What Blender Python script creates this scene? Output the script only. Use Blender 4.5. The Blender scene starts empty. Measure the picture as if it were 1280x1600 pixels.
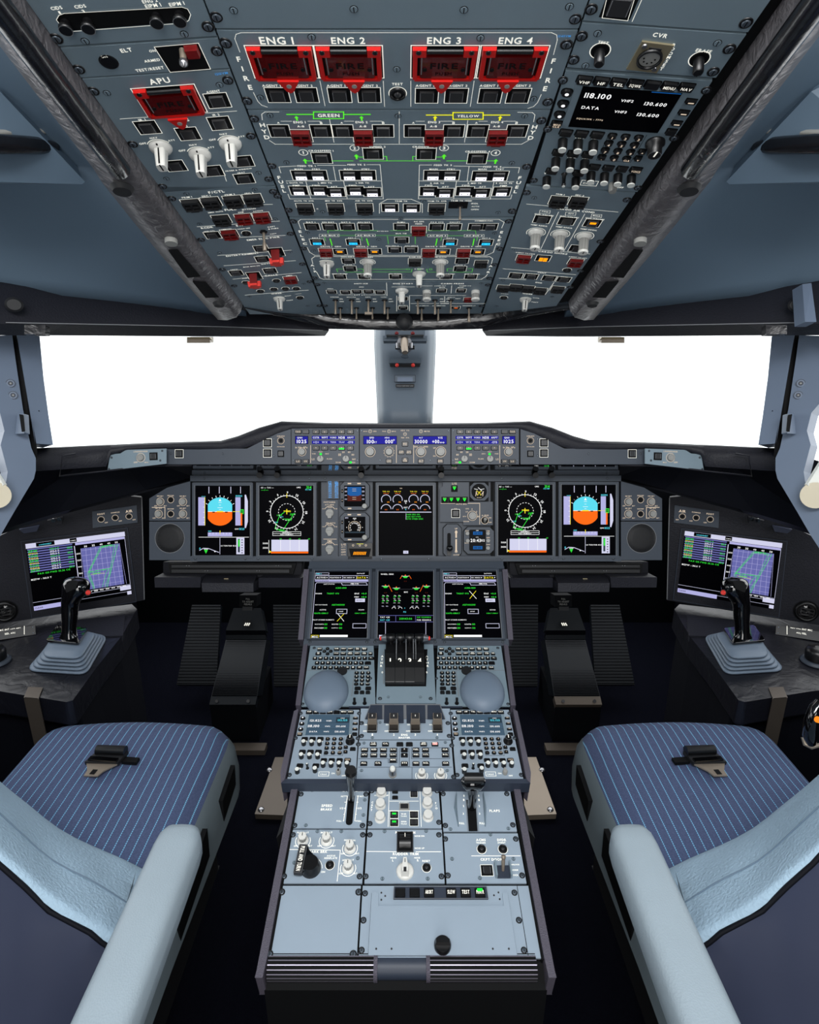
import bpy, math, random
from mathutils import Vector, Matrix
random.seed(5)
SC = bpy.context.scene; COL = SC.collection; PI = math.pi
# ------------------------------------------------------------ camera
F = 950.0; CX, CY = 634.0, 800.0; PIT = math.radians(17.5); EYE = Vector((0, 0, 1.45))
CP, SP = math.cos(PIT), math.sin(PIT)
cam = bpy.data.cameras.new('camera'); cam.sensor_fit = 'VERTICAL'; cam.sensor_height = 36
cam.lens = 36*F/1600; cam.shift_x = 6/1600; cam.clip_start = .02
co = bpy.data.objects.new('camera', cam); COL.objects.link(co); co.location = EYE
co.rotation_euler = (PI/2-PIT, 0, 0); SC.camera = co
# ------------------------------------------------------------ light
SC.view_settings.view_transform = 'Standard'; SC.view_settings.look = 'None'
SC.view_settings.gamma = 1; SC.view_settings.use_curve_mapping = False; SC.view_settings.exposure = 0.12
wd = bpy.data.worlds.new('sky'); SC.world = wd; wd.use_nodes = True
wd.node_tree.nodes['Background'].inputs[0].default_value = (.96, .98, 1, 1)
wd.node_tree.nodes['Background'].inputs[1].default_value = 2.2
def area(name, loc, target, sx, sy, power, col=(1, 1, 1)):
    l = bpy.data.lights.new(name, 'AREA'); l.shape = 'RECTANGLE'; l.size = sx; l.size_y = sy; l.energy = power; l.color = col
    o = bpy.data.objects.new(name, l); COL.objects.link(o); o.location = loc
    o.rotation_euler = (Vector(target)-Vector(loc)).to_track_quat('-Z', 'Y').to_euler(); return o
area('cabin_doorway_light', (0, -1.15, 1.25), (0, 1.2, 1.15), .8, 1.5, 15, (1, .99, .97))  # added fill from behind the eye; the rear wall has no opening
area('ceiling_dome_light', (0, -.25, 2.05), (0, .75, .75), .7, .35, 18, (1, 1, 1))  # added fill from above, brightens pedestal and seats, no fixture there
area('dome_light_left', (-.62, -.1, 1.98), (-.55, 1.0, .7), .3, .3, 4, (.97, .99, 1))  # added side fill, unseen, stands for no real lamp
area('dome_light_right', (.62, -.1, 1.98), (.55, 1.0, .7), .3, .3, 4, (.97, .99, 1))  # same added fill on the other side
# ------------------------------------------------------------ projection helpers (photo pixel -> point in the cockpit)
def cv(x, y, z): return Vector((x, y*CP+z*SP, -y*SP+z*CP))
def ray(px, py): return cv((px-CX)/F, 1, (CY-py)/F)
def W(px, py, d): return EYE+ray(px, py)*d
def atz(px, py, z):
    r = ray(px, py); return EYE+r*((z-EYE.z)/r.z)
def aty(px, py, y):
    r = ray(px, py); return EYE+r*(y/r.y)
class Fr:
    def __init__(s, o, u, v):
        s.o = o.copy(); s.u = u.normalized(); n = s.u.cross(v).normalized(); s.n = n; s.v = n.cross(s.u)
    def at(s, px, py):
        r = ray(px, py); t = (s.o-EYE).dot(s.n)/r.dot(s.n); p = EYE+r*t-s.o
        return p.dot(s.u), p.dot(s.v)
    def depth(s, px, py):
        r = ray(px, py); return (s.o-EYE).dot(s.n)/r.dot(s.n)
    def P(s, a, b, c=0): return s.o+s.u*a+s.v*b+s.n*c
    def pw(s, px, py, c=0): return s.P(*s.at(px, py), c)
    def mat(s, a=0, b=0, c=0):
        M = Matrix((s.u, s.v, s.n)).transposed().to_4x4(); M.translation = s.P(a, b, c); return M
X = Vector((1, 0, 0))
OC = Fr(W(CX, 495, 1.457), X, -cv(0, 1, -25/F))
ph = math.radians(4.3)
OL = Fr(OC.pw(385, 171), cv(math.cos(ph), 0, math.sin(ph)), OC.v)
OR = Fr(OC.pw(1268-385, 171)*1.0, cv(math.cos(ph), 0, -math.sin(ph)), OC.v)
OR = Fr(OC.pw(862, 171), cv(math.cos(ph), 0, -math.sin(ph)), OC.v)
MP = Fr(W(CX, 800, 1.70), X, cv(0, 0, 1))
FC = Fr(W(CX, 700, 1.55), X, cv(0, 0, 1))
PS = Fr(W(CX, 893, 1.66), X, cv(0, 1, 1420/F))
KB = Fr(W(CX, 1005, 1.545), X, cv(0, 1, 617/F))
MR = Fr(W(CX, 1107, 1.372), X, cv(0, 1, 560/F))
LP = Fr(W(CX, 1235, 1.215), X, cv(0, 1, 560/F))
ul = cv(2.25, 1, .316)
SL = Fr(W(225, 938, 1.94), Vector((ul.x, ul.y, 0)), Vector((.03, .06, 1)))
SR = Fr(W(1268-225, 938, 1.94), Vector((ul.x, -ul.y, 0)), Vector((-.03, .06, 1)))
# ------------------------------------------------------------ materials
def lin(c): return tuple((x/255/12.92 if x/255 <= .04045 else ((x/255+.055)/1.055)**2.4) for x in c)+(1,)
MATS = {}
def mat(name, rgb, rough=.5, metal=0, bump=None, emit=0, coat=0, var=.06, sub=0):
    m = bpy.data.materials.new(name); m.use_nodes = True; nt = m.node_tree; N = nt.nodes; L = nt.links
    b = N['Principled BSDF']; c = lin(rgb); b.inputs['Base Color'].default_value = c
    b.inputs['Roughness'].default_value = rough; b.inputs['Metallic'].default_value = metal
    if coat: b.inputs['Coat Weight'].default_value = coat
    if emit:
        b.inputs['Specular IOR Level'].default_value = .05
        b.inputs['Base Color'].default_value = tuple(v*.12 for v in c[:3])+(1,)
        b.inputs['Emission Color'].default_value = c; b.inputs['Emission Strength'].default_value = emit
    else:
        tc = N.new('ShaderNodeTexCoord'); no = N.new('ShaderNodeTexNoise'); no.inputs['Scale'].default_value = 14; no.inputs['Detail'].default_value = 5
        L.new(tc.outputs['Object'], no.inputs['Vector'])
        mx = N.new('ShaderNodeMix'); mx.data_type = 'RGBA'
        mx.inputs[6].default_value = tuple(v*(1-var) for v in c[:3])+(1,); mx.inputs[7].default_value = tuple(min(1, v*(1+var)) for v in c[:3])+(1,)
        L.new(no.outputs[0], mx.inputs[0]); L.new(mx.outputs[2], b.inputs['Base Color'])
        if bump:
            kind, sc_, st = bump
            t = N.new('ShaderNodeTexVoronoi' if kind == 'v' else 'ShaderNodeTexNoise'); t.inputs['Scale'].default_value = sc_
            if kind == 'n': t.inputs['Detail'].default_value = 6
            if kind == 'w': t.inputs['Detail'].default_value = 9; t.inputs['Distortion'].default_value = .7
            bp = N.new('ShaderNodeBump'); bp.inputs['Strength'].default_value = st; bp.inputs['Distance'].default_value = .004
            L.new(tc.outputs['Object'], t.inputs['Vector']); L.new(t.outputs[0], bp.inputs['Height']); L.new(bp.outputs[0], b.inputs['Normal'])
    MATS[name] = m; return m
def glow(name, k):
    b = MATS[name].node_tree.nodes['Principled BSDF']; b.inputs['Emission Color'].default_value = b.inputs['Base Color'].default_value; b.inputs['Emission Strength'].default_value = k
mat('panel', (124, 142, 153), .42, bump=('n', 900, .05), var=.04)
mat('pedpanel', (152, 167, 181), .40, bump=('n', 900, .05), var=.04)  # panel paint again, lightened: the stronger light on the pedestal is in the colour
mat('mainpanel', (58, 66, 77), .5, bump=('n', 700, .05))
mat('blk', (12, 12, 14), .35)
mat('blkgloss', (7, 7, 9), .08, coat=1)
mat('gap', (5, 6, 8), .7)
mat('key', (42, 42, 44), .35)
mat('keyedge', (120, 122, 125), .4)
mat('white', (235, 232, 220), .5)
mat('blue', (60, 130, 190), .5)
mat('green', (90, 235, 40), .5)
mat('lgreen', (90, 190, 70), .5)
mat('yellow', (240, 235, 20), .5)
mat('red', (205, 20, 14), .35)
mat('orangered', (240, 60, 50), .4)
mat('darkred', (88, 6, 8), .22, coat=.6)
mat('crimson', (122, 10, 11), .35)
mat('knobwhite', (225, 224, 218), .35)
mat('knobgrey', (150, 150, 146), .45)
mat('brass', (185, 172, 140), .35, metal=.7)
mat('steel', (165, 165, 168), .3, metal=.9)
mat('bronze', (150, 138, 124), .42, metal=.5)
mat('screwm', (105, 115, 125), .38, metal=.7)
mat('rubber', (22, 23, 26), .6)
mat('softblack', (27, 28, 36), .55, bump=('n', 260, .25))
mat('leather', (22, 22, 26), .24, bump=('w', 22, .8), coat=.4)
mat('leatherconsole', (20, 21, 28), .36, bump=('w', 26, .7))
mat('leatherpale', (152, 166, 175), .5, bump=('v', 420, .12))
mat('shell', (98, 118, 136), .5, var=.03)
mat('shelldark', (46, 54, 68), .5)
mat('navyshell', (48, 54, 74), .42)
mat('pillar', (104, 118, 138), .45, var=.03)
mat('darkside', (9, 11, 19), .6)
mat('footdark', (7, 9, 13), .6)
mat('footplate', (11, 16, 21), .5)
mat('sheepskin', (162, 188, 207), .95, bump=('n', 210, .55), var=.10)
mat('carpet', (8, 10, 21), 1, bump=('n', 500, 1))
mat('railgrey', (84, 80, 92), .5, bump=('n', 600, .6))
mat('boot', (106, 121, 138), .5)
mat('seatside', (110, 122, 128), .5)
mat('beige', (205, 195, 170), .5)
mat('frost', (230, 232, 226), .5)
mat('scr', (2, 2, 5), .45)
MATS['scr'].node_tree.nodes['Principled BSDF'].inputs['Specular IOR Level'].default_value = .03
mat('raillea', (104, 101, 104), .30, metal=.45, bump=('w', 70, .9))  # rail leather with its silver highlights put into a greyed, metallic base
mat('postgrey', (86, 98, 110), .5)
mat('ribmetal', (150, 145, 160), .35, metal=.6)
mat('browndark', (92, 84, 76), .4, metal=.5)
for n_, c_, e_ in (('eW', (240, 240, 240), 1.0), ('eL', (178, 176, 225), .85), ('eC', (90, 215, 235), .9), ('eG', (50, 220, 60), .9), ('eO', (250, 105, 20), .9),
                   ('eB', (22, 20, 150), .9), ('eY', (240, 220, 40), .9), ('eA', (255, 150, 10), 1.3), ('eN', (110, 112, 180), .75), ('eP', (120, 120, 130), .4),
                   ('eS', (24, 96, 170), .7), ('eR', (90, 30, 18), .7), ('eK', (200, 200, 225), .95), ('eT', (236, 215, 190), .75), ('eD', (60, 78, 92), .4), ('eM', (74, 98, 118), .7),
                   ('eLit', (240, 238, 250), 1.2), ('eF', (30, 255, 60), 1.4), ('eRed', (250, 60, 70), 1.1), ('eCy', (40, 190, 245), 1.2), ('eOr', (250, 145, 40), .9)):
    mat(n_, c_, .4, emit=e_)
for n_ in ('white', 'green', 'lgreen', 'yellow', 'blue'): glow(n_, .7)      # backlit legends
for n_, k_ in (('carpet', .08), ('darkside', .2), ('footdark', .1), ('footplate', .2), ('gap', .2), ('softblack', .35), ('navyshell', .35)): MATS[n_].node_tree.nodes['Principled BSDF'].inputs['Specular IOR Level'].default_value = k_
def stripes():
    m = bpy.data.materials.new('pinstripe'); m.use_nodes = True; N = m.node_tree.nodes; L = m.node_tree.links
    b = N['Principled BSDF']; b.inputs['Roughness'].default_value = .95
    tc = N.new('ShaderNodeTexCoord'); sp = N.new('ShaderNodeSeparateXYZ'); L.new(tc.outputs['Object'], sp.inputs[0])
    def mth(op, a, k=None):
        n = N.new('ShaderNodeMath'); n.operation = op; L.new(a, n.inputs[0])
        if k is not None: n.inputs[1].default_value = k
        return n.outputs[0]
    nz = N.new('ShaderNodeTexNoise'); nz.inputs['Scale'].default_value = 6; L.new(tc.outputs['Object'], nz.inputs['Vector'])
    wob = mth('MULTIPLY', nz.outputs[0], .006)
    ad = N.new('ShaderNodeMath'); ad.operation = 'ADD'; L.new(sp.outputs[0], ad.inputs[0]); L.new(wob, ad.inputs[1])
    fx = mth('FRACT', mth('MULTIPLY', ad.outputs[0], 1/.0185)); ln = mth('LESS_THAN', fx, .095)
    fy = mth('FRACT', mth('MULTIPLY', sp.outputs[1], 1/.0045)); ds = mth('LESS_THAN', fy, .72)
    mu = N.new('ShaderNodeMath'); mu.operation = 'MULTIPLY'; L.new(ln, mu.inputs[0]); L.new(ds, mu.inputs[1])
    n2 = N.new('ShaderNodeTexNoise'); n2.inputs['Scale'].default_value = 320; L.new(tc.outputs['Object'], n2.inputs['Vector'])
    c1 = N.new('ShaderNodeMix'); c1.data_type = 'RGBA'; c1.inputs[6].default_value = lin((52, 62, 92)); c1.inputs[7].default_value = lin((84, 97, 132)); L.new(n2.outputs[0], c1.inputs[0])
    c2 = N.new('ShaderNodeMix'); c2.data_type = 'RGBA'; c2.inputs[7].default_value = lin((125, 190, 225)); L.new(c1.outputs[2], c2.inputs[6]); L.new(mu.outputs[0], c2.inputs[0])
    L.new(c2.outputs[2], b.inputs['Base Color'])
    bp = N.new('ShaderNodeBump'); bp.inputs['Strength'].default_value = .4; bp.inputs['Distance'].default_value = .001; L.new(n2.outputs[0], bp.inputs['Height']); L.new(bp.outputs[0], b.inputs['Normal'])
    MATS['pinstripe'] = m
stripes()
def glassmat():
    m = bpy.data.materials.new('glass'); m.use_nodes = True; N = m.node_tree.nodes; L = m.node_tree.links
    N.remove(N['Principled BSDF']); t = N.new('ShaderNodeBsdfTransparent'); g = N.new('ShaderNodeBsdfGlossy'); g.inputs['Roughness'].default_value = .02
    mx = N.new('ShaderNodeMixShader'); mx.inputs[0].default_value = .05; t.inputs[0].default_value = (.97, .985, .98, 1)
    L.new(t.outputs[0], mx.inputs[1]); L.new(g.outputs[0], mx.inputs[2]); L.new(mx.outputs[0], N['Material Output'].inputs[0]); MATS['glass'] = m
glassmat()
# ------------------------------------------------------------ mesh builder
GL = {}
def glyph(ch):
    if ch in GL: return GL[ch]
    cu = bpy.data.curves.new('t', 'FONT'); cu.body = ch; cu.size = 1; cu.resolution_u = 2; cu.offset = .018
    ob = bpy.data.objects.new('t', cu); me = ob.to_mesh()
    vs = [(v.co.x, v.co.y) for v in me.vertices]; fs = [tuple(p.vertices) for p in me.polygons]
    if vs:
        x0 = min(v[0] for v in vs); x1 = max(v[0] for v in vs); vs = [(v[0]-x0, v[1]) for v in vs]; w = x1-x0
    else: w = .3
    ob.to_mesh_clear(); bpy.data.objects.remove(ob); bpy.data.curves.remove(cu)
    GL[ch] = (vs, fs, w); return GL[ch]
class MB:
    def __init__(s, k=1.0): s.v = []; s.f = []; s.mi = []; s.sm = []; s.ms = []; s.k = k
    def add(s, vs, fs, m, smooth=False):
        if m not in s.ms: s.ms.append(m)
        i = s.ms.index(m); o = len(s.v)
        s.v += [tuple(c*s.k for c in v) for v in vs]
        for f in fs: s.f.append(tuple(o+j for j in f)); s.mi.append(i); s.sm.append(smooth)
    def prism(s, pts, z0, z1, m, top=1.0, smooth=False, cap=True):
        n = len(pts); ca = sum(p[0] for p in pts)/n; cb = sum(p[1] for p in pts)/n
        vs = [(p[0], p[1], z0) for p in pts]+[(ca+(p[0]-ca)*top, cb+(p[1]-cb)*top, z1) for p in pts]
        A = sum(pts[i][0]*pts[(i+1) % n][1]-pts[(i+1) % n][0]*pts[i][1] for i in range(n))
        fs = []
        for i in range(n):
            j = (i+1) % n; fs.append((i, j, n+j, n+i) if A > 0 else (j, i, n+i, n+j))
        s.add(vs, fs, m, smooth)
        if cap:
            t = tuple(range(n, 2*n)); b = tuple(range(n))
            s.add(vs, [t if A > 0 else t[::-1], b[::-1] if A > 0 else b], m)
    def box(s, a, b, w, h, z0, z1, m, top=1.0): s.prism([(a-w/2, b-h/2), (a+w/2, b-h/2), (a+w/2, b+h/2), (a-w/2, b+h/2)], z0, z1, m, top)
    def rbox(s, a, b, w, h, z0, z1, m, r=1.5, top=1.0):
        p = []
        for cx, cy, t0 in ((w/2-r, h/2-r, 0), (-w/2+r, h/2-r, 90), (-w/2+r, -h/2+r, 180), (w/2-r, -h/2+r, 270)):
            for k in range(4):
                t = math.radians(t0+k*30); p.append((a+cx+r*math.cos(t), b+cy+r*math.sin(t)))
        s.prism(p, z0, z1, m, top)
    def rect(s, a, b, w, h, z, m): s.add([(a-w/2, b-h/2, z), (a+w/2, b-h/2, z), (a+w/2, b+h/2, z), (a-w/2, b+h/2, z)], [(0, 1, 2, 3)], m)
    def flat(s, pts, z, m):
        n = len(pts); A = sum(pts[i][0]*pts[(i+1) % n][1]-pts[(i+1) % n][0]*pts[i][1] for i in range(n))
        t = tuple(range(n)); s.add([(p[0], p[1], z) for p in pts], [t if A > 0 else t[::-1]], m)
    def line(s, p, q, w, z, m):
        dx, dy = q[0]-p[0], q[1]-p[1]; l = math.hypot(dx, dy) or 1e-9; ox, oy = -dy/l*w/2, dx/l*w/2; ex, ey = dx/l*w/2, dy/l*w/2
        s.flat([(p[0]-ex+ox, p[1]-ey+oy), (p[0]-ex-ox, p[1]-ey-oy), (q[0]+ex-ox, q[1]+ey-oy), (q[0]+ex+ox, q[1]+ey+oy)], z, m)
    def path(s, pts, w, z, m, close=False):
        for i in range(len(pts)-(0 if close else 1)): s.line(pts[i], pts[(i+1) % len(pts)], w, z, m)
    def outline(s, a, b, w, h, t, z, m): s.path([(a-w/2, b-h/2), (a+w/2, b-h/2), (a+w/2, b+h/2), (a-w/2, b+h/2)], t, z, m, True)
    def ring(s, a, b, r0, r1, z, m, t0=0, t1=360, n=24):
        k = max(3, int(n*abs(t1-t0)/360)); vs = []
        for i in range(k+1):
            t = math.radians(t0+(t1-t0)*i/k); c, d = math.cos(t), math.sin(t); vs += [(a+r0*c, b+r0*d, z), (a+r1*c, b+r1*d, z)]
        s.add(vs, [(2*i, 2*i+1, 2*i+3, 2*i+2) for i in range(k)], m)
    def disc(s, a, b, r, z, m, n=20): s.flat([(a+r*math.cos(2*PI*i/n), b+r*math.sin(2*PI*i/n)) for i in range(n)], z, m)
    def lathe(s, prof, m, a=0, b=0, n=20, sq=1.0, flute=0, smooth=True):
        vs = []; fs = []
        for r, z in prof:
            for i in range(n):
                t = 2*PI*i/n; rr = r*(1-(flute if i % 2 else 0)); vs.append((a+rr*math.cos(t)*sq, b+rr*math.sin(t), z))
        for k in range(len(prof)-1):
            for i in range(n):
                j = (i+1) % n; fs.append((k*n+i, k*n+j, (k+1)*n+j, (k+1)*n+i))
        s.add(vs, fs, m, smooth and not flute); s.add(vs[-n:], [tuple(range(n))], m)
    def tube(s, pts, rad, m, n=10, caps=True):
        pts = [Vector(p) for p in pts]; rs = rad if isinstance(rad, (list, tuple)) else [rad]*len(pts); vs = []; fs = []
        up = Vector((0, 0, 1)) if abs((pts[-1]-pts[0]).normalized().z) < .9 else Vector((1, 0, 0))
        for i, p in enumerate(pts):
            t = (pts[min(i+1, len(pts)-1)]-pts[max(i-1, 0)]).normalized(); x = t.cross(up).normalized(); y = x.cross(t)
            r = rs[i]; rx, ry = r if isinstance(r, tuple) else (r, r)
            for k in range(n): vs.append(tuple(p+x*math.cos(2*PI*k/n)*rx+y*math.sin(2*PI*k/n)*ry))
        for i in range(len(pts)-1):
            for k in range(n): j = (k+1) % n; fs.append((i*n+k, i*n+j, (i+1)*n+j, (i+1)*n+k))
        s.add(vs, fs, m, True)
        if caps: s.add(vs[:n], [tuple(range(n))[::-1]], m); s.add(vs[-n:], [tuple(range(n))], m)
    def slab(s, pts, off, m, mside=None):
        """front face pts (Vectors), thickened along vector off"""
        n = len(pts); q = [tuple(p) for p in pts]+[tuple(p+off) for p in pts]
        s.add(q, [tuple(range(n))], m); s.add(q, [(j, i, n+i, n+j) for i, j in ((i, (i+1) % n) for i in range(n))]+[tuple(range(2*n-1, n-1, -1))], mside or m)
    def grid(s, rows, m, smooth=True, thick=None):
        R = len(rows); C = len(rows[0]); vs = [tuple(p) for r in rows for p in r]
        fs = [(i*C+j, i*C+j+1, (i+1)*C+j+1, (i+1)*C+j) for i in range(R-1) for j in range(C-1)]
        s.add(vs, fs, m, smooth)
    def text(s, st, a, b, m, z, w=None, h=None, al='c', rot=0, maxasp=None):
        x = 0; items = []
        for ch in st:
            if ch == ' ': x += .36; continue
            g = glyph(ch); items.append((g, x)); x += g[2]+.13
        tw = max(x-.13, .05)
        if w: k = w/tw
        else: k = h/.7
        if w and h: ky = h/.7
        else: ky = k
        ox = -tw*k/2 if al == 'c' else (0 if al == 'l' else -tw*k); c, d = math.cos(rot), math.sin(rot)
        for g, gx in items:
            vs = []
            for vx, vy in g[0]:
                px, py = ox+(gx+vx)*k, (vy-.35)*ky; vs.append((a+px*c-py*d, b+px*d+py*c, z))
            s.add(vs, g[1], m)
    def mesh(s, name):
        me = bpy.data.meshes.new(name); me.from_pydata(s.v, [], s.f)
        for m in s.ms: me.materials.append(MATS[m])
        me.polygons.foreach_set('material_index', s.mi); me.polygons.foreach_set('use_smooth', s.sm); me.update(); return me
def link(name, data, parent=None, M=None, loc=None, bev=0, seg=2, sub=0):
    o = bpy.data.objects.new(name, data); COL.objects.link(o)
    if parent: o.parent = parent
    if M is not None: o.matrix_basis = M
    if loc: o.location = loc
    if bev:
        b = o.modifiers.new('b', 'BEVEL'); b.width = bev; b.segments = seg; b.limit_method = 'ANGLE'; b.angle_limit = .6
    if sub: q = o.modifiers.new('s', 'SUBSURF'); q.levels = sub; q.render_levels = sub
    return o
def tag(o, label=None, cat=None, group=None, kind=None):
    if label: o['label'] = label
    if cat: o['category'] = cat
    if group: o['group'] = group
    if kind: o['kind'] = kind
    return o
def thing(name, label, cat, loc=(0, 0, 0), M=None, group=None):
    o = bpy.data.objects.new(name, None); COL.objects.link(o); o.empty_display_size = .02
    if M is not None: o.matrix_basis = M
    else: o.location = loc
    return tag(o, label, cat, group)
def struct(name, mb, bev=0, **k): return tag(link(name, mb.mesh(name), bev=bev, **k), kind='structure')
def single(name, mb, label, cat, bev=0, group=None, **k):
    """one-mesh thing built in world coordinates"""
    return tag(link(name, mb.mesh(name), bev=bev, **k), label, cat, group)
def P3(*pts): return [W(*p) for p in pts]
def mir(pts): return [(1268-p[0], p[1])+tuple(p[2:]) for p in pts][::-1]
# ------------------------------------------------------------ widget meshes, in millimetres
WC = {}
def wid(key, fn):
    if key not in WC:
        b = MB(.001); fn(b); WC[key] = b.mesh(key.split('|')[0])
    return WC[key]
def w_btn(lit=None, edge=True, w=27, h=24.5):
    def f(b):
        if edge: b.outline(0, 0, w, h, .8, .25, 'white')
        b.box(0, 0, w-1.4, h-1.4, 0, .5, 'gap'); kw, kh = w*.62, h*.68
        b.box(0, 0, kw, kh, .5, 2.8, 'key', .94)
        for sx in (-1, 1): b.box(sx*kw*.46, 0, .7, kh*.85, 2.7, 3.0, 'keyedge')
        if lit == 'w':
            b.box(0, -kh*.2, kw*.95, kh*.5, 2.8, 3.2, 'eLit')
            for sx in (-1, 1): b.box(sx*kw*.28, -kh*.22, 1.6, 1.8, 3.2, 3.3, 'gap')
        if lit == 'a': b.box(0, kh*.24, kw*.6, kh*.32, 2.8, 3.2, 'eA')
        if lit == 'r': b.box(0, kh*.24, kw*.6, kh*.32, 2.8, 3.2, 'eO')
        if lit == 'c': b.box(0, -kh*.08, kw*.95, kh*.5, 2.8, 3.2, 'eCy'); b.box(-kw*.25, -kh*.08, 2, 2, 3.2, 3.3, 'eB'); b.box(kw*.25, -kh*.08, 2, 2, 3.2, 3.3, 'eB')
        if lit == 'g': b.box(0, kh*.12, kw*.7, kh*.3, 2.8, 3.2, 'eF')
        if lit == 'y':
            for sx in (-1, 1):
                for sy in (-1, 1): b.box(sx*kw*.24, sy*kh*.22, kw*.42, kh*.36, 2.8, 3.2, 'eA')
    return wid('push_button|%s|%s|%s|%s' % (lit, edge, w, h), f)
def w_guard(c):
    def f(b):
        b.outline(0, 0, 27, 24.5, .8, .25, 'white'); b.box(0, 0, 25.6, 23, 0, .6, 'gap'); b.box(0, -2, 15, 13, .6, 3, 'key')
        b.box(0, 9, 24, 5.5, 1, 6, c, .95)
        for x in (-11, 0, 11): b.box(x, -2, 2.2, 18, 3, 6, c)
        b.box(0, -2, 23, 1.6, 3, 6, c); b.box(0, -10.5, 24, 2.5, 1, 6.4, c); b.box(0, 2.5, 21, 5, 2, 4, 'gap')
        b.box(0, -13, 12, 4.5, 2, 5.5, c)
    return wid('switch_guard|'+c, f)
def w_raised(b):
    b.outline(0, -2, 27, 34, .8, .25, 'white'); b.box(0, -2, 25.6, 32.5, 0, .6, 'gap')
    b.box(0, -12, 15, 10, .6, 3, 'key'); b.box(0, 8, 15, 6, 1, 20, 'crimson', .9)
    b.box(0, 0, 26, 10, 14, 24, 'orangered', .9); b.box(0, 7, 13, 6, 14, 24, 'orangered'); b.box(0, -9, 14, 10, 12, 22, 'orangered', .9)
def w_fire(b):
    b.outline(0, 0, 72, 46, 1, .3, 'white'); b.box(0, 0, 70.5, 44.5, 0, .6, 'gap')
    for sx in (-1, 1):
        b.box(sx*27, 17, 15, 10, .6, 5, 'red', .95); b.box(sx*31.5, -2, 5, 38, .6, 4.5, 'red', .97); b.lathe([(3, 5), (3, 5.6), (2, 6)], 'blk', sx*28, 19, 10)
        b.box(sx*24.5, 0, 1.1, 24, 4.6, 5, 'keyedge')
    b.tube([(-19, 18, 2.5), (19, 18, 2.5)], 2.6, 'blk'); b.box(0, -21, 64, 3.5, .6, 4.5, 'red')
    b.rbox(0, -3, 54, 31, .6, 4.4, 'darkred', 3, .97); b.text('FIRE', 0, 0, 'gap', 4.7, h=8, w=30); b.text('PUSH', 0, -11, 'gap', 4.7, h=4, w=18)
    for sx in (-1, 1): b.lathe([(2.4, 4.4), (2.4, 5.4)], 'gap', sx*21, -5, 10)
def w_firetab(b):
    p = [(-12, 0), (12, 0), (4, -15), (0, -18), (-4, -15)]
    b.prism(p, 5, 7.5, 'red'); b.lathe([(3, 7.5), (3, 7.8)], 'knobgrey', 0, -7, 12)
def w_knobp(b):
    b.ring(0, 0, 15, 15.9, .3, 'white', 30, 150); b.lathe([(14, 0), (14, 1.5), (12.5, 4), (8, 6)], 'knobwhite', n=24)
    b.rbox(0, 0, 14, 17, 5, 27, 'knobwhite', 4, .8); b.box(0, 8.2, 1.8, .6, 5, 25, 'gap'); b.box(0, 1.5, 1.8, 12, 26.8, 27.3, 'gap')
    b.box(0, 11, 1.8, 5, 3.8, 4.8, 'gap')
def w_knobf(b):
    b.ring(0, 0, 15.5, 16.4, .3, 'white', -30, 210); b.lathe([(13.5, 0), (13.5, 1.5), (12, 4), (8.5, 6)], 'knobwhite', n=24)
    b.lathe([(8.5, 5), (8, 26)], 'knobgrey', n=24, flute=.13); b.lathe([(8.6, 26), (8.6, 29), (7.5, 30)], 'knobwhite', n=20); b.box(0, 2.5, 1.4, 8, 30, 30.4, 'gap')
def w_knobc(b):
    b.lathe([(9.5, 0), (9.5, 7)], 'knobwhite', n=20); b.lathe([(9, 7), (8.6, 17)], 'knobgrey', n=24, flute=.1); b.lathe([(9.6, 17), (9.6, 20), (8.6, 21)], 'knobwhite', n=20)
def w_toggle(kind):
    def f(b):
        b.lathe([(6.5, 0), (6.5, 2), (4.5, 2.5)], 'blk', n=6, smooth=False)
        if kind == 'bat': b.tube([(0, 0, 1), (0, -1, 8), (0, -2, 24), (0, -2.5, 31)], [2, (3.6, 2.4), (4.2, 2.6), 2.6], 'bronze')
        elif kind == 'tee': b.tube([(0, 0, 1), (0, -1, 8), (0, -2, 22), (0, -2.5, 28)], [2, (3.6, 2.4), (4, 2.6), 2], 'bronze'); b.box(0, -3, 16, 5, 27, 32, 'bronze')
        elif kind == 'cyl': b.tube([(0, 0, 1), (0, -1, 20)], [2.5, 2], 'bronze'); b.lathe([(3.4, 20), (3.4, 32), (2.8, 33)], 'bronze', 0, -1, 12)
        else: b.tube([(0, 0, 1), (0, -1.5, 20), (0, -2, 24), (0, -2, 29)], [1.8, 2, 2.8, 2.4], 'bronze')
    return wid('toggle_switch|'+kind, f)
def w_rnd(b):
    b.ring(0, 0, 8.2, 9, .3, 'white'); b.lathe([(8.1, 0), (8.1, 2.2), (6.3, 2.6), (6, .6)], 'blk'); b.lathe([(3.6, .6), (3.4, 2.4), (1.6, 3.2)], 'key', n=12)
def w_screw(b):
    b.lathe([(6.4, -.5), (6.4, .9), (5.2, 1.4), (4.9, .5)], 'blk', n=18); b.lathe([(4.4, .5), (4.2, 1.5), (3.2, 1.9)], 'screwm', n=16); b.box(0, 0, 1, 6.4, 1.9, 2.1, 'gap')
def w_screws(b):
    b.lathe([(4.2, 0), (4.2, .5)], 'blk', n=14); b.lathe([(3.5, .5), (3.4, .8)], 'panel', n=14); b.box(0, 0, .9, 6, .8, 1.0, 'gap')
def w_tall(b):
    b.lathe([(6, 0), (5.8, 10), (5.4, 12)], 'blk', n=16); b.lathe([(5, 12), (4.9, 13.4)], 'frost', n=14)
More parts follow.
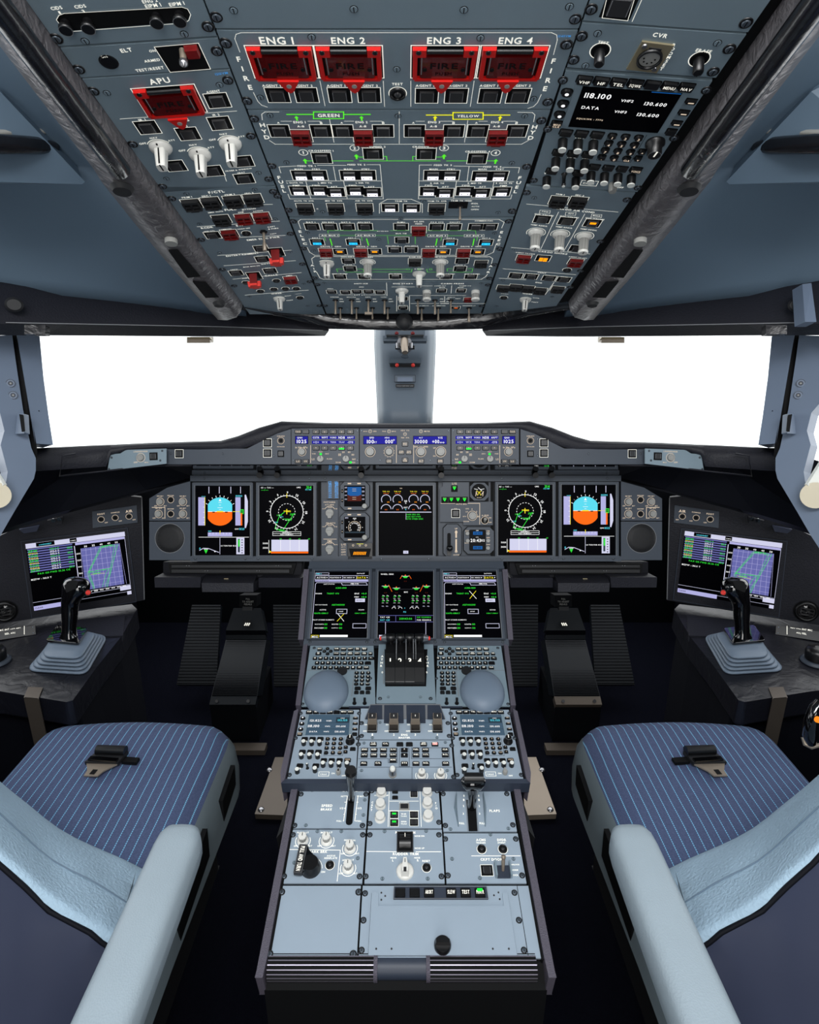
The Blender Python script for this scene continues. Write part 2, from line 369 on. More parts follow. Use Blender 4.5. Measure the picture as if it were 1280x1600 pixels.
def w_key(w, h, tx='', r=1.2, lit=None, tm='eT'):
    def f(b):
        b.rbox(0, 0, w+1.6, h+1.6, 0, .4, 'gap', r+.3); b.rbox(0, 0, w, h, .4, 3.2, 'blk' if not lit else 'blk', r, .93)
        if lit: b.rect(0, 0, w*.8, h*.7, 3.35, lit)
        if tx:
            ls = tx.split('/') if len(tx) > 3 and '/' in tx and tx not in ('EL/AC', 'EL/DC', 'F/CTL') else [tx]
            for i, t in enumerate(ls):
                hh = h*.5 if len(t) == 1 else min(h*.42, h*.7/len(ls)); ww = min(w*.8, hh*.95*len(t)) if len(t) > 1 else None
                b.text(t, 0, ((len(ls)-1)/2-i)*h*.42, tm, 3.45, h=hh, w=ww)
    return wid('key|%s|%s|%s|%s|%s|%s' % (w, h, tx, r, lit, tm), f)
# ------------------------------------------------------------ module: a bolted panel with its controls
class Mod:
    def __init__(s, name, label, cat, fr, c, group=None, pm='panel'):
        s.fr = fr; s.a0, s.b0 = fr.at(*c); s.root = thing(name, label, cat, M=fr.mat(s.a0, s.b0), group=group); s.m = MB(); s.pm = pm; s.z = .0004; s.t = 0
    def uv(s, px, py):
        a, b = s.fr.at(px, py); return a-s.a0, b-s.b0
    def sc(s, px, py, w): return w*s.fr.depth(px, py)/F
    def plate(s, pts, t=.004, m=None, z1=0): s.m.prism([s.uv(*p) for p in pts], z1-t, z1, m or s.pm)
    def L(s, pts, w=.7, m='white', mb=None, close=False, z=None):
        (mb or s.m).path([s.uv(*p) for p in pts], s.sc(*pts[0], w), z or s.z, m, close)
    def T(s, tx, px, py, w, m='white', mb=None, h=None, z=None, rot=0):
        a, b = s.uv(px, py); (mb or s.m).text(tx, a, b, m, z or s.z, w=s.sc(px, py, w), h=s.sc(px, py, h) if h else None, rot=rot)
    def V(s, tx, pts, h, m='white'):
        for ch, p in zip(tx, pts): a, b = s.uv(*p); s.m.text(ch, a, b, m, s.z, h=s.sc(*p, h))
    def RG(s, px, py, r, w=.8, m='white', mb=None, t0=0, t1=360, z=None):
        a, b = s.uv(px, py); R = s.sc(px, py, r); (mb or s.m).ring(a, b, R-s.sc(px, py, w)/2, R+s.sc(px, py, w)/2, z or s.z, m, t0, t1)
    def Q(s, x0, y0, x1, y1, m, mb=None, z=None):
        (mb or s.m).flat([s.uv(x0, y1), s.uv(x1, y1), s.uv(x1, y0), s.uv(x0, y0)], z or s.z, m)
    def G(s, pts, m, mb=None, z=None): (mb or s.m).flat([s.uv(*p) for p in pts], z or s.z, m)
    def arrow(s, px, py, l, m):
        a, b = s.uv(px, py); k = s.sc(px, py, l); s.m.flat([(a-k*.45, b), (a+k*.45, b), (a, b+k*.6)], s.z, m); s.m.rect(a, b-k*.35, k*.32, k*.8, s.z, m)
    def put(s, name, me, px, py, rot=0, sc=1, label=None, z=0, tilt=0):
        a, b = s.uv(px, py); o = link(name, me, s.root, loc=(a, b, z)); o.rotation_euler = (tilt, 0, rot)
        if sc != 1: o.scale = (sc,)*3
        if label: o['label'] = label
        return o
    def puts(s, name, me, pts, **k):
        for p in pts: s.put(name, me, *p, **k)
    def B(s, pts, lit=None, **k): s.puts('push_button', w_btn(lit), pts, label={'w': 'push button lit white', 'a': 'push button lit amber', 'c': 'push button lit cyan', 'g': 'push button lit green', 'r': 'push button lit orange', 'y': 'push button lit yellow'}.get(lit), **k)
    def GD(s, pts, c='crimson', **k): s.puts('switch_guard', w_guard(c), pts, label='red switch guard' if c == 'crimson' else 'black switch guard', **k)
    def S(s, pts, sc=1): s.puts('screw', wid('screw', w_screw), pts, sc=sc)
    def s2(s, pts, sc=1): s.puts('small_screw', wid('small_screw', w_screws), pts, sc=sc)
    def child(s, name, mb, label=None, bev=0):
        o = link(name, mb.mesh(name), s.root, bev=bev)
        if label: o['label'] = label
        return o
    def done(s, name='faceplate', bev=0):
        o = link(name, s.m.mesh(name), s.root, bev=bev); return s
# ============================================================ STRUCTURE
SC.cycles.use_denoising = True
def boxw(b, x0, x1, y0, y1, z0, z1, m): b.prism([(x0, y0), (x1, y0), (x1, y1), (x0, y1)], z0, z1, m)
b = MB(); boxw(b, -1.6, 1.6, -1.4, 3.2, -.06, 0, 'carpet'); struct('floor', b)
b = MB(); boxw(b, -1.36, 1.36, -1.36, -1.3, 0, 2.3, 'shelldark'); struct('wall_back', b)
b = MB(); boxw(b, -1.36, 1.36, -1.36, 1.5, 2.2, 2.26, 'shell'); struct('ceiling', b)
b = MB(); boxw(b, -1.36, 1.36, 2.75, 2.8, 0, .84, 'footdark'); struct('wall_front', b)
SIDE = {-1: 'left', 1: 'right'}
def S(p, s): return (p[0] if s < 0 else 1268-p[0],)+tuple(p[1:])
def bil(c, u, v): return (c[0]*(1-u)+c[1]*u)*(1-v)+(c[3]*(1-u)+c[2]*u)*v
for s in (-1, 1):
    sd = SIDE[s]; other = 'left' if s < 0 else 'right'
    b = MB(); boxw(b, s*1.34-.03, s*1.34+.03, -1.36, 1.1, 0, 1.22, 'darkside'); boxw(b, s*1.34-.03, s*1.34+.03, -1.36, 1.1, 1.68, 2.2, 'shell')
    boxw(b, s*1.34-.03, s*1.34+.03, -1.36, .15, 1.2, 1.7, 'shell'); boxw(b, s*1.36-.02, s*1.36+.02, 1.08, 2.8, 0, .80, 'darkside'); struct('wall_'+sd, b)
    # ceiling liner, a bulging sheet between the overhead rail and the window beam
    fr = OL if s < 0 else OR
    def on(px, py, e=.03): q = S((px, py), s); return W(q[0], q[1], fr.depth(*q)+e)
    c = [W(*S((-520, -330, .55), s)), on(-70, -230, .05), on(392, 505, .07), W(*S((-130, 445, 1.16), s))]
    rows = []
    for i in range(17):
        v = i/16; row = []
        for j in range(17):
            u = j/16; p = bil(c, u, v); p = p+Vector((s*.10, .02, .09))*math.sin(PI*u)*math.sin(PI*min(1, v*1.0)); row.append(p)
        rows.append(row)
    b = MB(); b.grid(rows, 'shell'); o = struct('ceiling_'+sd, b); q = o.modifiers.new('t', 'SOLIDIFY'); q.thickness = .02; q.offset = -s
    # roof filler towards the wall
    b = MB(); b.slab([Vector((s*1.34, 1.3, 1.50)), Vector((s*.85, 1.32, 1.53)), Vector((s*.55, .3, 2.2)), Vector((s*1.34, .3, 2.2))], Vector((0, .03, .03)), 'shell'); struct('trim_%d' % (2 if s < 0 else 3), b)
    # padded beam over the windshield
    b = MB()
    top = [(-90, 440, 1.13), (100, 451, 1.3), (345, 469, 1.5), (398, 476, 1.52), (516, 489, 1.50)]
    mid = [(-90, 505, 1.10), (100, 507, 1.27), (345, 511, 1.47), (398, 512, 1.49), (514, 517, 1.48)]
    low = [(-90, 524, 1.16), (72, 524, 1.30), (345, 526, 1.53), (398, 526, 1.55), (508, 525, 1.55)]
    back = [(-90, 500, 1.30), (72, 500, 1.44), (345, 500, 1.68), (398, 500, 1.70), (508, 500, 1.70)]
    back2 = [(x, y-70, d+.12) for x, y, d in top]
    def P(r): return [W(*S(p, s)) for p in r]
    b.grid([P(back2), P(top)], 'softblack', False); b.grid([P(top), [(p+q)/2+cv(0, -.012, 0) for p, q in zip(P(top), P(mid))], P(mid)], 'softblack'); b.grid([P(mid), P(low)], 'softblack', False); b.grid([P(low), P(back)], 'softblack', False)
    b.tube([W(*S((9, 504, 1.18), s)), W(*S((345, 510.5, 1.465), s)), W(*S((505, 516.5, 1.475), s))], .0012, 'keyedge', 6)
    p = W(*S((22, 476, 1.18), s)); q = (EYE-p).normalized(); b.tube([p, p+q*.004], [(.016, .014), (.012, .010)], 'rubber', 20)
    b.slab(P([(38, 508, 1.2), (71, 508, 1.22), (71, 522, 1.22), (38, 522, 1.2)]), cv(0, .015, 0), 'leather')
    o = tag(link('padded_beam', b.mesh('padded_beam')), 'black padded beam across the top of the %s windshield, with a round cap near its outer end' % sd, 'window beam', 'padded beams over the windshield')
    if s > 0:
        b = MB(); b.slab(P([(0, 442, 1.14), (14, 444, 1.15), (10, 503, 1.12), (-8, 503, 1.11)]), cv(0, .03, 0), 'pillar'); single('beam_end_cover', b, 'grey strip covering the outer end of the black beam above the right window', 'trim cover')
    # sun visor clip
    b = MB(); b.slab(P([(292, 527, 1.5), (328, 527, 1.53), (328, 536, 1.53), (292, 536, 1.5)]), cv(0, .03, .01), 'bronze'); b.slab(P([(292, 526.5, 1.49), (328, 526.5, 1.52), (328, 528, 1.52), (292, 528, 1.49)]), cv(0, .02, 0), 'brass')
    single('visor_clip', b, 'small brown clip hanging under the beam at the top of the %s windshield' % sd, 'clip', group='visor clips')
    # glass
    b = MB(); b.slab(P([(0, 500, 1.6), (640, 490, 2.02), (640, 690, 1.94), (0, 730, 1.5)]), cv(0, .012, 0), 'glass'); struct('window_%d' % (1 if s < 0 else 2), b)
    b = MB(); boxw(b, s*1.34-.004, s*1.34+.004, .15, 1.1, 1.2, 1.7, 'glass'); struct('window_%d' % (3 if s < 0 else 4), b)
    # window pillars
    b = MB(); b.slab(P([(26, 521, 1.34), (52, 521, 1.37), (62, 526, 1.38), (68, 590, 1.38), (76, 650, 1.38), (83, 695, 1.38), (55, 693, 1.35)]), cv(0, .14, 0)+Vector((s*.105, 0, .008)), 'pillar')
    b.slab(P([(17, 523, 1.345), (28, 521, 1.345), (40, 600, 1.35), (58, 700, 1.35), (58, 718, 1.35), (47, 705, 1.35), (32, 640, 1.35), (22, 560, 1.345)]), cv(0, .05, 0)+Vector((s*.035, 0, 0)), 'gap')
    for x, y in ((42, 561), (61, 642)): p = W(*S((x, y, 1.36-.001), s)); b.tube([p, p+cv(0, -.001, 0)], .0012, 'gap', 8)
    struct('trim_%d' % (4 if s < 0 else 5), b, bev=.006)
    b = MB(); pts = [(-130, 528, 1.20), (10, 524, 1.31), (19, 523, 1.32), (24, 560, 1.32), (36, 640, 1.325), (49, 700, 1.33), (56, 716, 1.33), (56, 735, 1.33), (53, 748, 1.33), (22, 800, 1.31), (0, 838, 1.3), (-60, 930, 1.27), (-130, 930, 1.2), (-50, 800, 1.25), (9, 757, 1.3), (12, 737, 1.3), (1, 695, 1.3), (7, 673, 1.3), (0, 645, 1.29), (-40, 600, 1.26), (-130, 590, 1.2)]
    fo = W(*S((20, 620, 1.32), s)); fu = W(*S((-130, 620, 1.19), s))-fo; PF = Fr(fo, fu, W(*S((22, 524, 1.33), s))-fo)
    b.slab([PF.pw(*S(p, s)[:2]) for p in pts], cv(0, .05, 0)+Vector((s*.05, 0, 0)), 'pillar'); struct('trim_%d' % (6 if s < 0 else 7), b, bev=.006)
    # pillar fittings
    b = MB(); b.slab(P([(27, 646, 1.31), (36, 646, 1.29), (38, 677, 1.29), (24, 678, 1.31)]), cv(0, .02, 0), 'pillar'); b.slab(P([(30, 647, 1.285), (36, 648, 1.285), (38.5, 674, 1.285), (34, 675, 1.285)]), cv(0, .004, 0), 'gap')
    single('pillar_hook', b, 'grey plastic hook with a dark slot on the %s window pillar' % sd, 'hook', bev=.002, group='pillar hooks')
    for i, (x, y) in enumerate(((16.5, 599), (20.5, 617.5))):
        b = MB(); p = PF.pw(*S((x, y), s)); e = (EYE-p).normalized()
        b.tube([p-e*.004, p+e*.0025], [.0088, .0088], 'shelldark', 18); b.tube([p+e*.0025, p+e*.003], [.0076, .007], 'pillar', 18); b.tube([p+e*.003, p+e*.0035], [.005, .0045], 'shelldark', 14); b.tube([p+e*.0035, p+e*.0045], [.002, .0015], 'knobgrey', 8)
        single('fastener_cap', b, 'round grey fastener cap, %s of two on the %s pillar' % (('upper', 'lower')[i], sd), 'cap', group='pillar caps')
    # roller blind bracket at the side window
    b = MB(); p = PF.pw(*S((-6, 774), s)); e = (EYE-p).normalized(); p = p+e*.01; b.tube([p, p+e*.02], .027, 'beige', 24); p2 = W(*S((-28, 700, 1.27), s)); b.slab([p+Vector((0, 0, .0)), W(*S((6, 757, 1.262), s)), W(*S((-30, 700, 1.262), s)), W(*S((-60, 700, 1.262), s))], cv(0, .01, 0), 'frost')
    single('blind_bracket', b, 'round cream end bracket of the roller blind at the %s side window' % sd, 'blind bracket', group='blind brackets')
    # dark fairing below the windshield corner
    b = MB(); b.slab(P([(-60, 735, 1.40), (56, 700, 1.42), (170, 697, 1.60), (300, 700, 1.68), (303, 745, 1.72), (228, 765, 1.72), (165, 768, 1.70), (88, 802, 1.62), (34, 818, 1.58), (-60, 850, 1.52)]), cv(0, .05, 0), 'darkside')
    single('side_fairing', b, 'dark moulded fairing under the corner of the %s windshield' % sd, 'fairing', group='side fairings')
    # recessed pocket between fairing and loudspeaker panel
    b = MB(); pk = P([(84, 712, 1.41), (118, 714, 1.45), (104, 738, 1.44), (92, 744, 1.43), (166, 735, 1.5)])
    b.tube(P([(118, 709, 1.455), (98, 712, 1.43), (93, 744, 1.43), (168, 735.5, 1.52), (230, 728, 1.55), (300, 727, 1.56)]), .0022, 'softblack', 8)
    single('fairing_seam', b, 'raised rolled seam in the black fairing outboard of the %s loudspeaker panel' % sd, 'seam', group='fairing seams')
# centre windshield post
b = MB()
rows = []
for y, hw, d, in ((500, 36, 1.95), (530, 36, 1.93), (560, 35, 1.92), (600, 33.5, 1.91), (640, 32, 1.89), (670, 31, 1.88)):
    r = []
    for k in (-1.25, -1.15, -1, -.93, -.6, 0, .6, .93, 1, 1.15, 1.25):
        r.append(W(633+hw*k*.98, y, d+(.10 if abs(k) > 1.2 else .05 if abs(k) > 1.1 else .012 if abs(k) > .95 else 0)))
    rows.append(r)
b.grid(rows, 'postgrey'); o = struct('trim_1', b); q = o.modifiers.new('t', 'SOLIDIFY'); q.thickness = .01
def wbox(b, px, py, d, w, h, t, m, top=1.0):
    fr = Fr(W(px, py, d), X, cv(0, 0, 1)); k = d/F; pts = [(-w/2*k, -h/2*k), (w/2*k, -h/2*k), (w/2*k, h/2*k), (-w/2*k, h/2*k)]
    q = [fr.P(x, y, 0) for x, y in pts]; b.slab([p-(-fr.n)*0+fr.n*t for p in q], -fr.n*t, m)
R0 = thing('compass_mount', 'folding mirror mount with chrome knuckle at the top of the centre windshield post', 'mirror mount', W(632, 530, 1.90))
def wpart(root, name, b, label=None, bev=0):
    o = link(name, b.mesh(name), root, bev=bev); o.matrix_basis = Matrix.Translation(-root.location)
    if label: o['label'] = label
    return o
b = MB(); wbox(b, 633, 524, 1.87, 62, 12, .012, 'postgrey'); wbox(b, 633, 527, 1.85, 58, 2.2, .02, 'blk'); wbox(b, 633, 533, 1.89, 68, 8, .03, 'postgrey'); wpart(R0, 'bracket', b, bev=.003)
for x in (620, 645): b = MB(); p = W(x, 521, 1.85); b.tube([p, p+cv(0, -.008, 0)], [.006, .004], 'crimson', 12); wpart(R0, 'sighting_ball', b)
b = MB(); p = W(632, 537, 1.86); b.tube([p+cv(0, .02, 0), p+cv(0, -.01, 0)], [.026, .022], 'steel', 20); b.tube([W(632, 532, 1.84), W(632, 541, 1.82), W(633, 551, 1.81)], [.012, .011, .009], 'bronze', 12)
for x in (622, 642): b.tube([W(x, 536, 1.83), W(x, 544, 1.83)], [.006, .005], 'steel', 8)
b.tube([W(618, 543, 1.855), W(648, 543, 1.855)], .006, 'blk', 8); wpart(R0, 'hinge_knuckle', b, 'chrome knuckle')
b = MB(); p = W(633, 556.5, 1.895); b.tube([p, p+cv(0, -.004, 0)], [(.013, .007), (.011, .006)], 'postgrey', 20); wpart(R0, 'cap', b)
R0 = thing('alignment_device', 'grey hood with two small red balls on the centre windshield post', 'sighting device', W(633, 567, 1.90))
b = MB(); wbox(b, 633, 566, 1.90, 50, 7, .02, 'postgrey'); wbox(b, 633, 571, 1.905, 47, 6, .008, 'blk'); wpart(R0, 'hood', b, bev=.003)
for x in (620.5, 645.5): b = MB(); p = W(x, 570.5, 1.885); b.lathe([(0.001, -.006), (.004, -.005), (.006, 0), (.004, .005), (.001, .006)], 'orangered'); o = wpart(R0, 'sighting_ball', b, 'red ball'); o.matrix_basis = Matrix.Translation(p-R0.location)
b = MB(); wbox(b, 633, 592, 1.896, 33, 11, .006, 'shelldark'); wbox(b, 633, 592, 1.889, 31, 9.5, .003, 'postgrey'); wbox(b, 633, 593, 1.885, 24, 7, .002, 'pillar'); wbox(b, 633, 603, 1.895, 29, 5, .006, 'rubber')
fr = Fr(W(633, 603, 1.8885), X, cv(0, 0, 1)); k = MB(); k.text('FOLD BEFORE USE', 0, 0, 'keyedge', .0003, w=.05); b.add([tuple(fr.P(*v)) for v in k.v], k.f, 'keyedge')
single('card_holder', b, 'small grey card holder and placard low on the centre windshield post', 'card holder', bev=.001)

# ------------------------------------------------------------ upper side pockets and overhead rails
for s in (-1, 1):
    sd = SIDE[s]; fr = OL if s < 0 else OR
    def P(r): return [W(*S(p, s)) for p in r]
    b = MB(); b.slab(P([(-160, 60, .80), (0, 143, .86), (133, 284, 1.0), (128, 288, 1.0), (0, 287, .95), (-160, 280, .86)]), Vector((s*.03, .03, .05)), 'shell')
    o = single('overhead_pocket', b, 'grey pocket with a rolled black leather edge in the %s ceiling liner' % sd, 'stowage pocket', bev=.006, group='ceiling pockets'); g = o
    b = MB(); b.tube(P([(-80, 223, .84), (0, 225, .88), (60, 227, .93), (86, 230, .96)]), [.013, .013, .012, .008], 'leather', 12); b.tube(P([(-80, 207, .86), (0, 207, .89), (70, 205, .94), (112, 206, .99)]), .004, 'knobgrey', 8); link('leather_roll', b.mesh('leather_roll'), g)
    # rail: swept section along the outer edge of the side column
    def rp(px, py, c): q = S((px, py), s); return fr.pw(*q, c)
    st = [(-20, -83), (39, 0), (92, 75), (145, 149), (200, 226), (214, 245), (262, 310), (300, 364), (338, 418), (378, 474)]
    wds = [62, 60, 58, 56, 54, 56, 54, 50, 44, 38]
    R0 = thing('overhead_rail', 'black leather padded rail along the %s edge of the overhead panel' % sd, 'padded rail', rp(200, 226, 0), group='leather rails beside the overhead panel')
    secs = []
    for (x, y), w_ in zip(st, wds):
        a = rp(x+2, y, -.004); a2 = rp(x-2, y+1, .016); a3 = rp(x-9, y+5, .024); o1 = rp(x-w_*.62, y+w_*.30, .022); o2 = rp(x-w_, y+w_*.5, .010); o3 = rp(x-w_*1.0, y+w_*.5, -.06)
        secs.append([a, a2, a3, o1, o2, o3])
    b = MB(); b.grid(secs, 'raillea'); b.add([tuple(p) for p in secs[-1]], [(0, 1, 2, 3, 4, 5)], 'raillea'); wpart(R0, 'rail_body', b, bev=0)
    b = MB()
    up = [rp(x-14, y+6, .028) for x, y in st[:5]]+[rp(st[4][0]-6, st[4][1]+14, .024)]; b.tube(up, [.013]*5+[.007], 'leather', 16); wpart(R0, 'upper_roll', b)
    def cut(q, m='gap', c=.0245): b.slab([rp(x, y, c) for x, y in q], fr.n*-.02, m)
    b = MB(); cut([(262, 370), (276, 368), (312, 412), (292, 414)]); wpart(R0, 'recess', b, 'dark recess')
    b = MB(); cut([(300, 421), (320, 421), (341, 446), (320, 447)]); wpart(R0, 'recess', b, 'dark recess')
    for (x, y, w_) in ((189, 267, .016), (341, 456, .013)):
        b = MB(); p = rp(x, y, .024); b.tube([p, p+fr.n*.006], [w_, w_*.75], 'rubber', 20); wpart(R0, 'oval_button', b)
    b = MB(); p = rp(266, 352, .015); b.tube([p, p+fr.n*.012+cv(0, 0, -.004)], .010, 'knobgrey', 14); wpart(R0, 'dimmer_knob', b, 'grey ribbed knob')
    b = MB(); b.grid([[rp(x-w_*.66, y+w_*.32, .0235), rp(x-w_*.95, y+w_*.48, .013)] for (x, y), w_ in list(zip(st, wds))[1:5]], 'bronze', True)

# overhead front lip, black padded
b = MB(); r1, r2, r3, r4 = [], [], [], []
for x, y in ((372, 476), (440, 487), (513, 492), (573, 493), (634, 494), (695, 493), (755, 492), (828, 486), (896, 476)):
    fr = OL if x < 500 else OR if x > 768 else OC
    r1.append(fr.pw(x, y, -.03)); r2.append(fr.pw(x, y+2, .002)); t = 1-abs(x-634)/270; q = 12*max(0, min(1, (190-abs(x-634))/60))+4
    r3.append(W(x, y+4+q*.9, OC.depth(634, 495)-.02)); r4.append(W(x, y+2+q*1.3, OC.depth(634, 495)+.1))
b.grid([r1, r2, r3, r4], 'leather')
R0 = thing('overhead_front_lip', 'black leather lip under the front edge of the overhead panel', 'padded trim', tuple(OC.pw(634, 492)))
wpart(R0, 'padding', b)
b = MB(); p = W(632, 503, OC.depth(634, 495)-.035); b.lathe([(.020, 0), (.018, .008), (.012, .014), (.004, .016)], 'rubber', n=20); o = link('rubber_cap', b.mesh('rubber_cap'), R0); M = Fr(p, X, cv(0, 0, 1)).mat(); o.matrix_basis = Matrix.Translation(-R0.location) @ M
# overhead backing structure
b = MB()
b.slab([OC.pw(x, y, -.0045) for x, y in ((318-60, -150), (919+80, -150), (756, 492), (511, 492))], -OC.n*.05, 'gap')
for s in (-1, 1):
    fr = OL if s < 0 else OR
    b.slab([fr.pw(*S(p, s), -.0045) for p in ((-70, -150), (262, -150), (514, 491), (376, 474))], -fr.n*.05, 'gap')
single('overhead_backing', b, 'black frame that carries the bolted overhead control panels', 'panel frame')
# ============================================================ OVERHEAD PANEL
def xl(y): return 385+.389*(y-171)          # left and right edges of the centre column
def xr(y): return 862-.343*(y-171)
def xo(y): return 92.5+.712*(y-75)          # outer edge of the left column
def xq(y): return 1118-.70*(y-125)
def cplate(m, y0, y1, g=1.4): m.plate([(xl(y0)+g, y0), (xr(y0)-g, y0), (xr(y1)-g, y1), (xl(y1)+g, y1)])
KP, KF, KC = wid('rotary_knob|p', w_knobp), wid('rotary_knob|f', w_knobf), wid('rotary_knob|c', w_knobc)
def fire(m, x, y, tx, ty):
    h = m.put('fire_handle', wid('fire_handle', w_fire), x, y, label='red fire handle under a dark red cover')
    t = m.put('cover_tab', wid('cover_tab', w_firetab), tx, ty, label='red pull tab'); t.parent = h; t.location = t.location-h.location
# --- upper blank
m = Mod('overhead_blank_panel', 'plain grey overhead panel above the four engine fire handles', 'control panel', OC, (620, 20)); cplate(m, -140, 44); m.s2([(365, 16), (553, 14), (725, 15), (890, 10)]); m.done()
# --- FIRE
m = Mod('fire_panel', 'overhead panel with four red engine fire handles lettered ENG 1 to ENG 4', 'control panel', OC, (620, 110)); cplate(m, 48, 170)
for i, (gx, tx, tabx, sx) in enumerate(((442, 432, 450, 1), (547, 544, 553, 1), (694, 694, 691, -1), (800, 806, 794, -1))):
    m.T('ENG %d' % (i+1), tx, 63, 53)
    fire(m, gx, 97, tabx, 118)
m.B([(434, 148.5), (479, 148.5), (531, 148.5), (577, 148.5), (667, 149.5), (713, 149.5), (766, 149.5), (810, 149.5)])
for x, n in ((424, 1), (474, 2), (525, 1), (576, 2), (664, 1), (716, 2), (764, 1), (815, 2)): m.T('AGENT %d' % n, x, 133.5, 29)
m.V('FIRE', [(373, 92), (379, 107), (385, 122), (391, 136)], 10); m.V('FIRE', [(865, 95), (861, 110), (857, 125), (852, 138)], 10)
m.L([(375, 81), (367, 60), (369, 53), (377, 50.5), (862, 50.5), (870, 54), (871, 62), (865, 85)]); m.L([(396, 144), (403, 158), (409, 164), (418, 167)]); m.L([(846, 147), (840, 160), (834, 166), (825, 169)])
for a, c in (((500, 126), (508, 165)), ((599, 126), (601, 166)), ((642, 126), (642, 166)), ((741, 126), (735, 166))): m.L([a, c])
m.put('test_button', wid('test_button', w_rnd), 621.5, 145.5, sc=1.2); m.T('TEST', 621, 131, 17)
m.S([(353, 67), (386, 157), (885, 69), (856, 159)]); m.s2([(487, 57.5), (751, 59), (407, 152), (834, 154), (620, 108)]); m.T('1245VM', 882, 56, 20, 'blue'); m.done()
# --- HYD / FUEL
m = Mod('hydraulic_fuel_panel', 'overhead panel with green and yellow HYD lines above rows of white-lit FUEL buttons', 'control panel', OC, (620, 255)); cplate(m, 173, 338)
for x, t_, c, y in ((513.5, 'GREEN', 'green', 180), (731.5, 'YELLOW', 'yellow', 181)):
    m.L([(x-65, y-2.6+1), (x-24, y-1.6)], 1.8, c); m.L([(x+24, y-1.6), (x+65, y-1.6)], 1.8, c); m.L([(x-23.5, y-5.5), (x+23.5, y-5.5), (x+23.5, y+5), (x-23.5, y+5)], 1.6, c, close=True); m.T(t_, x, y, 34)
for x, c in ((463.5, 'green'), (565, 'green'), (680, 'yellow'), (781.6, 'yellow')): m.arrow(x, 184, 8, c)
for i, (xa, xg, xb) in enumerate(((437, 471, 502), (536, 568, 599), (648, 678.5, 709), (746.5, 777, 807.5))):
    m.B([(xa, 204.5), (xb, 204.5)]); m.GD([(xg, 212)]); m.T('ENG %d' % (i+1), xg-(3 if i < 2 else 0), 190.5, 19); m.T('A-B', xg-1, 197, 11)
    m.T('A', xa-2, 191.5, 4); m.T('B', xb, 191.5, 4); m.L([(xa+2, 189), (xg-15, 189)], .6); m.L([(xg+10, 189), (xb-2, 189)], .6)
for a, c in (((515, 186), (522, 222)), ((624, 174), (624, 224)), ((731, 188), (726, 222))): m.L([a, c])
m.V('HYD', [(410, 195), (413, 205), (417, 214)], 9); m.V('HYD', [(835.5, 198), (832.5, 206.5), (829.5, 215)], 9)
m.L([(436, 173.5+1), (414, 174.5), (409, 178), (410, 187)]); m.L([(809, 175), (832, 175.5), (836, 179), (834, 190)]); m.L([(421, 219), (430, 225), (815, 225), (826, 219)])
for n, x, y in ((1, 474, 238), (2, 554, 231), (3, 694, 231), (4, 774.6, 238.5)):
    m.RG(x, y, 7, 1); m.T(str(n), x, y, 1.6 if n == 1 else 4.2, h=7); m.arrow(x+(3 if n < 3 else 0), y+13, 9, 'green')
m.B([(503, 246.8), (583, 240), (666, 240.4), (746, 247.4)])
for n, x, y in ((1, 501.5, 235.3), (2, 583, 229), (3, 664, 229), (4, 746.5, 236.4)): m.T('CROSSFEED %d' % n, x, y, 39)
m.L([(480, 251), (552, 251)], .9, 'green'); m.L([(562, 251), (688, 251)], .9, 'green'); m.L([(698, 251), (771, 251)], .9, 'green'); m.L([(605, 251), (604, 244), (597, 244)], .9, 'green'); m.L([(645, 251), (645, 244), (652, 244)], .9, 'green'); m.L([(557, 245), (570, 245)], .9, 'green'); m.L([(679, 245), (692, 245)], .9, 'green')
m.B([(470.5, 273.5), (497, 273.5), (546, 273.5), (573, 273.5), (676.7, 273.5), (703.3, 273.5), (752, 274.7), (779.3, 274.7), (467, 297.6), (498.8, 297.6), (525, 300), (555.5, 297.6), (582, 300), (669.8, 298.4), (695, 301), (726.5, 298.4), (752, 301), (784, 299), (609.6, 324.2), (643.5, 324.7)], 'w')
for t_, x, y, w_ in (('FEED TK 1', 479, 259, 28), ('FEED TK 2', 557, 257, 28), ('FEED TK 3', 692, 257.7, 28), ('FEED TK 4', 769.5, 260.3, 28), ('L MID TK', 508, 285.5, 22), ('L INR TK', 566.6, 285.5, 21), ('R INR TK', 683.6, 286, 22), ('R MID TK', 742, 286, 22), ('L OUTR TK', 461, 285.4, 26), ('PMP', 463, 289.6, 11), ('R OUTR TK', 788, 286, 26), ('PMP', 787, 290, 11), ('OUTR TK XFR', 475, 313.7, 31), ('MID TK XFR', 521.6, 313.5, 27), ('INR TK XFR', 569, 313.5, 27), ('TRIM TK', 627, 314, 20), ('TRIM TK XFR', 683, 314, 30), ('TRIM TK FEED', 721, 313.4, 33), ('ISOL', 742, 317.7, 11), ('AUTO', 743, 322.3, 12), ('OPEN', 742, 327, 12)): m.T(t_, x, y, w_)
for x in (466.7, 544, 677.6, 754): m.T('MAIN', x, 264, 13); m.T('STBY', x+27.3, 264, 13)
for x, x2 in ((494, 522), (551, 580), (670, 696), (728, 754)): m.T('FWD', x, 289.4, 12); m.T('AFT', x2, 291.6, 11)
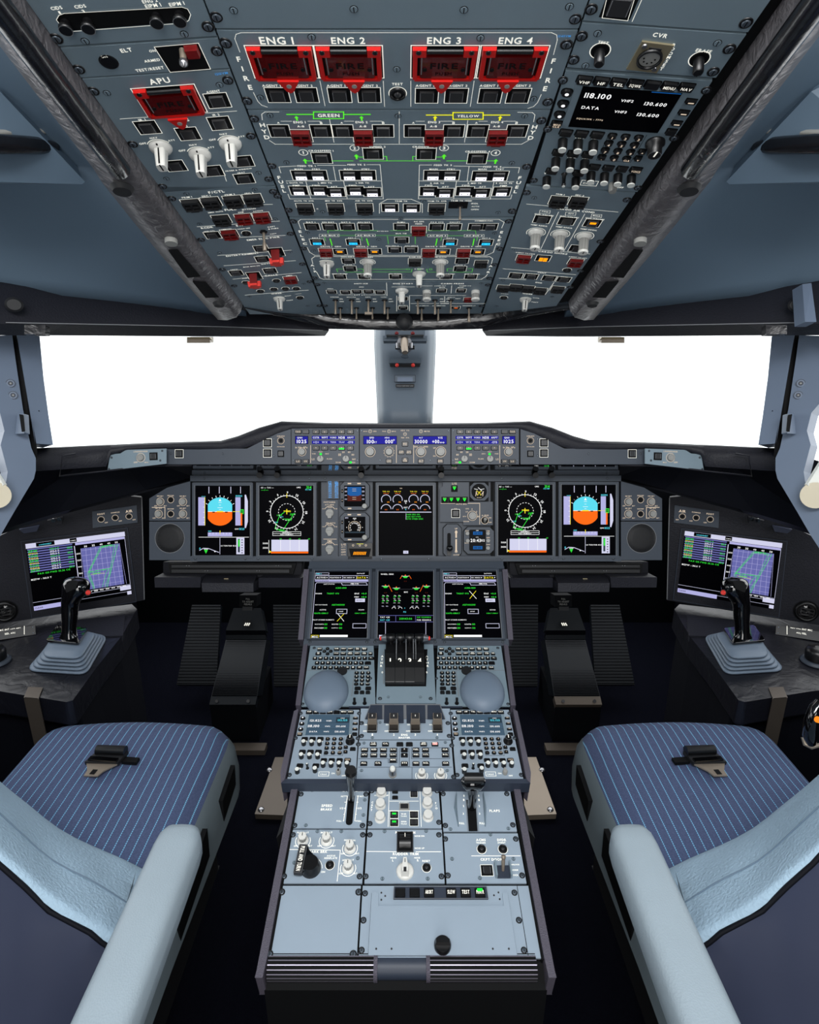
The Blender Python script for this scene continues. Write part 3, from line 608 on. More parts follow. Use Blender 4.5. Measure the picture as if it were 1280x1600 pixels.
for q in ([(439, 270), (436, 260.5), (464, 259)], [(496, 258), (541, 258)], [(573, 257), (594, 257), (599, 310.5), (453, 310.5), (450, 303)], [(447, 282.4), (596, 282.4)], [(521, 260), (525, 282)], [(478, 283), (486, 310)], [(537, 283), (542.6, 310)], [(675, 257.5), (655.5, 257.5), (654, 310.5), (798, 310.5), (800, 304)], [(709, 259), (755, 260)], [(785, 261), (812, 261.5), (810, 270)], [(655.4, 282.4), (803, 283.6)], [(733, 260), (730, 283)], [(713.5, 283), (709, 310)], [(772, 284), (766, 311)], [(593, 333), (593, 318), (605, 311), (643, 311), (660, 318), (660, 332)]): m.L(q, .7)
m.GD([(477, 324), (524.6, 324), (570, 324), (682.7, 324)], 'rubber'); m.T('AUTO', 496, 326, 3, h=3)
m.put('toggle_switch', w_toggle('ball'), 719, 322, sc=.75, label='toggle switch with round tip'); a, c = m.uv(716, 320); m.m.box(a, c, .03, .018, 0, .001, 'gap')
m.V('FUEL', [(436, 277), (439, 284), (441.5, 291), (444, 298)], 8); m.V('FUEL', [(812.4, 277.5), (810.5, 285), (808, 292), (805.5, 299)], 8)
m.S([(397, 185), (425, 259), (451, 328), (846, 188), (823, 260), (800, 329)]); m.s2([(422, 180), (622, 181), (820, 181), (447.6, 253.6), (800, 254.5), (504, 331), (661, 313.8), (778.5, 332)]); m.done()
# --- ELEC / AIR
m = Mod('electrical_air_panel', 'overhead panel with ELEC and AIR sections, two blue-lit buttons each side and fluted knobs', 'control panel', OC, (620, 385)); cplate(m, 341, 437)
for t_, x, y, w_ in (('BAT 1', 485.6, 347, 14), ('ESS BAT', 513, 347, 19), ('BAT 2', 540.6, 347, 14), ('APU BAT', 568.7, 347, 20), ('ELMU', 626.8, 347, 12), ('AC ESS', 654.5, 346, 16), ('FEED', 654.5, 349.5, 11), ('PAX SYS', 683, 347, 20), ('GALLEY', 711, 347, 17), ('COMMERCIAL', 756.5, 344.8, 29), ('EXT 1', 494, 371.5, 12), ('EXT 2', 550, 371.5, 12), ('BUS TIE', 627, 364.6, 17), ('EXT 3', 704, 372, 12), ('EXT 4', 760, 372, 12), ('DRIVE 1  GEN', 517, 385, 32), ('DRIVE 2  GEN', 573, 385, 32), ('DRIVE 3  GEN', 681, 385, 32), ('DRIVE 4  GEN', 736, 385, 32), ('APU GEN A', 613, 384, 21), ('APU GEN B', 643, 384, 21), ('COCKPIT', 509, 403, 18), ('HOT AIR 1', 543, 401, 20), ('CABIN', 575, 401.5, 15), ('RAM AIR', 649, 401.5, 19), ('AIR FLOW', 688, 401.5, 20), ('HOT AIR 2', 722, 401, 20), ('CABIN AIR EXTRACT', 753, 401.5, 22), ('PACK 1', 546, 413.5, 15), ('PACK 2', 720, 414, 15), ('ENG 1 BLEED', 531, 427.7, 24), ('ENG 2 BLEED', 569.5, 427.7, 24), ('APU BLEED', 617, 427.7, 20), ('ENG 3 BLEED', 699, 428, 24), ('ENG 4 BLEED', 738, 428, 24), ('X BLEED', 655, 420, 15), ('AC ESS BUS', 598, 361, 18), ('AC BUS 1', 515, 367.6, 26), ('AC BUS 2', 571, 367.6, 26), ('AC BUS 3', 684, 368, 26), ('AC BUS 4', 741, 368, 26)): m.T(t_, x, y, w_)
m.B([(487.8, 354), (515.5, 354), (543, 354), (570.8, 354), (626.8, 354), (682.3, 354.5), (709.7, 354.5), (743.5, 354.2), (766, 354.2), (628, 375), (617, 390), (642.4, 390), (544.5, 407.4), (547, 419.5), (531.4, 432), (569.4, 432), (722, 407.5), (719, 419.8), (697.6, 432), (736, 432), (618, 431.8)], sc=.93)
m.B([(495.7, 378), (552, 378), (703.5, 378.4), (759.5, 378.6)], 'c', sc=.93); m.B([(531.4, 392.8), (746.6, 393.2), (585.6, 392.8), (692.4, 393.2)], 'a', sc=.95)
m.GD([(654.5, 358.5), (509.6, 392.5), (564, 392.5), (670, 393), (724.6, 393)], sc=.97); m.GD([(648.6, 408), (751.8, 410.6)], 'rubber', sc=.95)
m.put('rotary_knob', KP, 511, 411.5, label='white pointer knob', sc=1.0); m.puts('rotary_knob', KF, [(574.6, 409.5), (688, 409.5)], sc=.92, label='fluted white knob'); m.put('rotary_knob', KP, 655, 427.5, rot=PI, sc=.95, label='white pointer knob')
for q in ([(513, 364), (512, 360), (590, 360)], [(610, 360), (640, 360)], [(664, 360), (743, 360), (744, 366)], [(530, 367.6), (556, 367.6)], [(587, 367.6), (668, 367.6)], [(700, 368), (725, 368)], [(605.5, 369), (607, 381)], [(649, 362), (649, 381)], [(507, 370), (509, 376)], [(565, 370), (566, 376)], [(690, 370), (689, 376)], [(746, 370), (745, 376)], [(528, 425), (526, 420), (536, 420)], [(558, 420), (567, 420), (569, 425), (540, 425)], [(582, 420.5), (636, 420.5)], [(582, 424.7), (643, 424.7), (644, 420)], [(667, 420), (668, 425), (684, 425)], [(699, 424), (699, 419.5), (707, 419.5)], [(731, 419.5), (739, 419.5), (737.5, 425), (702, 425)]): m.L(q, .8, 'lgreen')
for x in (516, 573, 683, 741): m.L([(x+(1 if x < 600 else -1)*0, 373), (x+(3 if x < 600 else -2), 383)], 1.6, 'green')
for x in (638, 655, 673): m.RG(x, 420.5, 2.3, .7, 'lgreen')
for x, y, w_ in ((514.5, 367.6, 31), (571, 367.6, 31), (684, 368, 31), (741, 368, 31)): m.L([(x-w_/2, y-2), (x+w_/2, y-2), (x+w_/2, y+2), (x-w_/2, y+2)], .4, 'white', close=True)
m.L([(470, 357), (466, 346), (470, 342.5), (780, 342.5), (788, 347), (784, 356)]); m.L([(480, 386), (484, 394), (492, 398.8), (760, 398.8), (771, 394), (775, 382)]); m.L([(489, 412), (487, 404), (492, 400.5), (765, 400.5), (770, 404), (768, 412)]); m.L([(495, 425), (500, 434), (506, 436.3), (752, 436.3), (759, 432), (762, 428)])
m.V('ELEC', [(469, 361.5), (471.5, 368), (474, 374), (476.5, 380.5)], 7); m.V('ELEC', [(784, 362.5), (782, 369), (780, 375), (778.5, 381)], 7); m.V('AIR', [(488, 414.5), (490.5, 419.5), (493, 424)], 6); m.V('AIR', [(767, 415.5), (765, 420.5), (763.5, 425)], 6)
m.S([(458, 345.5), (474.5, 388), (491.5, 434), (795, 345.5), (781, 388.5), (765, 434.5)]); m.s2([(480.6, 363.6), (490, 391.6), (592, 374), (503, 431), (626.5, 341.8), (773, 364.5), (765, 392.6), (633, 431.8), (753.6, 432)]); m.done()
# --- ANTI ICE / ENG START / toggles
m = Mod('engine_start_panel', 'front overhead panel with ANTI ICE and ENG START and a row of metal toggle switches', 'control panel', OC, (634, 465)); cplate(m, 440, 490)
for t_, x, y, w_ in (('ANTI ICE', 563.8, 443, 22), ('WING', 516, 451, 9), ('ENG', 565, 448.3, 7), ('EXT LT', 562, 460.6, 17), ('ENG START', 630, 443, 31), ('CABIN PRESS', 707, 443, 36), ('CABIN ALT', 688, 446.5, 18), ('CABIN V/S', 727, 446.5, 18), ('MODE', 691, 449, 9), ('MODE', 720, 449, 9), ('STROBE', 523, 464, 13), ('BEACON', 549, 464, 14), ('NAV', 575, 464, 8), ('LOGO', 600, 464, 9), ('SIGNS', 695, 474, 13), ('SEAT BELTS', 660, 477.5, 20), ('NO SMOKING', 686, 477.5, 20), ('MASTER 2', 630, 477, 14), ('READING LT', 733, 477.5, 20), ('ANN LT', 705, 464.5, 12), ('TEST', 715.6, 466.5, 8)): m.T(t_, x, y, w_)
for x in (533, 559, 585, 610, 690, 666, 700): m.T('ON', x, 467, 5, h=3); m.T('OFF', x+1, 471, 7, h=3)
m.B([(518.3, 456), (540, 456.4), (557.6, 455.4), (576, 455.4), (594, 456.4), (630, 466.5), (630, 481), (690, 454), (720.6, 454)], sc=.8); m.B([(712.4, 480.6)], 'r', sc=.75); m.GD([(731.7, 467)], sc=.75)
m.put('rotary_knob', KP, 628, 454, rot=PI, sc=1.0, label='white pointer knob'); m.puts('rotary_knob', KC, [(667, 455), (743, 455)], label='fluted white cylinder knob', sc=.95)
m.puts('toggle_switch', w_toggle('bat'), [(524.4, 468.5), (549.7, 468.5), (601, 468.5), (653, 468.5), (679.8, 468.8)], label='bronze bat toggle'); m.put('toggle_switch', w_toggle('tee'), 575.7, 468.5, label='toggle with a T-shaped tip')
m.puts('toggle_switch', w_toggle('ball'), [(704.6, 468.8), (659, 481), (685, 481)], label='thin metal toggle'); m.put('toggle_switch', w_toggle('cyl'), 733, 481, label='toggle with cylindrical tip'); m.puts('toggle_switch', w_toggle('ball'), [(532, 481), (557, 481), (582, 481), (606, 481)], sc=.9)
for q in ([(604, 441.5), (605, 462)], [(612, 448), (648, 448)], [(655, 446.5), (676, 446.5)], [(706, 446), (705, 458)], [(529, 460.6), (552, 460.6)], [(571, 460.6), (604, 460.6)], [(640, 461.5), (728, 461.5)], [(695, 463), (695, 472)], [(620, 462), (620, 486)], [(640, 462), (640, 486)], [(642, 474), (686, 474)], [(703, 474), (758, 474)]): m.L(q, .6)
m.S([(496, 444.5), (508, 477.5), (762.5, 445), (753, 478)]); m.s2([(506.6, 442), (534.5, 474.8), (614, 474.5), (752, 442.8)]); m.done()

# --- left column
def oplate(m, ya, yb, g=1.5, fr=None, y0s=.064):
    # ya, yb heights of the top and bottom joint at the inner edge, falling outward
    def pt(y, inner):
        if inner: return (xl(y)-g, y)
        yy = y
        for _ in range(6): yy = y+y0s*(xl(y)-xo(yy))
        return (xo(yy)+g, yy)
    m.plate([pt(ya, 0), pt(ya, 1), pt(yb, 1), pt(yb, 0)])
m = Mod('circuit_breaker_panel', 'left overhead panel with a long slot holding four round black circuit breakers', 'control panel', OL, (190, 20)); oplate(m, -140, 56)
m.G([(88, 30), (92, 23), (100, 20), (284, 10), (293, 13), (297, 22), (294, 30), (288, 34), (115, 47), (98, 42)], 'gap', z=.0005); m.L([(88, 30), (92, 23), (100, 20), (284, 10), (293, 13), (298, 22), (295, 31), (288, 35), (115, 48), (98, 43)], .8, close=True, z=.0007)
def w_cb(b): b.lathe([(4.5, 0), (4.5, 5), (6.6, 6), (6.6, 9), (6, 9.5)], 'blk', n=18); b.ring(0, 0, 6, 6.6, 9.6, 'keyedge')
m.puts('circuit_breaker', wid('circuit_breaker', w_cb), [(102, 34), (137, 32), (244, 23.5), (280, 21)])
for t_, x, y, w_ in (('CIDS', 88, 12, 18), ('1', 93, 19, 3), ('CIDS', 125, 9.5, 18), ('3', 130, 17, 4), ('ENG 2', 234, 1, 24), ('EIPM 1', 239, 8, 25), ('EIPM 1', 276, 5.5, 24)): m.T(t_, x, y, w_, rot=.06, h=5 if len(t_) == 1 else None)
m.S([(88, 60), (325, 41), (338, 26)]); m.s2([(133, 64), (288, 53), (115-60, -10)]); m.done()
m = Mod('locator_transmitter_panel', 'left overhead panel lettered ELT with a small toggle inside a square recess', 'control panel', OL, (220, 90)); oplate(m, 60, 106)
m.T('ELT', 197, 78, 18, rot=.06); m.T('ON', 162.5, 88, 10, rot=.06); m.T('ON', 238, 79, 10, rot=.06); m.T('ARMED', 237.5, 94, 25, rot=.06); m.T('TEST/RESET', 234, 107.5, 45, rot=.06)
m.G([(241, 72.5), (310, 66.5), (329, 107), (266, 112)], 'gap', z=.0005); m.L([(241, 72.5), (310, 66.5), (329, 107), (266, 112)], 1, close=True, z=.0007); a, c = m.uv(170, 97); m.m.lathe([(.010, 0), (.009, .001), (.008, .0002)], 'blk', a, c)
b = MB(); b.tube([(0, 0, .001), (0, -.001, .012)], .0035, 'bronze'); b.lathe([(.001, .010), (.0045, .012), (.0045, .016), (.001, .019)], 'steel', 0, -.001, 12); o = m.child('toggle_switch', b, 'toggle with a round chrome tip'); a, c = m.uv(285, 76); o.location = (a, c, 0)
b = MB(); b.box(0, 0, .014, .012, .001, .007, 'crimson', .9); o = m.child('switch_guard', b, 'red guard'); a, c = m.uv(300, 76); o.location = (a, c, 0)
m.S([(123, 108), (339, 79.5), (352, 66)]); m.done()
m = Mod('auxiliary_power_inertial_panel', 'left overhead panel lettered APU with one red fire handle and three white pointer knobs', 'control panel', OL, (290, 200)); oplate(m, 109, 289)
m.T('APU', 249, 126, 33, rot=.06); fire(m, 266, 157, 277, 178)
m.B([(340, 157), (230.5, 199), (294, 209), (344, 192.5), (274, 259), (333, 267), (380, 252), (382, 279)])
for t_, x, y, w_ in (('AGENT', 333, 142.5, 22), ('ADIRS', 282, 188, 27), ('IR 1', 222, 187, 11), ('IR 3', 287.5, 197, 11), ('IR 2', 337.5, 179, 11), ('PROBE & WINDOW', 373, 265, 42), ('HEAT', 377, 269.5, 12)): m.T(t_, x, y, w_, rot=.06)
for x, y in ((251, 230), (312.5, 241), (360, 224)):
    m.put('rotary_knob', KP, x, y, sc=1.05, label='white pointer knob'); m.T('OFF', x-28, y-6, 11, rot=.06); m.T('NAV', x-11, y-15, 12, rot=.06); m.T('ATT', x+17, y-11, 11, rot=.06)
m.L([(187.5, 185.5), (370, 173)]); m.L([(348, 265), (354, 283)]); m.S([(146, 142), (207.5, 225), (254, 291), (356, 125), (392, 212), (420, 279.5)]); m.s2([(167, 145), (343, 132.5), (260, 279), (404, 270)]); m.T('1215VM', 346, 114.5, 20, 'blue', rot=.06); m.done()
m = Mod('flight_control_computer_panel', 'lower left overhead panel with F/CTL guards and two raised bright red switch covers', 'control panel', OL, (380, 390)); oplate(m, 292, 491, y0s=-.0)
m.root['label'] = 'lower left overhead panel with F/CTL guards and two raised bright red switch covers'
m.GD([(299.6, 318), (330, 315), (364.6, 312.5), (395.6, 310), (346, 342)], 'rubber', sc=1.05); m.GD([(381, 340), (409.3, 338), (359, 364.5), (454, 435.5)], sc=1.02)
for t_, x, y, w_ in (('F/CTL', 338, 299.5, 25), ('PRIM 1', 292, 308, 16), ('SEC 1', 322, 306, 14), ('PRIM 3', 359, 303.7, 16), ('SEC 3', 389, 301.6, 14), ('FUEL', 360, 327, 18), ('JETTISON', 388.6, 326.5, 22), ('EMER OUTR', 337, 331, 24), ('ARM', 376, 331.5, 9), ('ACTIVE', 403, 329.5, 16), ('RCDR', 323.4, 355.4, 19), ('GND CTL', 327, 361, 18), ('EVAC', 378, 351.7, 18), ('COMMAND', 352, 358, 20), ('HORN OFF', 381, 357, 20), ('CAPT', 424, 354, 12), ('& PURS', 427, 357, 16), ('CAPT', 427, 365, 10), ('EMER ELEC PWR', 411.4, 372.5, 52), ('ENTERTAINMENT', 378.7, 397.6, 52), ('PAX SYS', 406, 399.3, 10), ('OXYGEN', 418.8, 411.7, 22), ('MASK MAN ON', 393, 416, 26), ('CREW', 366, 421, 12), ('PAX', 419, 418.5, 8), ('CALLS', 423.6, 430, 20), ('PURS', 384, 434.5, 10), ('EMER', 452, 430.5, 10), ('MECH', 402, 449.6, 10), ('WIPER', 432, 458.4, 17), ('SLOW', 450, 462, 10), ('FAST', 453, 469, 10), ('RAIN RPLNT', 466, 459, 10)): m.T(t_, x, y, w_, rot=.05)
m.B([(332.3, 367.4), (408, 388), (410, 404.6), (369, 426.4), (422, 423)], sc=.95)
for x, y in ((431.4, 393), (397, 430)): m.put('raised_guard', wid('raised_guard', w_raised), x, y, label='bright red raised switch cover')
R_ = wid('round_button', w_rnd); m.puts('round_button', R_, [(385, 364), (432, 438), (407, 454.4), (428, 451.4), (446, 450.6), (463, 450.3), (468.8, 464.5), (384.5, 441)], sc=.95)
m.put('toggle_switch', w_toggle('cyl'), 411.8, 361.7, sc=1.0, label='metal toggle'); m.put('rotary_knob', KP, 436.7, 467, sc=.9, label='white pointer knob')
for q in ([(386, 320), (426, 319)], [(308, 354), (437, 345)], [(339, 372), (446, 367.5)], [(340, 399), (455, 390.6)], [(350, 415), (462, 407)], [(364, 436), (471, 425.7)], [(383, 461), (482, 453)]): m.L(q, .7)
m.S([(268.4, 310), (314.4, 374.4), (347.7, 421), (366, 446.5), (427, 299), (451.5, 329), (457.8, 345), (454, 365), (472.6, 412.4)][:5]+[(434, 306), (454, 365), (472.6, 412.4), (484, 440), (499, 477.5)]); m.s2([(291.6, 303), (398, 296), (312, 350), (430, 342.4), (343, 395), (453.5, 393.5), (390, 463.5), (474.6, 443.6), (481, 478)]); m.done()
# --- right column
def M2(x, y): return (1268-x, y)
def rplate(m, ya, yb, g=1.5, sl=.07):
    def pt(y, inner):
        if inner: return (xr(y)+g, y)
        yy = y
        for _ in range(6): yy = y+sl*(xq(yy)-xr(y))
        return (xq(yy)-g, yy)
    m.plate([pt(ya, 1), pt(ya, 0), pt(yb, 0), pt(yb, 1)])
m = Mod('maintenance_panel', 'plain upper right overhead panel with one dark square button in view', 'control panel', OR, (1040, 10)); rplate(m, -140, 32)
m.G([(952, -10), (996, -8), (981, 31), (941.6, 27)], 'gap', z=.0005); m.L([(950, -10), (941, 27), (981, 31.5), (994, -10)], 1, z=.0007); m.L([(1007, -10), (988, 33)], 1); m.S([(924, 14), (1166, 35.5)]); m.put('push_button', w_btn(None, False), 968, 9, sc=1.2); m.done()
m = Mod('voice_recorder_panel', 'right overhead panel lettered CVR with a gold-framed round headset socket', 'control panel', OR, (1020, 80)); rplate(m, 36, 105)
for t_, x, y, w_ in (('TEST', 943, 66, 17), ('CVR', 1032, 54.7, 23), ('ERASE', 1100, 79, 25)): m.T(t_, x, y, w_, rot=-.06)
m.V('BOOMSET', [(1053, 70), (1051, 76), (1048, 83), (1045, 89), (1042, 95), (1038, 101), (1034, 107)], 6)
def w_hole(b): b.ring(0, 0, 10, 11, .3, 'white'); b.lathe([(9.5, 0), (9.5, 1), (8, .3)], 'gap'); b.lathe([(5.5, 0), (5.5, 14), (4.5, 15)], 'blk', 0, -1, 16)
m.puts('rotary_knob', wid('rotary_knob|small', w_hole), [(938, 79), (1093, 92)], label='small black knob in a ringed hole')
def w_jack(b):
    b.box(0, 0, 34, 38, 0, 2, 'brass'); b.lathe([(13, 2), (13, 5), (11.5, 5.5), (11.2, 2.5)], 'blk', n=28); b.lathe([(10.6, 2.2), (10.4, 3)], 'knobgrey', n=24); b.box(0, 12, 13, 4, 2, 3, 'rubber')
    for k in range(5): t = PI+PI*k/4; b.lathe([(1, 3), (1, 3.3)], 'gap', 6*math.cos(t), 6*math.sin(t), 8)
    for sx in (-1, 1): b.lathe([(3, 2), (2.6, 3)], 'steel', sx*12, 14 if sx < 0 else -14, 12)
m.put('headset_socket', wid('headset_socket', w_jack), 1015.4, 88, rot=-.06, label='gold plate with black ringed socket')
m.S([(899, 29), (909, 56), (886, 69), (896.5, 93), (1140, 76), (1114.7, 111.6)]); m.s2([(934, 52), (915, 102.5), (1121.5, 67), (1090.6, 115.7)]); m.done()
# --- radio management panel, used three times (layout in fractions of the plate)
LB = ['VHF', 'HF', 'TEL', 'SQWK', '', 'MENU', 'NAV']
def rmp(fr, cor, label, lines, over, frame='panel', scr='scr', rot=0):
    (x0, y0), (x1, y1), (x2, y2), (x3, y3) = cor
    m = Mod('radio_panel', label, 'radio panel', fr, ((x0+x2)/2, (y0+y2)/2), pm=frame, group='radio management panels')
    q = [Vector(m.uv(*p)) for p in cor]
    def N(u, v): p = (q[0]*(1-u)+q[1]*u)*(1-v)+(q[3]*(1-u)+q[2]*u)*v; return p.x, p.y
    w = (q[1]-q[0]).length; h = (q[3]-q[0]).length
    m.m.prism([N(0, 0), N(1, 0), N(1, 1), N(0, 1)], -.004, 0, frame)
    if over: hh = h
    def put(name, me, u, v, sc=1, label=None):
        a, b_ = N(u, v); o = link(name, me, m.root, loc=(a, b_, 0)); o.rotation_euler[2] = rot; o.scale = (sc,)*3
        if label: o['label'] = label
    k = w*1000/146
    for i, t_ in enumerate(LB): put('key', w_key(15, 9, t_, tm='white'), .145+.118*i, .045, k)
    # screen, sunk between sloping cheeks
    b = MB(); b.prism([N(.10, .085), N(.90, .085), N(.90, .40), N(.10, .40)], .0002, .0012, 'panel'); b.prism([N(.15, .085), N(.85, .085), N(.85, .40), N(.15, .40)], .0012, .0016, scr)
    for (t_, u, v, ww, mm) in lines:
        a, c_ = N(u, v); b.text(t_, a, c_, mm, .0018, w=ww*w)
    if not over:
        for v in (.215, .31): b.line(N(.16, v), N(.84, v), .0008, .0018, 'eD')
        b.flat([N(.62, .13), N(.84, .13), N(.84, .21), N(.62, .21)], .0017, 'eD')
    else: b.line(N(.64, .09), N(.84, .09), .0012, .0018, 'eS')
    o = link('screen', b.mesh('screen'), m.root)
    for v in (.14, .225, .31): put('key', w_key(11, 9, '', 4, lit=None), .055, v, k); put('key', w_key(11, 5, '', .8, lit=None), .945, v, k)
    b = MB()
    for v in (.14, .225, .31): a, c_ = N(.055, v); b.disc(a, c_, .0022*k, .0036, 'eW', 10); a, c_ = N(.945, v); b.rect(a, c_, .006*k, .0016*k, .0036, 'eT')
    link('key_lights', b.mesh('key_lights'), m.root)
    put('key', w_key(11, 8, 'MSG/CLR'), .055, .385, k); put('key', w_key(11, 8), .945, .385, k)
    tall = wid('radio_knob', w_tall)
    for i in range(3):
        put('key', w_key(14, 9), .15+.125*i, .455, k); put('radio_knob', tall, .15+.125*i, .53, k*.95)
        put('key', w_key(14, 9), .15+.125*i, .64, k); put('radio_knob', tall, .15+.125*i, .715, k*.95)
        put('key', w_key(13, 8), .50+.12*i, .755, k); put('radio_knob', tall, .50+.12*i, .83, k*.95)
    put('key', w_key(14, 9, 'VOICE'), .86, .755, k); put('radio_knob', tall, .86, .83, k*.95); put('key', w_key(14, 9), .15, .83, k); put('radio_knob', tall, .13, .915, k*.95)
    put('key', w_key(14, 9), .39, .83, k); put('radio_knob', tall, .39, .90, k*.95)
    for i, t_ in enumerate(('1', '2', '3', '4', '5', '6', '7', '8', '9', '.', '0', 'CLR')): put('key', w_key(9, 7.5, t_, 3.2), .52+.105*(i % 3), .455+.066*(i//3), k)
    for i in range(2): put('key', w_key(8, 7, ('^', 'v')[i]), .82, .575+.065*i, k)
    put('key', w_key(12, 8), .93, .60, k)
    def w_big(b): b.lathe([(11, 0), (11, 3), (8, 5), (8, 14), (7, 16)], 'blk', n=20); b.box(0, 3, 1.6, 9, 16, 16.4, 'white'); b.ring(0, 0, 7, 7.6, 16.1, 'keyedge')
    put('selector_knob', wid('selector_knob', w_big), .88, .49, k)
    def w_slim(b): b.lathe([(4, 0), (3.5, 1), (2.4, 2), (2.2, 12), (3, 13), (3, 15), (2, 16)], 'blk', n=12); b.lathe([(2, 16), (2, 16.6)], 'frost', n=10)
    put('toggle_switch', wid('toggle_switch|slim', w_slim), .27, .86, k)
    def w_grey(b): b.lathe([(6, 0), (6, 10), (5, 12)], 'knobgrey', n=14); b.box(0, 4, 4, 10, 3, 12, 'knobgrey')
    put('selector_knob', wid('selector_knob|grey', w_grey), .74, .93, k*.9)
    for t_, u, v, ww in (('VHF1', .15, .487, .08), ('HF1', .275, .487, .07), ('TEL1', .40, .487, .08), ('VHF2', .15, .675, .08), ('HF2', .275, .675, .07), ('TEL2', .40, .675, .08), ('INT', .50, .785, .06), ('CAB', .62, .785, .07), ('PA', .74, .785, .05), ('VHF3', .13, .865, .08), ('ON', .66, .93, .05), ('OFF', .82, .96, .06), ('CALLS', .52, .94, .10)):
        a, c_ = N(u, v); m.m.text(t_, a, c_, 'white', m.z, w=ww*w)
    m.m.path([N(.45, .91), N(.60, .91), N(.60, .965), N(.45, .965)], .0007, m.z, 'white', True); m.m.path([N(.49, .43), N(.49, .69), N(.78, .69), N(.78, .43)], .0006, m.z, 'gap')
    for u, v in ((.0, .06), (1.0, .06), (.0, .44), (1.0, .44), (.02, .95), (.98, .95)): a, c_ = N(u, v); o = link('screw', wid('screw', w_screw), m.root, loc=(a, c_, .0002)); o.scale = (.8*k,)*3
    m.done(); return m
L3 = [('118.100', .28, .145, .19, 'eW'), ('VHF2', .50, .165, .09, 'eW'), ('130.600', .71, .175, .16, 'eW'), ('DATA', .26, .235, .13, 'eW'), ('VHF3', .49, .25, .09, 'eW'), ('130.600', .70, .26, .16, 'eW'), ('SQUAWK : 7776', .29, .325, .20, 'eT')]
rmp(OR, [(884, 111), (1113, 127), (996, 300), (829, 288)], 'radio panel set in the right side of the overhead panel', L3, True, rot=-.05)
m = Mod('cargo_panel', 'lower right overhead panel lettered CARGO AIR COND with three white fluted knobs', 'control panel', OR, (870, 390))
m.plate([(xr(291)+1.5, 291), (xq(302)-1.5, 302), (xq(478)-1.5, 478), (xr(491)+1.5, 491)])
m.GD([(872.6, 313), (903.5, 314), (786.6, 449), (806, 447.8), (825, 449.8), (844.2, 453), (871.7, 450.7)], 'rubber'); m.GD([(818.4, 402.6), (899.6, 408.6)])
m.B([(847.3, 342.4), (885.8, 345.3), (902, 388), (806, 430.4), (830, 431.8), (858, 434.4), (881, 436.6)]); m.B([(925.9, 348.4)], 'a'); m.B([(848.9, 403.4)], 'y')
m.puts('rotary_knob', KF, [(837.7, 363), (875.5, 365.6), (913, 369)], label='fluted white knob'); m.puts('round_button', R_, [(886.3, 421.5), (787.5, 464.5)]); m.put('rotary_knob', KP, 821, 468, sc=.9, label='white pointer knob')
for t_, x, y, w_ in (('PRIM 2', 876, 303.5, 14), ('SEC 2', 906, 305, 14), ('CARGO AIR COND', 899, 328.5, 62), ('FWD', 852, 330.5, 10), ('ISOL VALVES', 850.5, 335.4, 30), ('TEMP REGUL', 842.5, 352, 27), ('AFT', 892.3, 333.5, 9), ('ISOL VALVES', 890, 338.6, 30), ('TEMP REGUL', 881.5, 355, 27), ('BULK', 932.7, 337, 12), ('ISOL VALVES', 930, 341.5, 30), ('TEMP REGUL', 920, 358.5, 27), ('CARGO SMOKE', 864, 394.5, 46), ('AGENT TO FWD', 821, 395.5, 31), ('AGENT TO AFT', 903, 402, 29), ('VENT', 846.8, 426, 14), ('AVNCS', 808, 426.5, 12), ('COOLING', 832, 428, 14), ('EXTRACT', 860, 430.5, 16), ('HEATER', 882, 432.5, 12), ('ENG', 842, 441.5, 10), ('WIPER', 824.5, 459, 16), ('SLOW', 838, 465.5, 10), ('FAST', 836, 472, 10), ('RAIN RPLNT', 789, 459, 12)): m.T(t_, x, y, w_, rot=-.06)
for x, y, w_ in ((852, 330.5, 16), (892.3, 333.5, 16), (932.7, 337, 16)): m.L([(x-w_/2, y-2.5), (x+w_/2, y-2), (x+w_/2-1, y+3), (x-w_/2-1, y+2.5)], .5, close=True)
for q in ([(823, 318.5), (966, 331)], [(873, 331), (845, 389)], [(914, 334), (882, 391)], [(799, 386.5), (922, 396.5)], [(786, 419.6), (900, 429)], [(780, 434.5), (822, 437)], [(866, 441), (852, 460)]): m.L(q, .7)
m.S([(823, 300.6), (800.4, 330.4), (781, 388.8), (772, 413), (760, 436), (979, 313), (938.2, 377), (907.3, 422.9), (891.5, 448.5)][:3]+[(980, 312), (938.2, 377), (907.3, 422.9), (891.5, 448.5), (772.5, 413)]); m.s2([(835, 309), (804, 389.5), (911, 398), (786, 438), (863, 464), (776, 478.5)]); m.done()
# ============================================================ GLARESHIELD
DK = 'mainpanel'
stn = [(52, 716), (60, 700), (150, 695.5), (166, 695), (173, 694.7), (197, 693.6), (240, 691.5), (262, 691), (345, 688.5), (372, 681), (405, 668), (440, 658), (455, 658.5), (510, 660.5), (634, 661.5)]
dep = [1.40, 1.42, 1.50, 1.51, 1.515, 1.52, 1.53, 1.535, 1.54, 1.54, 1.54, 1.54, 1.54, 1.54, 1.54]
bot = [735, 735, 729, 728, 710, 703.5, 701, 700.5, 702, 702, 692, 675, 670, 669, 669]
def full(l): return l+[(1268-q[0],)+tuple(q[1:]) for q in l[:-1]][::-1]
al = full([(x, y, d, bb) for (x, y), d, bb in zip(stn, dep, bot)])
b = MB(); b.grid([[W(x, bb+1, d+.012) for x, y, d, bb in al], [W(x, y+(bb-y)*.55, d+.002) for x, y, d, bb in al], [W(x, y+1.5, d+.012) for x, y, d, bb in al], [W(x, y, d+.04) for x, y, d, bb in al], [W(x, y+3, d+.22) for x, y, d, bb in al], [W(x, y+16, d+.5) for x, y, d, bb in al]], 'softblack')
R0 = thing('glareshield', 'long black padded glareshield running across the cockpit under the windshield', 'glareshield', tuple(W(634, 665, 1.56))); wpart(R0, 'padding', b)
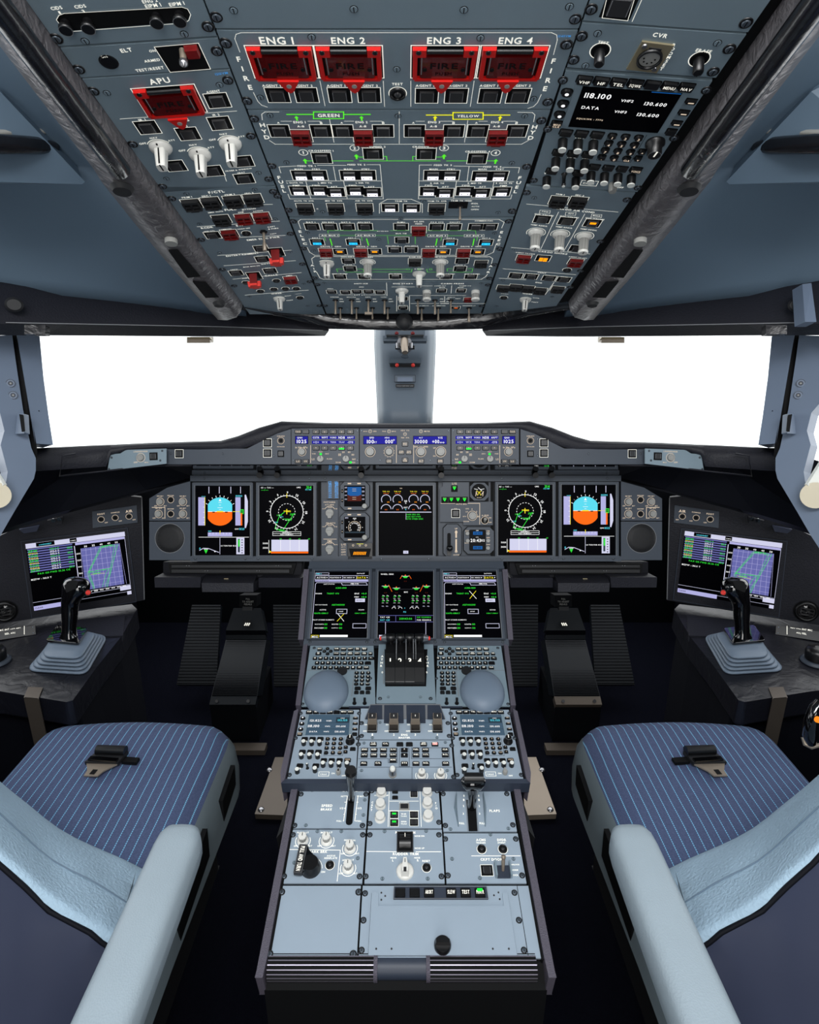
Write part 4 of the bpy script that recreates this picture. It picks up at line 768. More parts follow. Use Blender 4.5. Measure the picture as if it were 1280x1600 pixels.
b = MB(); b.slab([W(x, y, 1.556) for x, y in ((258, 700), (385, 699), (432, 676), (455, 669), (813, 669), (836, 676), (883, 699), (1010, 700), (1010, 727), (258, 727))], cv(0, .08, 0), 'gap'); wpart(R0, 'panel_frame', b)
b = MB(); b.slab([W(300, 727, 1.553), W(968, 727, 1.553), W(968, 742, 1.685), W(300, 742, 1.685)], cv(0, .01, .02), 'blkgloss'); wpart(R0, 'glossy_underside', b)
b = MB()
for x in (408, 435, 565, 689, 835, 860): p = W(x, 741, 1.66); b.tube([p, p+cv(0, -.02, -.004)], .008, 'blk', 12)
wpart(R0, 'latches', b)
def kt(m, keys, w=14, h=10, lit=None, tm='eT'):
    for k in keys: m.put('key', w_key(w, h, k[2] if len(k) > 2 else '', lit=None, tm=tm), k[0], k[1])
def w_gk(b): b.ring(0, 0, 11, 12, .3, 'eT'); b.lathe([(9.5, 0), (9.3, 7), (8.6, 8)], 'knobgrey', n=28); b.ring(0, 0, 5, 5.6, 8.1, 'keyedge')
def w_gk2(b): b.lathe([(9, 0), (8.8, 7), (8, 8)], 'knobgrey', n=28); b.box(0, 4, 1.2, 7, 8, 8.3, 'gap')
def w_sun(b):
    for i in range(12): t = 2*PI*i/12; t2 = 2*PI*(i+.5)/12; t3 = 2*PI*(i+1)/12; b.path([(11*math.cos(t), 11*math.sin(t)), (14*math.cos(t2), 14*math.sin(t2)), (11*math.cos(t3), 11*math.sin(t3))], .7, .3, 'eT')
    b.lathe([(9, 0), (8.8, 7), (8, 8)], 'knobgrey', n=28)
def w_dark(b): b.ring(0, 0, 11.5, 12.8, .3, 'eT'); b.lathe([(11, 0), (11, 1.5), (10, 2), (9.5, .5)], 'blk', n=24); b.lathe([(7, .5), (6.5, 4)], 'gap', n=20)
GK, GK2, SUN, DRK = wid('selector_knob|g', w_gk), wid('selector_knob|g2', w_gk2), wid('selector_knob|sun', w_sun), wid('selector_knob|dark', w_dark)
def lcd(m, x0, y0, x1, y1): b = MB(); m.Q(x0, y0, x1, y1, 'eB', b, .0006); m.L([(x0, y0), (x1, y0), (x1, y1), (x0, y1)], .8, 'gap', b, True, .0007); return b
def efis(s, label):
    def q(x): return x if s < 0 else 1266.5-x
    m = Mod('display_control_panel', label, 'control panel', FC, (q(508), 698), pm=DK); m.plate([(q(455.5), 669.5), (q(561), 669.5), (q(561), 725.5), (q(455.5), 725.5)] if s < 0 else [(q(561), 669.5), (q(455.5), 669.5), (q(455.5), 725.5), (q(561), 725.5)])
    xs = [494, 507.5, 520.8, 534, 547.5]
    kt(m, [(q(466), 674.7, 'TAXI'), (q(478), 674.7, '')]+[(q(x), 674.7, 'v') for x in xs], 16, 9.5); kt(m, [(q(x), 700.3, '^') for x in xs]+[(q(466), 721, 'LS'), (q(478), 721, 'FD' if 0 else 'VV')], 16, 9.5)
    b = MB(); m.Q(q(534)-4, 700.2, q(534)+4, 702.6, 'eF', b, .0040); m.Q(q(501.4)-1.6, 708, q(501.4)+1.6, 711, 'eF', b, .0008); m.Q(q(547.8)-1.8, 721, q(547.8)+1.8, 724, 'eF', b, .0008); m.child('key_lights', b, 'green lights')
    x0, x1 = sorted((q(461.5), q(481.5))); b = lcd(m, x0, 681.5, x1, 693.5); m.T('QNH', (x0+x1)/2-3, 684, 8, 'eW', b, z=.0008); m.T('1025', (x0+x1)/2, 689.8, 15, 'eW', b, h=5.4, z=.0008)
    x0, x1 = sorted((q(487.5), q(554.5)))
    for y in (683.8, 691): m.Q(x0, y-2.5, x1, y+2.5, 'eB', b, .0006)
    for i in range(5): m.T(['CSTR', 'WPT', 'VORD', 'NDB', 'ARPT'][i], (sorted(q(x) for x in xs))[i], 683.8, 10, 'eW', b, z=.0008); m.T(['+O+', 'WX', 'TERR', 'TRAF', '-EFB'][i], (sorted(q(x) for x in xs))[i], 691, 9, 'eK', b, z=.0008)
    m.child('liquid_crystal_display', b, 'blue lit display windows')
    m.put('selector_knob', GK, q(472), 706, sc=.9); m.puts('selector_knob', GK2, [(q(501), 717), (q(540.8), 717)], sc=.95)
    m.L([(q(485.5), 696), (q(485.5), 723)], .8, 'eT'); m.T('in Hg  hPa', q(471), 699, 19, 'eT'); m.T('CAPT' if s < 0 else 'F/O', q(472), 713.5, 1, 'eT', h=.1) if 0 else None
    for t_, x, y, w_ in (('VOR', 490.5, 709, 6), ('NAV', 501, 706, 6), ('ARC', 511, 709, 6), ('PLAN', 515, 717, 8), ('LS', 489.5, 717.5, 4), ('10', 531, 710.5, 4), ('20', 536.5, 706.5, 4), ('40', 545.5, 706.5, 4), ('80', 551.5, 710.5, 4), ('160', 553, 717.5, 5), ('320', 552.5, 722.5, 5), ('ZOOM', 528.5, 722.5, 8)): m.T(t_, q(x), y, w_, 'eT')
    m.S([(q(458.5), 673.5), (q(458.5), 719), (q(558.5), 673), (q(558.5), 719)], .35); m.done()
efis(-1, 'left display control panel on the glareshield, showing 1025 in its outer left window'); efis(1, 'right display control panel on the glareshield, showing 1025 in its outer right window')
m = Mod('autoflight_control_panel', 'centre glareshield panel with blue windows reading 100 and 30000', 'control panel', FC, (633, 698), pm=DK); m.plate([(562.3, 669.5), (704, 669.5), (704, 725.5), (562.3, 725.5)])
b = lcd(m, 568, 681.5, 620, 694); b2 = lcd(m, 646, 681.5, 698, 694)
for t_, x, y, w_, h_ in (('SPD', 581, 684, 7, None), ('100', 579, 690, 11, 5.6), ('KT', 587, 691, 4, 2.6), ('HDG', 605, 684, 7, None), ('000', 608, 690, 12, 5.6)): m.T(t_, x, y, w_, 'eW', b, h=h_, z=.0008)
for t_, x, y, w_, h_ in (('ALT', 657.6, 684, 6, None), ('30000', 658, 690, 20, 5.6), ('V/S', 688, 684, 7, None), ('+00', 681, 690, 11, 5.6), ('oo', 691, 691, 7, 3)): m.T(t_, x, y, w_, 'eW', b2, h=h_, z=.0008)
m.RG(615.5, 687.6, 1, .5, 'eW', b, z=.0008); m.child('liquid_crystal_display', b, 'blue window reading 100 and 000'); m.child('liquid_crystal_display', b2, 'blue window reading 30000')
m.put('selector_knob', GK, 578.6, 706, sc=1.1); m.put('selector_knob', SUN, 608, 706, sc=1.0); m.put('selector_knob', GK, 657.8, 706, sc=1.1); m.put('selector_knob', GK, 688.6, 706, sc=1.15)
kt(m, [(608, 720.6, 'LOC'), (633, 694, 'FD'), (627, 706.6, 'AP1'), (639, 706.6, 'AP2'), (633, 719, 'A/THR'), (658, 720.6, 'ALT'), (688, 720.6, 'APPR')], 14, 11)
for x, y in ((578.6, 674), (608, 674), (633, 678.4), (657.8, 674)): m.put('push_button', wid('push_button|ring', lambda b: (b.ring(0, 0, 3.6, 4.4, .3, 'eT'), b.lathe([(3.5, 0), (3.3, 1.5)], 'blk', n=14))), x, y)
for t_, x, y, w_ in (('MACH', 571, 674, 6), ('SPD', 586, 674, 5), ('TRUE', 600, 674, 6), ('MAG', 615.5, 674, 6), ('HDG  V/S', 633, 672.6, 13), ('TRK  FPA', 633, 684, 13), ('METER', 667.5, 674, 9), ('100', 650, 698, 5), ('1000', 665.5, 698, 7), ('UP', 679, 700, 4), ('DN', 679, 712.5, 4)): m.T(t_, x, y, w_, 'eT')
m.L([(619.5, 696), (619.5, 723)], .8, 'eT'); m.L([(646.5, 696), (646.5, 723)], .8, 'eT'); m.S([(565, 673), (701, 673), (594, 719), (672.5, 719)], .35); m.done()
for s in (-1, 1):
    sd = SIDE[s]
    def q(x): return x if s < 0 else 1268-x
    m = Mod('warning_panel', 'long glareshield wing panel with small square buttons, %s of the central controls' % sd, 'control panel', FC, (q(350), 712), pm=DK, group='glareshield wing panels'); m.plate([(q(x), y) for x, y in ((261, 701.5), (386, 701), (433, 677.5), (454.5, 670.5), (454.5, 725.5), (261, 725.5))])
    w1 = w_btn(None, True, 21, 21); m.puts('push_button', w1, [(q(280), 709), (q(418), 692), (q(418), 708)]); m.put('push_button', w_btn(None, False, 18, 18), q(439), 709); m.put('selector_knob', DRK, q(439), 688.5, sc=.7)
    m.T('CHRONO', q(439), 681.5, 12, 'eT'); m.T('AUTOLAND', q(439), 698, 12, 'eT'); m.S([(q(267), 709), (q(348), 709), (q(428), 686), (q(428), 712)], .4); m.done()
    fr = Fr(W(q(218), 718, 1.53), cv(1, .0, .03*-s), cv(0, 0, 1))
    m = Mod('loudspeaker_panel', 'small blue-grey panel lettered LOUDSPEAKER at the %s end of the glareshield' % sd, 'control panel', fr, (q(218), 716), group='loudspeaker panels'); m.plate([(q(x), y) for x, y in ((172, 710), (188, 708.5), (197, 703), (260, 700.8), (260, 724.5), (168, 735))])
    m.put('selector_knob', GK, q(220), 715, sc=.95, label='grey dial'); m.put('push_button', w_btn(None, False, 22, 21), q(240), 713); m.T('LOUDSPEAKER', q(220), 705.5, 22, 'eT'); m.T('OFF', q(212), 722.5, 6, 'eT'); m.T('MAX', q(229), 722.5, 6, 'eT'); m.S([(q(174.5), 715), (q(170.5), 733), (q(253.5), 704.5), (q(250.5), 719.5)], .42); m.done()
# ============================================================ MAIN INSTRUMENT PANEL
R0 = thing('main_instrument_panel', 'dark grey main instrument panel carrying the row of upper screens', 'instrument panel', M=MP.mat(0, 0)); mp = MB()
mm_ = Mod.__new__(Mod); mm_.fr = MP; mm_.a0 = mm_.b0 = 0; mm_.root = R0; mm_.m = mp; mm_.pm = DK; mm_.z = .0004
mm_.plate([(300, 742), (968, 742), (968, 877), (300, 877)], .04, 'mainpanel', -.010); R0.name = 'main_instrument_panel'
o = mm_.child('panel_body', mp)
b = MB(); mm_.m = b; mm_.plate([(298, 743), (970, 743), (970, 752), (298, 752)], .012, DK, .004); mm_.child('upper_beam', b, bev=.002)
b = MB(); mm_.m = b; mm_.plate([(298, 869), (970, 869), (970, 877), (298, 877)], .012, DK, .004); mm_.child('lower_beam', b, bev=.002)
for x in (396, 498.5, 585, 682.5, 770, 870): b = MB(); mm_.m = b; mm_.plate([(x-2.5, 753), (x+2.5, 753), (x+2.5, 868), (x-2.5, 868)], .012, 'gap', -.002); mm_.child('post', b)
for x in (306, 384, 404, 488, 596, 670, 784, 862, 880, 958): mm_.put('screw', wid('screw', w_screw), x, 873, sc=.5, z=.004)
for x in (320, 484, 508, 784, 948): mm_.put('screw', wid('screw', w_screw), x, 747.5, sc=.5, z=.004)
def display(fr, x0, y0, x1, y1, label, draw, rim=4.5, name='display_unit', quad=None):
    m = Mod(name, label, 'display screen', fr, ((x0+x1)/2, (y0+y1)/2), pm=DK)
    c = [m.uv(*p) for p in (quad or ((x0, y1), (x1, y1), (x1, y0), (x0, y0)))]; ca = sum(p[0] for p in c)/4; cb = sum(p[1] for p in c)/4
    def off(p, e): return (p[0]+(e if p[0] > ca else -e), p[1]+(e if p[1] > cb else -e))
    e = m.sc(x0, y0, rim); b = MB(); i_ = c; o_ = [off(p, e) for p in c]; h = .006
    for i in range(4):
        j = (i+1) % 4; b.prism([o_[i], o_[j], i_[j], i_[i]], -.008, h, DK)
    for i in (1, 3): b.line(off(c[i], .0008), off(c[(i+1) % 4], .0008), .0012, h+.0002, 'keyedge')
    m.child('frame', b)
    b = MB(); b.prism(c, -.006, 0, 'scr'); m.m = b; m.z = .0006; draw(m, x0, y0); m.child('screen', b); return m
def pfd(m, X0, Y0):
    def P(x, y): return X0+x, Y0+y
    def q(x, y, x1, y1, c, z=None): m.Q(X0+x, Y0+y, X0+x1, Y0+y1, c, z=z)
    for x in (20.6, 36.8, 54.8, 70): q(x-.5, 1.5, x+.5, 12, 'eK')
    q(4, 18, 14, 62, 'eL'); q(14, 18, 14.8, 62, 'eY'); m.T('---', X0+12, Y0+16, 6, 'eC')
    for y in (25, 33, 41, 49, 57): q(11.5, y, 14, y+.5, 'eW', .0008)
    q(19, 17+3, 57.3, 62, 'scr')
    import math as M_
    cx, cy, r = 38, 40.3, 22; top = []; t = -M_.pi
    pts = [(cx+r*M_.cos(a), cy-r*M_.sin(a)) for a in [M_.pi*k/24 for k in range(25)]]; pts = [(min(max(x, 19), 57), y) for x, y in pts]
    m.G([P(*p) for p in pts], 'eC', z=.0008); pts = [(x, 2*cy-y) for x, y in pts]; m.G([P(*p) for p in pts], 'eO', z=.0008)
    q(19, 40, 57, 40.7, 'eW', .001); q(33, 40-.6, 43, 41.2, 'eY', .0011); q(26, 40.4, 30, 42, 'gap', .0012); q(46, 40.4, 50, 42, 'gap', .0012); m.G([P(36, 24), P(40, 24), P(38, 20)], 'eW', z=.001)
    for y, w in ((26, 5), (30, 3), (34, 8), (37, 3)): q(38-w/2, y, 38+w/2, y+.5, 'eW', .001)
    for a in range(-60, 61, 15): t = M_.radians(90-a); m.L([P(38+23*M_.cos(t), 40.3-23*M_.sin(t)), P(38+25*M_.cos(t), 40.3-25*M_.sin(t))], .8, 'eW')
    q(62, 18, 70, 62, 'eL'); q(70, 40, 72.6, 62, 'eO'); q(69, 37, 75, 44, 'eG'); q(70, 38.5, 74, 42.5, 'scr', .0008); m.T('00', X0+72, Y0+40.6, 3.5, 'eG', z=.001); q(58, 40, 69, 40.8, 'eY'); m.T('10000', X0+67.5, Y0+16, 10, 'eC'); m.T('1025', X0+72, Y0+67.5, 8, 'eC'); m.T('QNH', X0+64, Y0+67.5, 6, 'eW')
    m.G([P(76.5, 14), P(78.5, 14), P(81.5, 24), P(81.5, 56), P(78.5, 66), P(76.5, 66)], 'eK')
    q(19, 73, 57, 79, 'eL'); q(37.5, 70, 38.5, 76, 'eY', .001); m.T('000', X0+22, Y0+71, 5, 'eC')
    for x in (22, 27, 32, 43, 48, 53): q(x, 73, x+.4, 76, 'eW', .001)
    q(4.5, 80, 83, 80.6, 'eW'); q(37.5, 81, 38.1, 107, 'eK')
    m.T('1.0 TON FOB 45.0', X0+51, Y0+93.8, 24, 'eW'); q(63.5, 81, 76, 107, 'eK'); q(66, 83, 69, 104, 'eD', .0008); q(66.5, 84, 69, 95, 'eG', .001)
    for y in range(84, 105, 4): q(71.5, y, 73.5, y+1.4, 'gap', .001)
    m.L([P(6, 101), P(12, 97.5), P(20, 98), P(28, 101), P(36, 104)], .9, 'eK'); m.G([P(13, 100), P(19, 100), P(16, 106)], 'eG'); m.L([P(13, 99), P(19, 99)], .8, 'eW'); q(29, 102, 31, 103.5, 'eW'); m.T('0', X0+6.5, Y0+98, 2, 'eC')
def nd(m, X0, Y0):
    def P(x, y): return X0+x, Y0+y
    cx, cy = X0+42.5, Y0+41
    m.RG(cx, cy, 25.7, .9, 'eW')
    for i in range(36):
        t = math.radians(i*10); m.L([(cx+25.7*math.cos(t), cy-25.7*math.sin(t)), (cx+(27.5)*math.cos(t), cy-27.5*math.sin(t))], .5, 'eW')
        if i % 2 == 0: m.L([(cx+13*math.cos(t), cy-13*math.sin(t)), (cx+13*math.cos(t+.12), cy-13*math.sin(t+.12))], .7, 'eW')
    for i, n_ in enumerate(('9', '12', '15', '18', '21', '24', '27', '30', '33', '0', '3', '6')):
        t = math.radians(88-i*30); m.T(n_, cx+30.5*math.cos(t), cy-30.5*math.sin(t), 3.4*len(n_)*.62, 'eW', h=3.2, rot=-math.radians(i*30-2))
    m.T('GS --- TAS ---', X0+12, Y0+3, 20, 'eW'); m.T('---/---', X0+8, Y0+6.4, 11, 'eG'); m.T('LMG', X0+61, Y0+2.6, 6, 'eW'); m.T('314', X0+77, Y0+2.6, 8, 'eG'); m.T('122 NM', X0+76, Y0+6, 9, 'eC')
    m.L([P(39, 41), P(31, 47), P(24, 67), P(36, 70), P(54, 43)], .8, 'eG'); m.L([P(36, 52), P(50, 52)], .7, 'eG'); m.L([P(48, 44), P(56, 44)], .7, 'eG')
    for t_, x, y, c_ in (('LFBO', 31, 46, 'eG'), ('TOU', 34, 48.5, 'eC'), ('BO14', 46, 53.5, 'eG'), ('NAR', 26, 57, 'eC'), ('LACOU', 31, 68.5, 'eG'), ('AGN', 50, 45.5, 'eG'), ('FINOT', 36, 70.5, 'eG'), ('1000', 45, 40, 'eY')): m.T(t_, X0+x, Y0+y, len(t_)*1.9, c_)
    m.L([P(42.5, 37), P(42.5, 44)], 1.2, 'eY'); m.L([P(38, 39.5), P(47, 39.5)], 1.2, 'eY'); m.L([(cx, cy-28.5), (cx, cy-23)], 1, 'eY')
    m.L([P(20.5, 71.8), P(64.5, 71.8), P(64.5, 77.8), P(20.5, 77.8)], .5, 'eW', close=True); m.L([P(20.5, 74.8), P(64.5, 74.8)], .5, 'eW'); m.T('GPS ONLY', cx, Y0+73.3, 14, 'eW'); m.T('NAV PRIMARY', cx, Y0+76.3, 20, 'eW')
    m.Q(X0+18.5, Y0+84.3, X0+76, Y0+102.5, 'eK'); m.Q(X0+17.5, Y0+102.8, X0+76, Y0+105.6, 'eO'); m.L([P(14.5, 85), P(14.5, 105)], .6, 'eW')
    for x in (33, 47.5, 62): m.L([P(x, 84.5), P(x, 102)], .5, 'eW', z=.0009)
    for x in (33, 47.5, 62, 77): m.T('60', X0+x, Y0+83, 3, 'eG')
    m.T('5000', X0+9, Y0+90, 8, 'eW'); m.T('3000', X0+9, Y0+97, 8, 'eW'); m.G([P(15, 101), P(19, 103), P(15, 105)], 'eY', z=.001)
def ewd(m, X0, Y0):
    def P(x, y): return X0+x, Y0+y
    for i, x in enumerate((11.7, 29.7, 54.6, 72.5)):
        m.RG(X0+x, Y0+21.5, 7.3, 1, 'eK', t0=-15, t1=215); m.RG(X0+x, Y0+37, 7.8, 1, 'eK', t0=5, t1=175); m.T('THR XX', X0+x, Y0+9, 11, 'eY'); m.T('--.-', X0+x, Y0+11.2, 8, 'eO'); m.T('XX', X0+x+3.3, Y0+25.5, 4, 'eA'); m.T('XX', X0+x, Y0+37.3, 4, 'eO')
    m.T('XX', X0+35, Y0+4, 4, 'eT'); m.T('N1', X0+42.4, Y0+24, 4, 'eW'); m.T('%', X0+42.4, Y0+27, 2, 'eW'); m.T('EGT', X0+42.4, Y0+34, 6, 'eW'); m.T('C', X0+42.4, Y0+37, 2, 'eC')
    m.Q(X0+2, Y0+40.6, X0+82.5, Y0+41.8, 'eK'); m.Q(X0+42.5, Y0+43, X0+43, Y0+53, 'eK')
    for i, t_ in enumerate(('PARK BRK ON', 'ELEC EXT PWR', 'N/W STEER DISC')): m.T(t_, X0+43.6+len(t_)*.93, Y0+44.8+i*3.5, len(t_)*1.85, 'eG')
    m.Q(X0+38.6, Y0+101.5, X0+46.4, Y0+106, 'eK'); m.T('STS', X0+42.5, Y0+103.8, 4, 'gap', z=.0009)
display(MP, 306, 759, 391.5, 867.5, 'leftmost upper screen with blue and orange attitude ball', pfd)
display(MP, 405.8, 759, 490.5, 867.5, 'second upper screen from the left, with white compass circle', nd)
display(MP, 591.7, 759, 676.6, 867.5, 'middle upper screen with eight white gauge arcs and green memo text', ewd)
display(MP, 778, 757.5, 863, 867.5, 'fourth large upper screen, compass circle, right of the landing gear panel', nd)
display(MP, 876.8, 757.5, 961.5, 867.5, 'rightmost upper screen with blue and orange attitude ball', pfd)
# outboard panels
for s in (-1, 1):
    sd = SIDE[s]
    def q(x): return x if s < 0 else 1268-x
    m = Mod('outboard_knob_panel', 'panel with four dimmers and two ringed holes at the %s end of the main panel' % sd, 'control panel', MP, (q(266), 790), pm=DK, group='outboard panels'); m.plate([(q(x), y) for x, y in ((234, 779), (262, 762), (298, 752), (298, 813.5), (234, 813.5))], z1=.003); m.z = .0034
    for x, y in ((251, 784), (286.5, 784), (248.6, 803), (286.5, 803)): m.put('selector_knob', GK, q(x), y, sc=.95, z=.003, label='grey dial'); m.T('OFF', q(x)-7, y+6.5, 4.5, 'eT'); m.T('BRT', q(x)+8, y+6.5, 4.5, 'eT'); m.T(('PFD BRT' if y < 790 else 'ND WX') if x < 260 else 'ND BRT', q(x), y-8.7, 10, 'eT')
    m.puts('ringed_socket', DRK, [(q(267.5), 781), (q(267.5), 803)], sc=.72, z=.003); m.T('PFD/ND', q(267.5), 774.5, 10, 'eT'); m.T('RECONF', q(267.5), 795.2, 10, 'eT'); m.L([(q(238.5), 792.8), (q(258.5), 792.8), (q(258.5), 810)], .8, 'eT'); m.S([(q(284), 764), (q(294), 769)], .42); m.done()
    m = Mod('cockpit_loudspeaker', 'round dark loudspeaker grille below the dimmer knobs on the %s of the main panel' % sd, 'loudspeaker', MP, (q(266), 843), pm=DK, group='cockpit loudspeakers'); m.plate([(q(x), y) for x, y in ((234, 815), (298, 815), (298, 875), (234, 875))], z1=.003)
    m.m.ring(*m.uv(q(266), 841), m.sc(266, 841, 22.5), m.sc(266, 841, 23.3), .0034, 'keyedge'); a, c_ = m.uv(q(266), 841); k_ = m.sc(266, 841, 22.4)
    b = MB(); b.lathe([(k_, .003), (k_*.98, .0045), (k_*.6, .006), (.001, .0065)], 'rubber', a, c_, 40)
    for i in range(-9, 10):
        for j in range(-9, 10):
            if i*i+j*j < 80: b.box(a+i*k_/10, c_+j*k_/10, .0014, .0014, .0045, .0070, 'gap')
    m.child('grille', b); m.S([(q(243), 869), (q(292), 869)], .42); m.done()
# switching / standby panel
m = Mod('switching_panel', 'narrow panel with three pear-shaped knobs lettered SWITCHING, left of the standby instruments', 'control panel', MP, (516, 826), pm=DK); m.plate([(503, 781), (528.5, 781), (528.5, 874), (503, 874)], z1=.003); m.z = .0034
def w_pear(b): b.ring(0, 4, 16, 17.4, .3, 'eT', 35, 145); b.lathe([(13, 0), (12.5, 5), (11.5, 6)], 'knobgrey', n=24); b.prism([(-11, 2), (11, 2), (5, -17), (-5, -17)][::-1], 1, 9, 'knobgrey', .85)
m.puts('selector_knob', wid('selector_knob|pear', w_pear), [(515.5, 801.5), (515.5, 829), (515.5, 857.5)], z=.003, sc=.92)
for t_, x, y, w_ in (('SWITCHING', 515, 784.7, 18), ('ATT HDG', 515, 788.7, 14), ('NORM', 515.5, 793, 6), ('AIR DATA', 517, 817.2, 15), ('NORM', 515.5, 820.8, 6), ('FMS', 515.5, 845.2, 7), ('NORM', 515.5, 848.6, 6), ('CAPT', 506.5, 795, 5.5), ('F/O', 525, 795, 4.5), ('CAPT', 506.5, 823, 5.5), ('F/O', 525, 823, 4.5), ('BOTH', 506.5, 851, 5.5), ('BOTH', 525, 851, 5.5)): m.T(t_, x, y, w_, 'eT')
m.L([(506, 842.3), (526, 842.3)], .7, 'eT'); m.S([(508.5, 814), (501.8, 869)], .42); m.done()
m = Mod('correction_placard', 'small placard with columns of faint blue figures beside the upper standby instrument', 'placard', MP, (520, 765), pm=DK); m.plate([(511, 751.5), (530, 751.5), (530, 779.5), (511, 779.5)], z1=.002); m.z = .0024
for i in range(9):
    m.T(str(36*i+12), 516, 753.8+i*2.9, 4.5, 'blue'); m.T(str(36*i+15), 526, 753.8+i*2.9, 5, 'blue')
m.done()
def oct_(m, x0, y0, x1, y1, c, col, z0, z1, mb=None):
    (mb or m.m).prism([m.uv(*p) for p in ((x0+c, y0), (x1-c, y0), (x1, y0+c), (x1, y1-c), (x1-c, y1), (x0+c, y1), (x0, y1-c), (x0, y0+c))], z0, z1, col)
def standby(y, label, kind):
    m = Mod('standby_instrument', label, 'standby instrument', MP, (554, y+23), pm=DK); oct_(m, 531.5, y, 578, y+45.5, 6.5, 'gap', -.004, .004); oct_(m, 532.3, y+.8, 577.2, y+44.7, 6.2, DK, .004, .007); m.done('case')
    b = MB(); m.z = .008; m.Q(538.3, y+6.8, 571.3, y+39.5, 'scr', b, .0074); z = .0078
    if kind:
        m.Q(543.5, y+9, 565, y+21, 'eS', b, z); m.Q(543.5, y+21, 565, y+31, 'eR', b, z); m.G([(543.5, y+21), (565, y+21), (560, y+23), (548, y+23)], 'eS', b, z+.0001)
        for yy in (12, 15, 25, 28): m.Q(551, y+yy, 557, y+yy+.5, 'eT', b, z+.0002)
        for i in range(4): m.T(str(60+20*i), 541, y+10+i*6, 3.4, 'eK', b, z=z); m.T('1%d0' % i, 568, y+10+i*6, 3.6, 'eK', b, z=z)
    else:
        m.RG(554.5, y+23.5, 9.5, .6, 'eT', b, -40, 220, z)
        for i in range(9): t = math.radians(215-i*31); m.T(str(3*i), 554.5+7*math.cos(t), y+23.5-7*math.sin(t), 1.6*len(str(3*i)), 'eW', b, h=2, z=z)
        for a in (0, 45, 90, 135, 180): t = math.radians(a); m.Q(554+12.3*math.cos(t), y+23-12.3*math.sin(t), 555+12.3*math.cos(t), y+24-12.3*math.sin(t), 'eW', b, z)
        m.T('GPS', 542, y+8.6, 5, 'eK', b, z=z); m.T('000', 554.5, y+9.5, 5, 'eW', b, z=z); m.Q(540, y+30, 570, y+32.3, 'eD', b, z)
    m.child('screen', b, bev=0); b = MB(); a, c_ = m.uv(570.3, y+38.8); b.lathe([(.0075, .007), (.007, .016), (.0062, .017)], 'knobgrey', a, c_, 20); m.child('knob', b, 'grey knob')
    b = MB()
    for x, yy, w in ((546.5, 3.7, 5.5), (561.5, 3.7, 5.5), (546.8, 42.5, 5.5)): m.Q(x-w/2, y+yy-.9, x+w/2, y+yy+.9, 'eT', b, .0076)
    for yy in (15.5, 30): m.Q(533.8, y+yy-2.8, 536.8, y+yy+2.8, 'gap', b, .0076); m.Q(534.8, y+yy-.5, 535.8, y+yy+.5, 'eT', b, .0078)
    m.child('push_keys', b)
standby(752, 'upper standby instrument with blue over brown attitude display', 1); standby(800.5, 'lower standby instrument with a dark circular heading dial', 0)
m = Mod('hatch_handle_box', 'black recessed box with yellow hatched stripe under the lower standby instrument', 'recessed box', MP, (563, 861), pm=DK)
m.plate([(544, 848.5), (582, 848.5), (582, 873.5), (544, 873.5)], m='blk', z1=.004); m.z = .0044
for x in (552, 562.5, 572): m.RG(x, 852, 1.3, .6, 'eT')
m.L([(558, 849.7), (568, 849.7)], .4, 'yellow')
m.G([(545.5, 857), (580, 857), (577, 870), (548.5, 870)], 'gap')
for i in range(8): x = 552+i*2.55; m.G([(x, 866.7), (x+1.4, 866.7), (x+2.8, 862), (x+1.4, 862)], 'eA', z=.0048)
m.done('box_face')
m = Mod('gear_status_plate', 'lettered strip reading L/G GRVTY left of the hatched box', 'placard', MP, (536, 861), pm=DK); m.plate([(530.5, 848.5), (543, 848.5), (543, 873.5), (530.5, 873.5)], z1=.003); m.z = .0034
for i, t_ in enumerate(('L/G', 'GRVTY', 'RESET', 'OFF', 'DOWN')): m.T(t_, 537, 850.6+i*4, 7, 'eT')
m.done()
# landing gear / brakes
m = Mod('landing_gear_controls', 'panel with five green triangle lights and the AUTO BRK rotary knob', 'control panel', MP, (728, 785), pm=DK)
m.plate([(692, 753.5), (732.5, 753.5), (732.5, 784), (770, 784), (770, 820.5), (724, 820.5), (724, 815.5), (687.5, 815.5), (687.5, 763), (692, 760)], z1=.003); m.z = .0034
def w_tri(b): b.box(0, 0, 18, 18, 0, 1.5, 'gap'); b.flat([(-4.6, 3.4), (4.6, 3.4), (0, -4)], 1.7, 'eF'); b.flat([(-1.9, 1.8), (1.9, 1.8), (0, -1.2)], 1.8, 'gap'); b.rect(0, 5.6, 10, 1.2, 1.7, 'lgreen')
T_ = wid('indicator_light|tri', w_tri); m.puts('indicator_light', T_, [(710, 763.5), (694.8, 781.3), (705.3, 781.3), (715.5, 781.3), (725.8, 781.3)], z=.003, label='green triangle light')
m.T('L/G', 710, 755.6, 7, 'eT'); m.T('AUTO BRK', 721, 787.6, 17, 'eT'); m.L([(689, 786.5), (711, 786.5)], .8, 'eT'); m.L([(731, 786.5), (749.5, 786.5), (749.5, 819)], .8, 'eT')
m.put('push_button', w_btn(None, True, 23, 23), 712, 802.3, z=.003); m.put('selector_knob', GK, 738, 805.8, sc=1.15, z=.003, label='grey rotary knob')
for t_, x, y, w_ in (('RTO', 712, 794.6, 4), ('LO', 729.5, 799.5, 3.5), ('2', 737.5, 795.5, 1.4), ('3', 744.5, 799.5, 1.4), ('BTV', 726, 807, 5), ('DISARM', 728.5, 814.7, 8.5), ('HI', 747, 807, 3), ('A-SKID', 758, 805.3, 11), ('ON', 765.5, 809, 4), ('OFF', 766, 816.3, 4.5), ('LDG', 730, 794.8, 5)): m.T(t_, x, y, w_, 'eT', h=2.4 if len(t_) == 1 else None)
